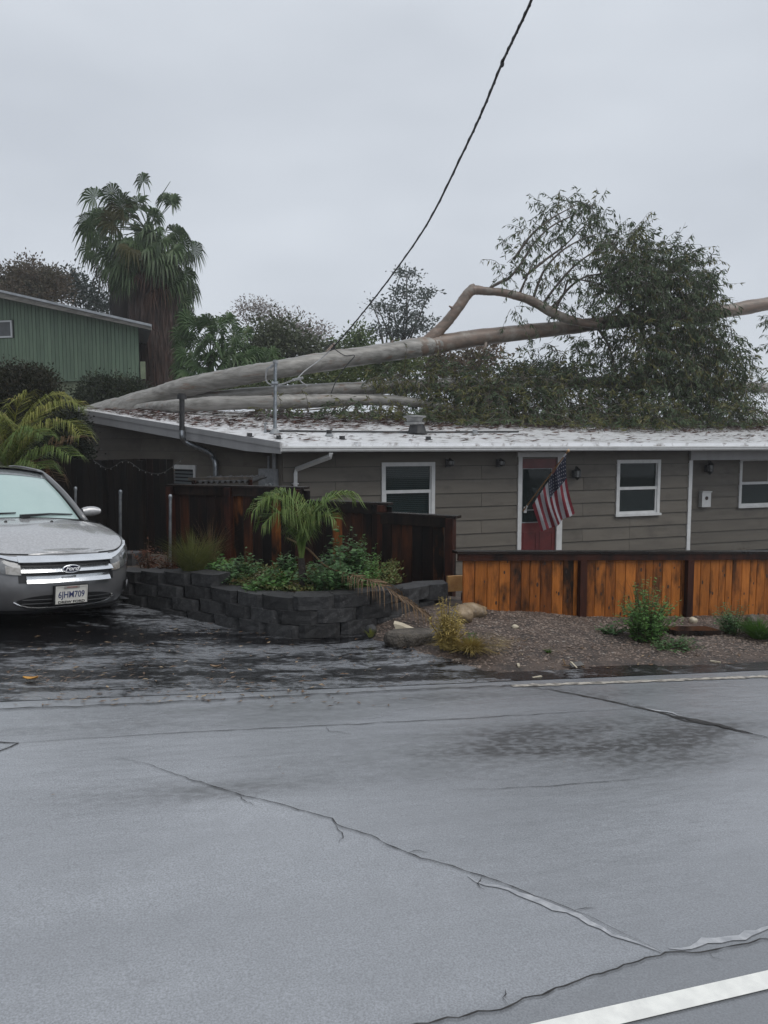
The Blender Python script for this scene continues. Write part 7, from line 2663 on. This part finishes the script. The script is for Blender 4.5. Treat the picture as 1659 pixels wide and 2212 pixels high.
K = lambda v: (lambda x: v)
b = MB()
bar(b, -0.47, 0.47, lambda x: 0.495, lambda x: 0.735, 0.002, 0.006)
b.build('grille_backing', m_plast, car)
for z0, z1, hw, hw2 in ((0.690, 0.742, 0.455, 0), (0.598, 0.646, 0.445, 0), (0.500, 0.561, 0.405, 0)):
    b = MB()
    bar(b, -hw, hw, K(z0), K(z1), 0.004, 0.024, slant=0.024)
    o = b.build('grille_bar', m_chrome, car, smooth=False)
for sg in (1, -1):
    b = MB()
    xs = [sg * q for q in (0.45, 0.52, 0.6, 0.68, 0.76, 0.83, 0.868)]
    zt = [0.742, 0.745, 0.757, 0.775, 0.797, 0.822, 0.84]
    rows = []
    for i, (x, z) in enumerate(zip(xs, zt)):
        w_ = 0.05 - 0.04 * min(1, i / 3)
        rows.append([FS(x, z - w_ - 0.004, 0.004), FS(x, z - w_, 0.034 - 0.012 * min(1, i / 3)), FS(x, z - 0.006, 0.014), FS(x, z - 0.004, 0.002)])
    b.grid([r[::-1] for r in rows] if sg == 1 else rows)
    b.build('chrome_brow', m_chrome, car)
for sg in (1, -1):                            # headlights
    xs = [0.445, 0.50, 0.56, 0.62, 0.69, 0.76, 0.82, 0.862]
    zl = [0.566, 0.566, 0.572, 0.582, 0.600, 0.632, 0.675, 0.73]
    zh = [0.690, 0.705, 0.722, 0.742, 0.765, 0.788, 0.812, 0.826]
    b = MB()
    rows = [[FS(sg * x, a + (c - a) * f, 0.010 + 0.012 * sin(pi * f)) for f in (0, 0.25, 0.5, 0.75, 1)] for x, a, c in zip(xs, zl, zh)]
    b.grid([r[::-1] for r in rows] if sg == 1 else rows)
    hl = b.build('headlight', m_lens, car, smooth=True)
    b = MB()
    rows = [[FS(sg * x, a + (c - a) * f, 0.019 + 0.008 * sin(pi * f)) for f in (0.06, 0.3, 0.56)] for x, a, c in zip(xs[:3], zl[:3], zh[:3])]
    b.grid([r[::-1] for r in rows] if sg == 1 else rows)
    b.build('turn_signal', m_lens_w, hl, smooth=True)
    b = MB()
    c = FS(sg * 0.66, 0.69, 0.012)
    n_ = (FS(sg * 0.66, 0.69, 0.1) - FS(sg * 0.66, 0.69, 0.0)).normalized()
    b.tube([c, c + n_ * 0.018], 0.042, 16)
    b.build('projector', m_alloy, hl)
    b = MB()                                  # fog lamp pocket
    rows = [[FS(sg * x, z, o) for z, o in ((0.335, 0.004), (0.345, 0.010), (0.425, 0.010), (0.435, 0.004))] for x in (0.66, 0.70, 0.74, 0.78, 0.82)]
    b.grid([r[::-1] for r in rows] if sg == 1 else rows)
    c = FS(sg * 0.745, 0.385, 0.006)
    n_ = (FS(sg * 0.745, 0.385, 0.1) - FS(sg * 0.745, 0.385, 0.0)).normalized()
    fp = b.build('fog_lamp', m_plast, car)
    b = MB()
    b.tube([c + n_ * 0.004, c + n_ * 0.016], [0.042, 0.036], 16)
    b.build('lens', m_lens, fp)
    b = MB()
    bar(b, sg * 0.70, sg * 0.86, K(0.268), K(0.288), 0.003, 0.010, 8)
    if sg == -1:
        b.f = [q[::-1] for q in b.f]
    b.build('corner_chrome', m_chrome, car)
b = MB()                                      # lower intake with its chrome lip
hw = 0.475
lo_ = lambda x: 0.252 + 0.05 * (abs(x) / hw) ** 5
hi_ = lambda x: 0.378 - 0.055 * (abs(x) / hw) ** 4
bar(b, -hw, hw, lo_, hi_, 0.002, 0.006, 30)
lint = b.build('lower_intake', m_plast, car)
for z in (0.285, 0.325):
    b = MB()
    bar(b, -0.43, 0.43, K(z), K(z + 0.012), 0.006, 0.011, 20)
    b.build('intake_slat', mat('dark_slat', (0.03, 0.03, 0.032), None, 0.3), lint)
b = MB()
bar(b, -hw - 0.02, hw + 0.02, lambda x: 0.232 + 0.055 * (abs(x) / hw) ** 5, lambda x: 0.250 + 0.055 * (abs(x) / hw) ** 5, 0.003, 0.012, 30)
b.build('intake_lip', m_chrome, car)
b = MB()
bar(b, -0.80, 0.80, K(0.185), K(0.222), 0.002, 0.008, 30)
b.build('bumper_skirt', m_plast, car)


def text_part(txt, size, c, ax, up, out, m, parent, name, shear=0.0, bold=0.0, xs=1.0):
    cu = bpy.data.curves.new('lettering', 'FONT')
    cu.body = txt
    cu.size = size
    cu.align_x = 'CENTER'
    cu.align_y = 'CENTER'
    cu.shear = shear
    cu.offset = bold
    cu.extrude = 0.0008
    cu.resolution_u = 3
    ob = bpy.data.objects.new('lettering', cu)
    col.objects.link(ob)
    dg = bpy.context.evaluated_depsgraph_get()
    me = bpy.data.meshes.new_from_object(ob.evaluated_get(dg))
    b = MB()
    b.add([c + ax * (v.co.x * xs) + up * v.co.y + out * v.co.z for v in me.vertices], [tuple(p.vertices) for p in me.polygons])
    bpy.data.objects.remove(ob)
    bpy.data.meshes.remove(me)
    return b.build(name, m, parent)


OUT = -BK
c = FS(0, 0.622, 0.052)                        # oval badge
b = MB()
ell = lambda rx, rz, o: [c + LAT * rx * cos(a) + UPC * rz * sin(a) + OUT * o for a in [2 * pi * i / 28 for i in range(28)]]
b.grid([ell(0.092, 0.041, -0.02), ell(0.092, 0.041, 0.0), ell(0.086, 0.036, 0.006), ell(0.080, 0.031, 0.004)], closed=True)
b.f = [q[::-1] for q in b.f]
badge = b.build('emblem', m_chrome, car, smooth=True)
b = MB()
b.add(ell(0.081, 0.032, 0.0035), [tuple(range(28))])
b.build('emblem_field', m_navy, badge)
text_part('Ford', 0.058, c + OUT * 0.006 + UPC * 0.002, LAT, UPC, OUT, m_silver, badge, 'emblem_lettering', 0.35, 0.0016, 1.15)
# number plate
c = FS(0.0, 0.372, 0.030)
b = MB()


def slab(b, x0, x1, z0, z1, o0, o1):
    vs = [c + LAT * x + UPC * z + OUT * o for x in (x0, x1) for o in (o1, o0) for z in (z0, z1)]
    b.add(vs, [(0, 1, 3, 2), (4, 6, 7, 5), (0, 4, 5, 1), (2, 3, 7, 6), (0, 2, 6, 4), (1, 5, 7, 3)])


slab(b, -0.152, 0.152, -0.076, 0.076, 0.0, 0.004)
pl = b.build('number_plate', m_plate, car)
b = MB()
slab(b, -0.158, 0.158, 0.076, 0.085, -0.01, 0.009)
slab(b, -0.158, 0.158, -0.086, -0.055, 0.005, 0.009)
slab(b, -0.158, -0.149, -0.055, 0.076, -0.01, 0.009)
slab(b, 0.149, 0.158, -0.055, 0.076, -0.01, 0.009)
b.build('plate_frame', m_plate, pl)
b = MB()
slab(b, -0.17, 0.17, -0.09, 0.09, -0.03, -0.001)
b.build('plate_backing', m_plast, pl)
b = MB()
slab(b, -0.078, 0.078, 0.063, 0.084, 0.0095, 0.011)
b.build('registration_tag', m_lens_w, pl)
text_part('6JHM709', 0.088, c + OUT * 0.005 + UPC * -0.002, LAT, UPC, OUT, m_blue, pl, 'plate_number', 0, 0.0012, 0.80)
text_part('CALIFORNIA', 0.018, c + OUT * 0.012 + UPC * 0.073, LAT, UPC, OUT, mat('plate_red', (0.22, 0.05, 0.04), None, 0.4), pl, 'plate_state', 0.1, 0.0004)
text_part('DREW FORD', 0.034, c + OUT * 0.0105 + UPC * -0.0705, LAT, UPC, OUT, m_plast, pl, 'dealer_lettering', 0, 0.0008, 1.35)
# wheels
for yc, r in WHL:
    for sg in (1, -1):
        b = MB()
        prof = [(0.20, -0.10), (0.315, -0.11), (0.33, -0.085), (0.332, 0.0), (0.33, 0.085), (0.315, 0.11), (0.20, 0.10)]
        rows = []
        for i in range(28):
            a = 2 * pi * i / 28
            rows.append([T(sg * 0.775 + o, yc + q * cos(a), 0.332 + q * sin(a)) for q, o in prof])
        rows.append(rows[0])
        b.grid(rows)
        ty = b.build('wheel', m_tyre, car, smooth=True)
        b = MB()
        ctr = T(sg * 0.865, yc, 0.332)
        ring = [T(sg * 0.845, yc + 0.215 * cos(2 * pi * i / 24), 0.332 + 0.215 * sin(2 * pi * i / 24)) for i in range(24)]
        b.tube(ring + ring[:1], 0.014, 6, False)
        b.tube([T(sg * 0.80, yc, 0.332), T(sg * 0.872, yc, 0.332)], 0.05, 12)
        for k in range(8):
            a = 2 * pi * k / 8
            b.beam(T(sg * 0.862, yc, 0.332), T(sg * 0.845, yc + 0.215 * cos(a), 0.332 + 0.215 * sin(a)), 0.035, 0.02, LAT)
        b.build('rim', m_alloy, ty)
        b = MB()
        b.tube([T(sg * 0.70, yc, 0.332), T(sg * 0.80, yc, 0.332)], 0.2, 20)
        b.build('brake_drum', m_plast, ty)
# mirrors, wiper, jets, tail lamps, handles
for sg in (1, -1):
    b = MB()
    rows = []
    for i in range(9):
        f = i / 8
        x = 0.80 + 0.20 * f
        hh = 0.06 * (sin(pi * (0.10 + 0.80 * f)) ** 0.4)
        rows.append([T(sg * x, 1.50 - 0.06 * f + 0.055 * cos(a) + 0.03 * f, 1.045 + 0.01 * f + hh * sin(a)) for a in [2 * pi * j / 14 for j in range(14)]])
    b.grid(rows if sg == -1 else [r[::-1] for r in rows], closed=True)
    b.add(rows[0], [tuple(range(14))])
    b.add(rows[-1], [tuple(range(13, -1, -1))])
    b.tube([T(sg * 0.74, 1.50, 0.97), T(sg * 0.84, 1.50, 1.01)], [0.035, 0.03], 8)
    b.build('wing_mirror', m_hood, car, smooth=True)
    for yd in (2.35, 3.3):
        b = MB()
        b.beam(T(sg * 0.925, yd, 0.84), T(sg * 0.925, yd + 0.2, 0.845), 0.03, 0.03)
        b.build('door_handle', m_paint_c, car)
    b = MB()
    rows = []
    for k in ks:
        if 0.86 < k < 0.99:
            rows.append([T(*(sg * S(k, l)[0] * 1.006, S(k, l)[1] + 0.004, S(k, l)[2])) for l in (0.62, 0.75, 0.9)])
    b.grid(rows)
    b.build('tail_lamp', m_red, car)
for c0_, c1_, f1 in ((0.02, 0.86, 0.10), (-0.86, -0.08, 0.09)):
    b = MB()
    b.tube([ws(c0_, 0.03, 0.025), ws((c0_ + c1_) / 2, 0.075, 0.02), ws(c1_, f1, 0.015)], [0.016, 0.010, 0.007], 6)
    b.box(ws(c0_, 0.02, 0.028), (0.09, 0.06, 0.035), Matrix.Rotation(TH, 3, 'Z'))
    b.build('wiper', m_plast, car)
for x in (-0.24, 0.24):
    b = MB()
    k = T(x, 1.02, ztop(1.02) + 0.079)
    b.blob(k, (0.016, 0.02, 0.012), 2, 0.05, 8, 6)
    b.build('washer_jet', m_plast, car)
# ------------------------------------------------------------------ the flag by the door
m_fr = mat('flag_red', (0.24, 0.022, 0.035), (0.19, 0.018, 0.03), 0.7, 8, tr=0.2)
m_fw = mat('flag_white', (0.50, 0.50, 0.53), (0.42, 0.42, 0.46), 0.7, 8, tr=0.2)
m_fb = mat('flag_navy', (0.014, 0.017, 0.040), (0.010, 0.012, 0.030), 0.7, 8, tr=0.1)
m_pole = mat('varnished_pole', (0.20, 0.10, 0.035), (0.13, 0.065, 0.025), 0.35, 9, 4, (0.5, 0.5, 3))
zu = lambda x, y: (1780 + x / 2.37) / 1.8228
zv = lambda x, y: (1720 + y / 2.37) / 1.8228
base_y = on_n(1136, 1103, NW - 0.07).y
tip_y = base_y - 0.55
FP = lambda x, y, f: P(zu(x, y), zv(x, y), base_y + (tip_y - base_y) * f)
pk, tipp = FP(660, 695, 0.0), FP(1085, 130, 1.0)
flag = thing('flag', 'American flag hanging limp from a slanted wooden pole beside the red door', 'flag', pk)
b = MB()
b.tube([pk, tipp], 0.0155, 10)
b.build('pole', m_pole, flag)
b = MB()
b.blob(tipp, (0.03, 0.03, 0.035), 2, 0.0, 10, 8)
b.build('finial', mat('gilt_finial', (0.45, 0.28, 0.14), None, 0.35), flag)
b = MB()
b.tube([pk.lerp(tipp, 0.90), pk.lerp(tipp, 0.955)], 0.019, 8)
b.build('sleeve_ring', m_fw, flag)
b = MB()
q = on_n(1134, 1101, NW - 0.05)
s_, n_ = to_sn(q)
b.sbox(s_ - 0.035, s_ + 0.035, NW - 0.068, NW - 0.052, q.z - 0.07, q.z + 0.07)
b.tube([sn(s_, NW - 0.06, q.z - 0.02), pk.lerp(tipp, 0.10)], 0.022, 8)
b.build('bracket', m_trim, flag)
# cloth: hoist along the pole (a from tip to foot), fly hanging down (c)
Tp, Hb, Ft, Fb = (1066, 165), (748, 640), (1146, 712), (832, 888)
NA, NC = 65, 40


def cloth(a, c, off=0.0):
    x = (1 - a) * ((1 - c) * Tp[0] + c * Ft[0]) + a * ((1 - c) * Hb[0] + c * Fb[0])
    y = (1 - a) * ((1 - c) * Tp[1] + c * Ft[1]) + a * ((1 - c) * Hb[1] + c * Fb[1])
    env = sin(pi * a) ** 0.7
    x += 26 * c * (1 - c) * 2 * (1 - a) * -0.4 + 12 * sin(a * 9 + c * 2.2) * c * env
    x += -24 * (1 - a) * sin(pi * c)          # the outer edge sags inward
    y += 8 * sin(a * 11 + 1.5) * c * env + 26 * c * sin(pi * a) * 0.5
    f = (1 - a) * 0.96 + a * 0.30
    p = FP(x, y, f * (1 - 0.35 * c))
    p.y += 0.055 * sin(a * 17 + c * 2.5) * (0.25 + c * 0.75) * env + 0.02 * sin(a * 31 + c * 4 + 1) * env - off
    return p


CA, CC = 35, 16                                # canton: 7 of 13 stripes wide on the hoist, 40 % of the fly
b = MB()
vs = [cloth(i / NA, j / NC) for i in range(NA + 1) for j in range(NC + 1)]
id_ = lambda i, j: i * (NC + 1) + j
for nm, m_, test in (('red_stripe', m_fr, 0), ('white_stripe', m_fw, 1), ('canton', m_fb, 2)):
    groups = {}
    for i in range(NA):
        for j in range(NC):
            can = i < CA and j < CC
            st = i // 5
            kind_ = 2 if can else st % 2
            if kind_ == test:
                groups.setdefault(0 if can else st, []).append((id_(i, j), id_(i, j + 1), id_(i + 1, j + 1), id_(i + 1, j)))
    for st, fs in groups.items():
        b = MB()
        used = sorted({i for f in fs for i in f})
        mp_ = {i: k for k, i in enumerate(used)}
        b.add([vs[i] for i in used], [tuple(mp_[i] for i in f) for f in fs])
        o = b.build(nm, m_, flag, smooth=True)
        if nm == 'canton':
            canton = o
b = MB()
for r in range(9):
    cnt = 6 if r % 2 == 0 else 5
    for k in range(cnt):
        a = (0.5 + r) / 9.0 * CA / NA * 0.98
        c = ((k * 2 + (1 if r % 2 == 0 else 2)) / 12.0) * CC / NC
        e = 0.012
        o_ = cloth(a, c, 0.006)
        ux, uy = (cloth(a + e, c, 0.006) - o_).normalized(), (cloth(a, c + e, 0.006) - o_).normalized()
        R_ = 0.0175
        vs_ = []
        for q in range(10):
            rr = R_ if q % 2 == 0 else R_ * 0.45
            vs_.append(o_ + ux * rr * cos(q * pi / 5) + uy * rr * sin(q * pi / 5))
        b.add(vs_, [tuple(range(10))])
st_ = b.build('star', m_fw, canton)
st_['kind'] = 'stuff'
# ------------------------------------------------------------------ rain-damp air
hm = bpy.data.materials.new('damp_air')
hm.use_nodes = True
hm.node_tree.nodes.clear()
ho = hm.node_tree.nodes.new('ShaderNodeOutputMaterial')
hv = hm.node_tree.nodes.new('ShaderNodeVolumePrincipled')
hv.inputs['Color'].default_value = (0.93, 0.95, 0.98, 1)
hv.inputs['Density'].default_value = 0.0013
hv.inputs['Anisotropy'].default_value = 0.2
hm.node_tree.links.new(hv.outputs[0], ho.inputs['Volume'])
b = MB()
b.box((0, 85, 7.0), (420, 320, 40))
hz = b.build('haze', hm)
tag(hz, kind='stuff')
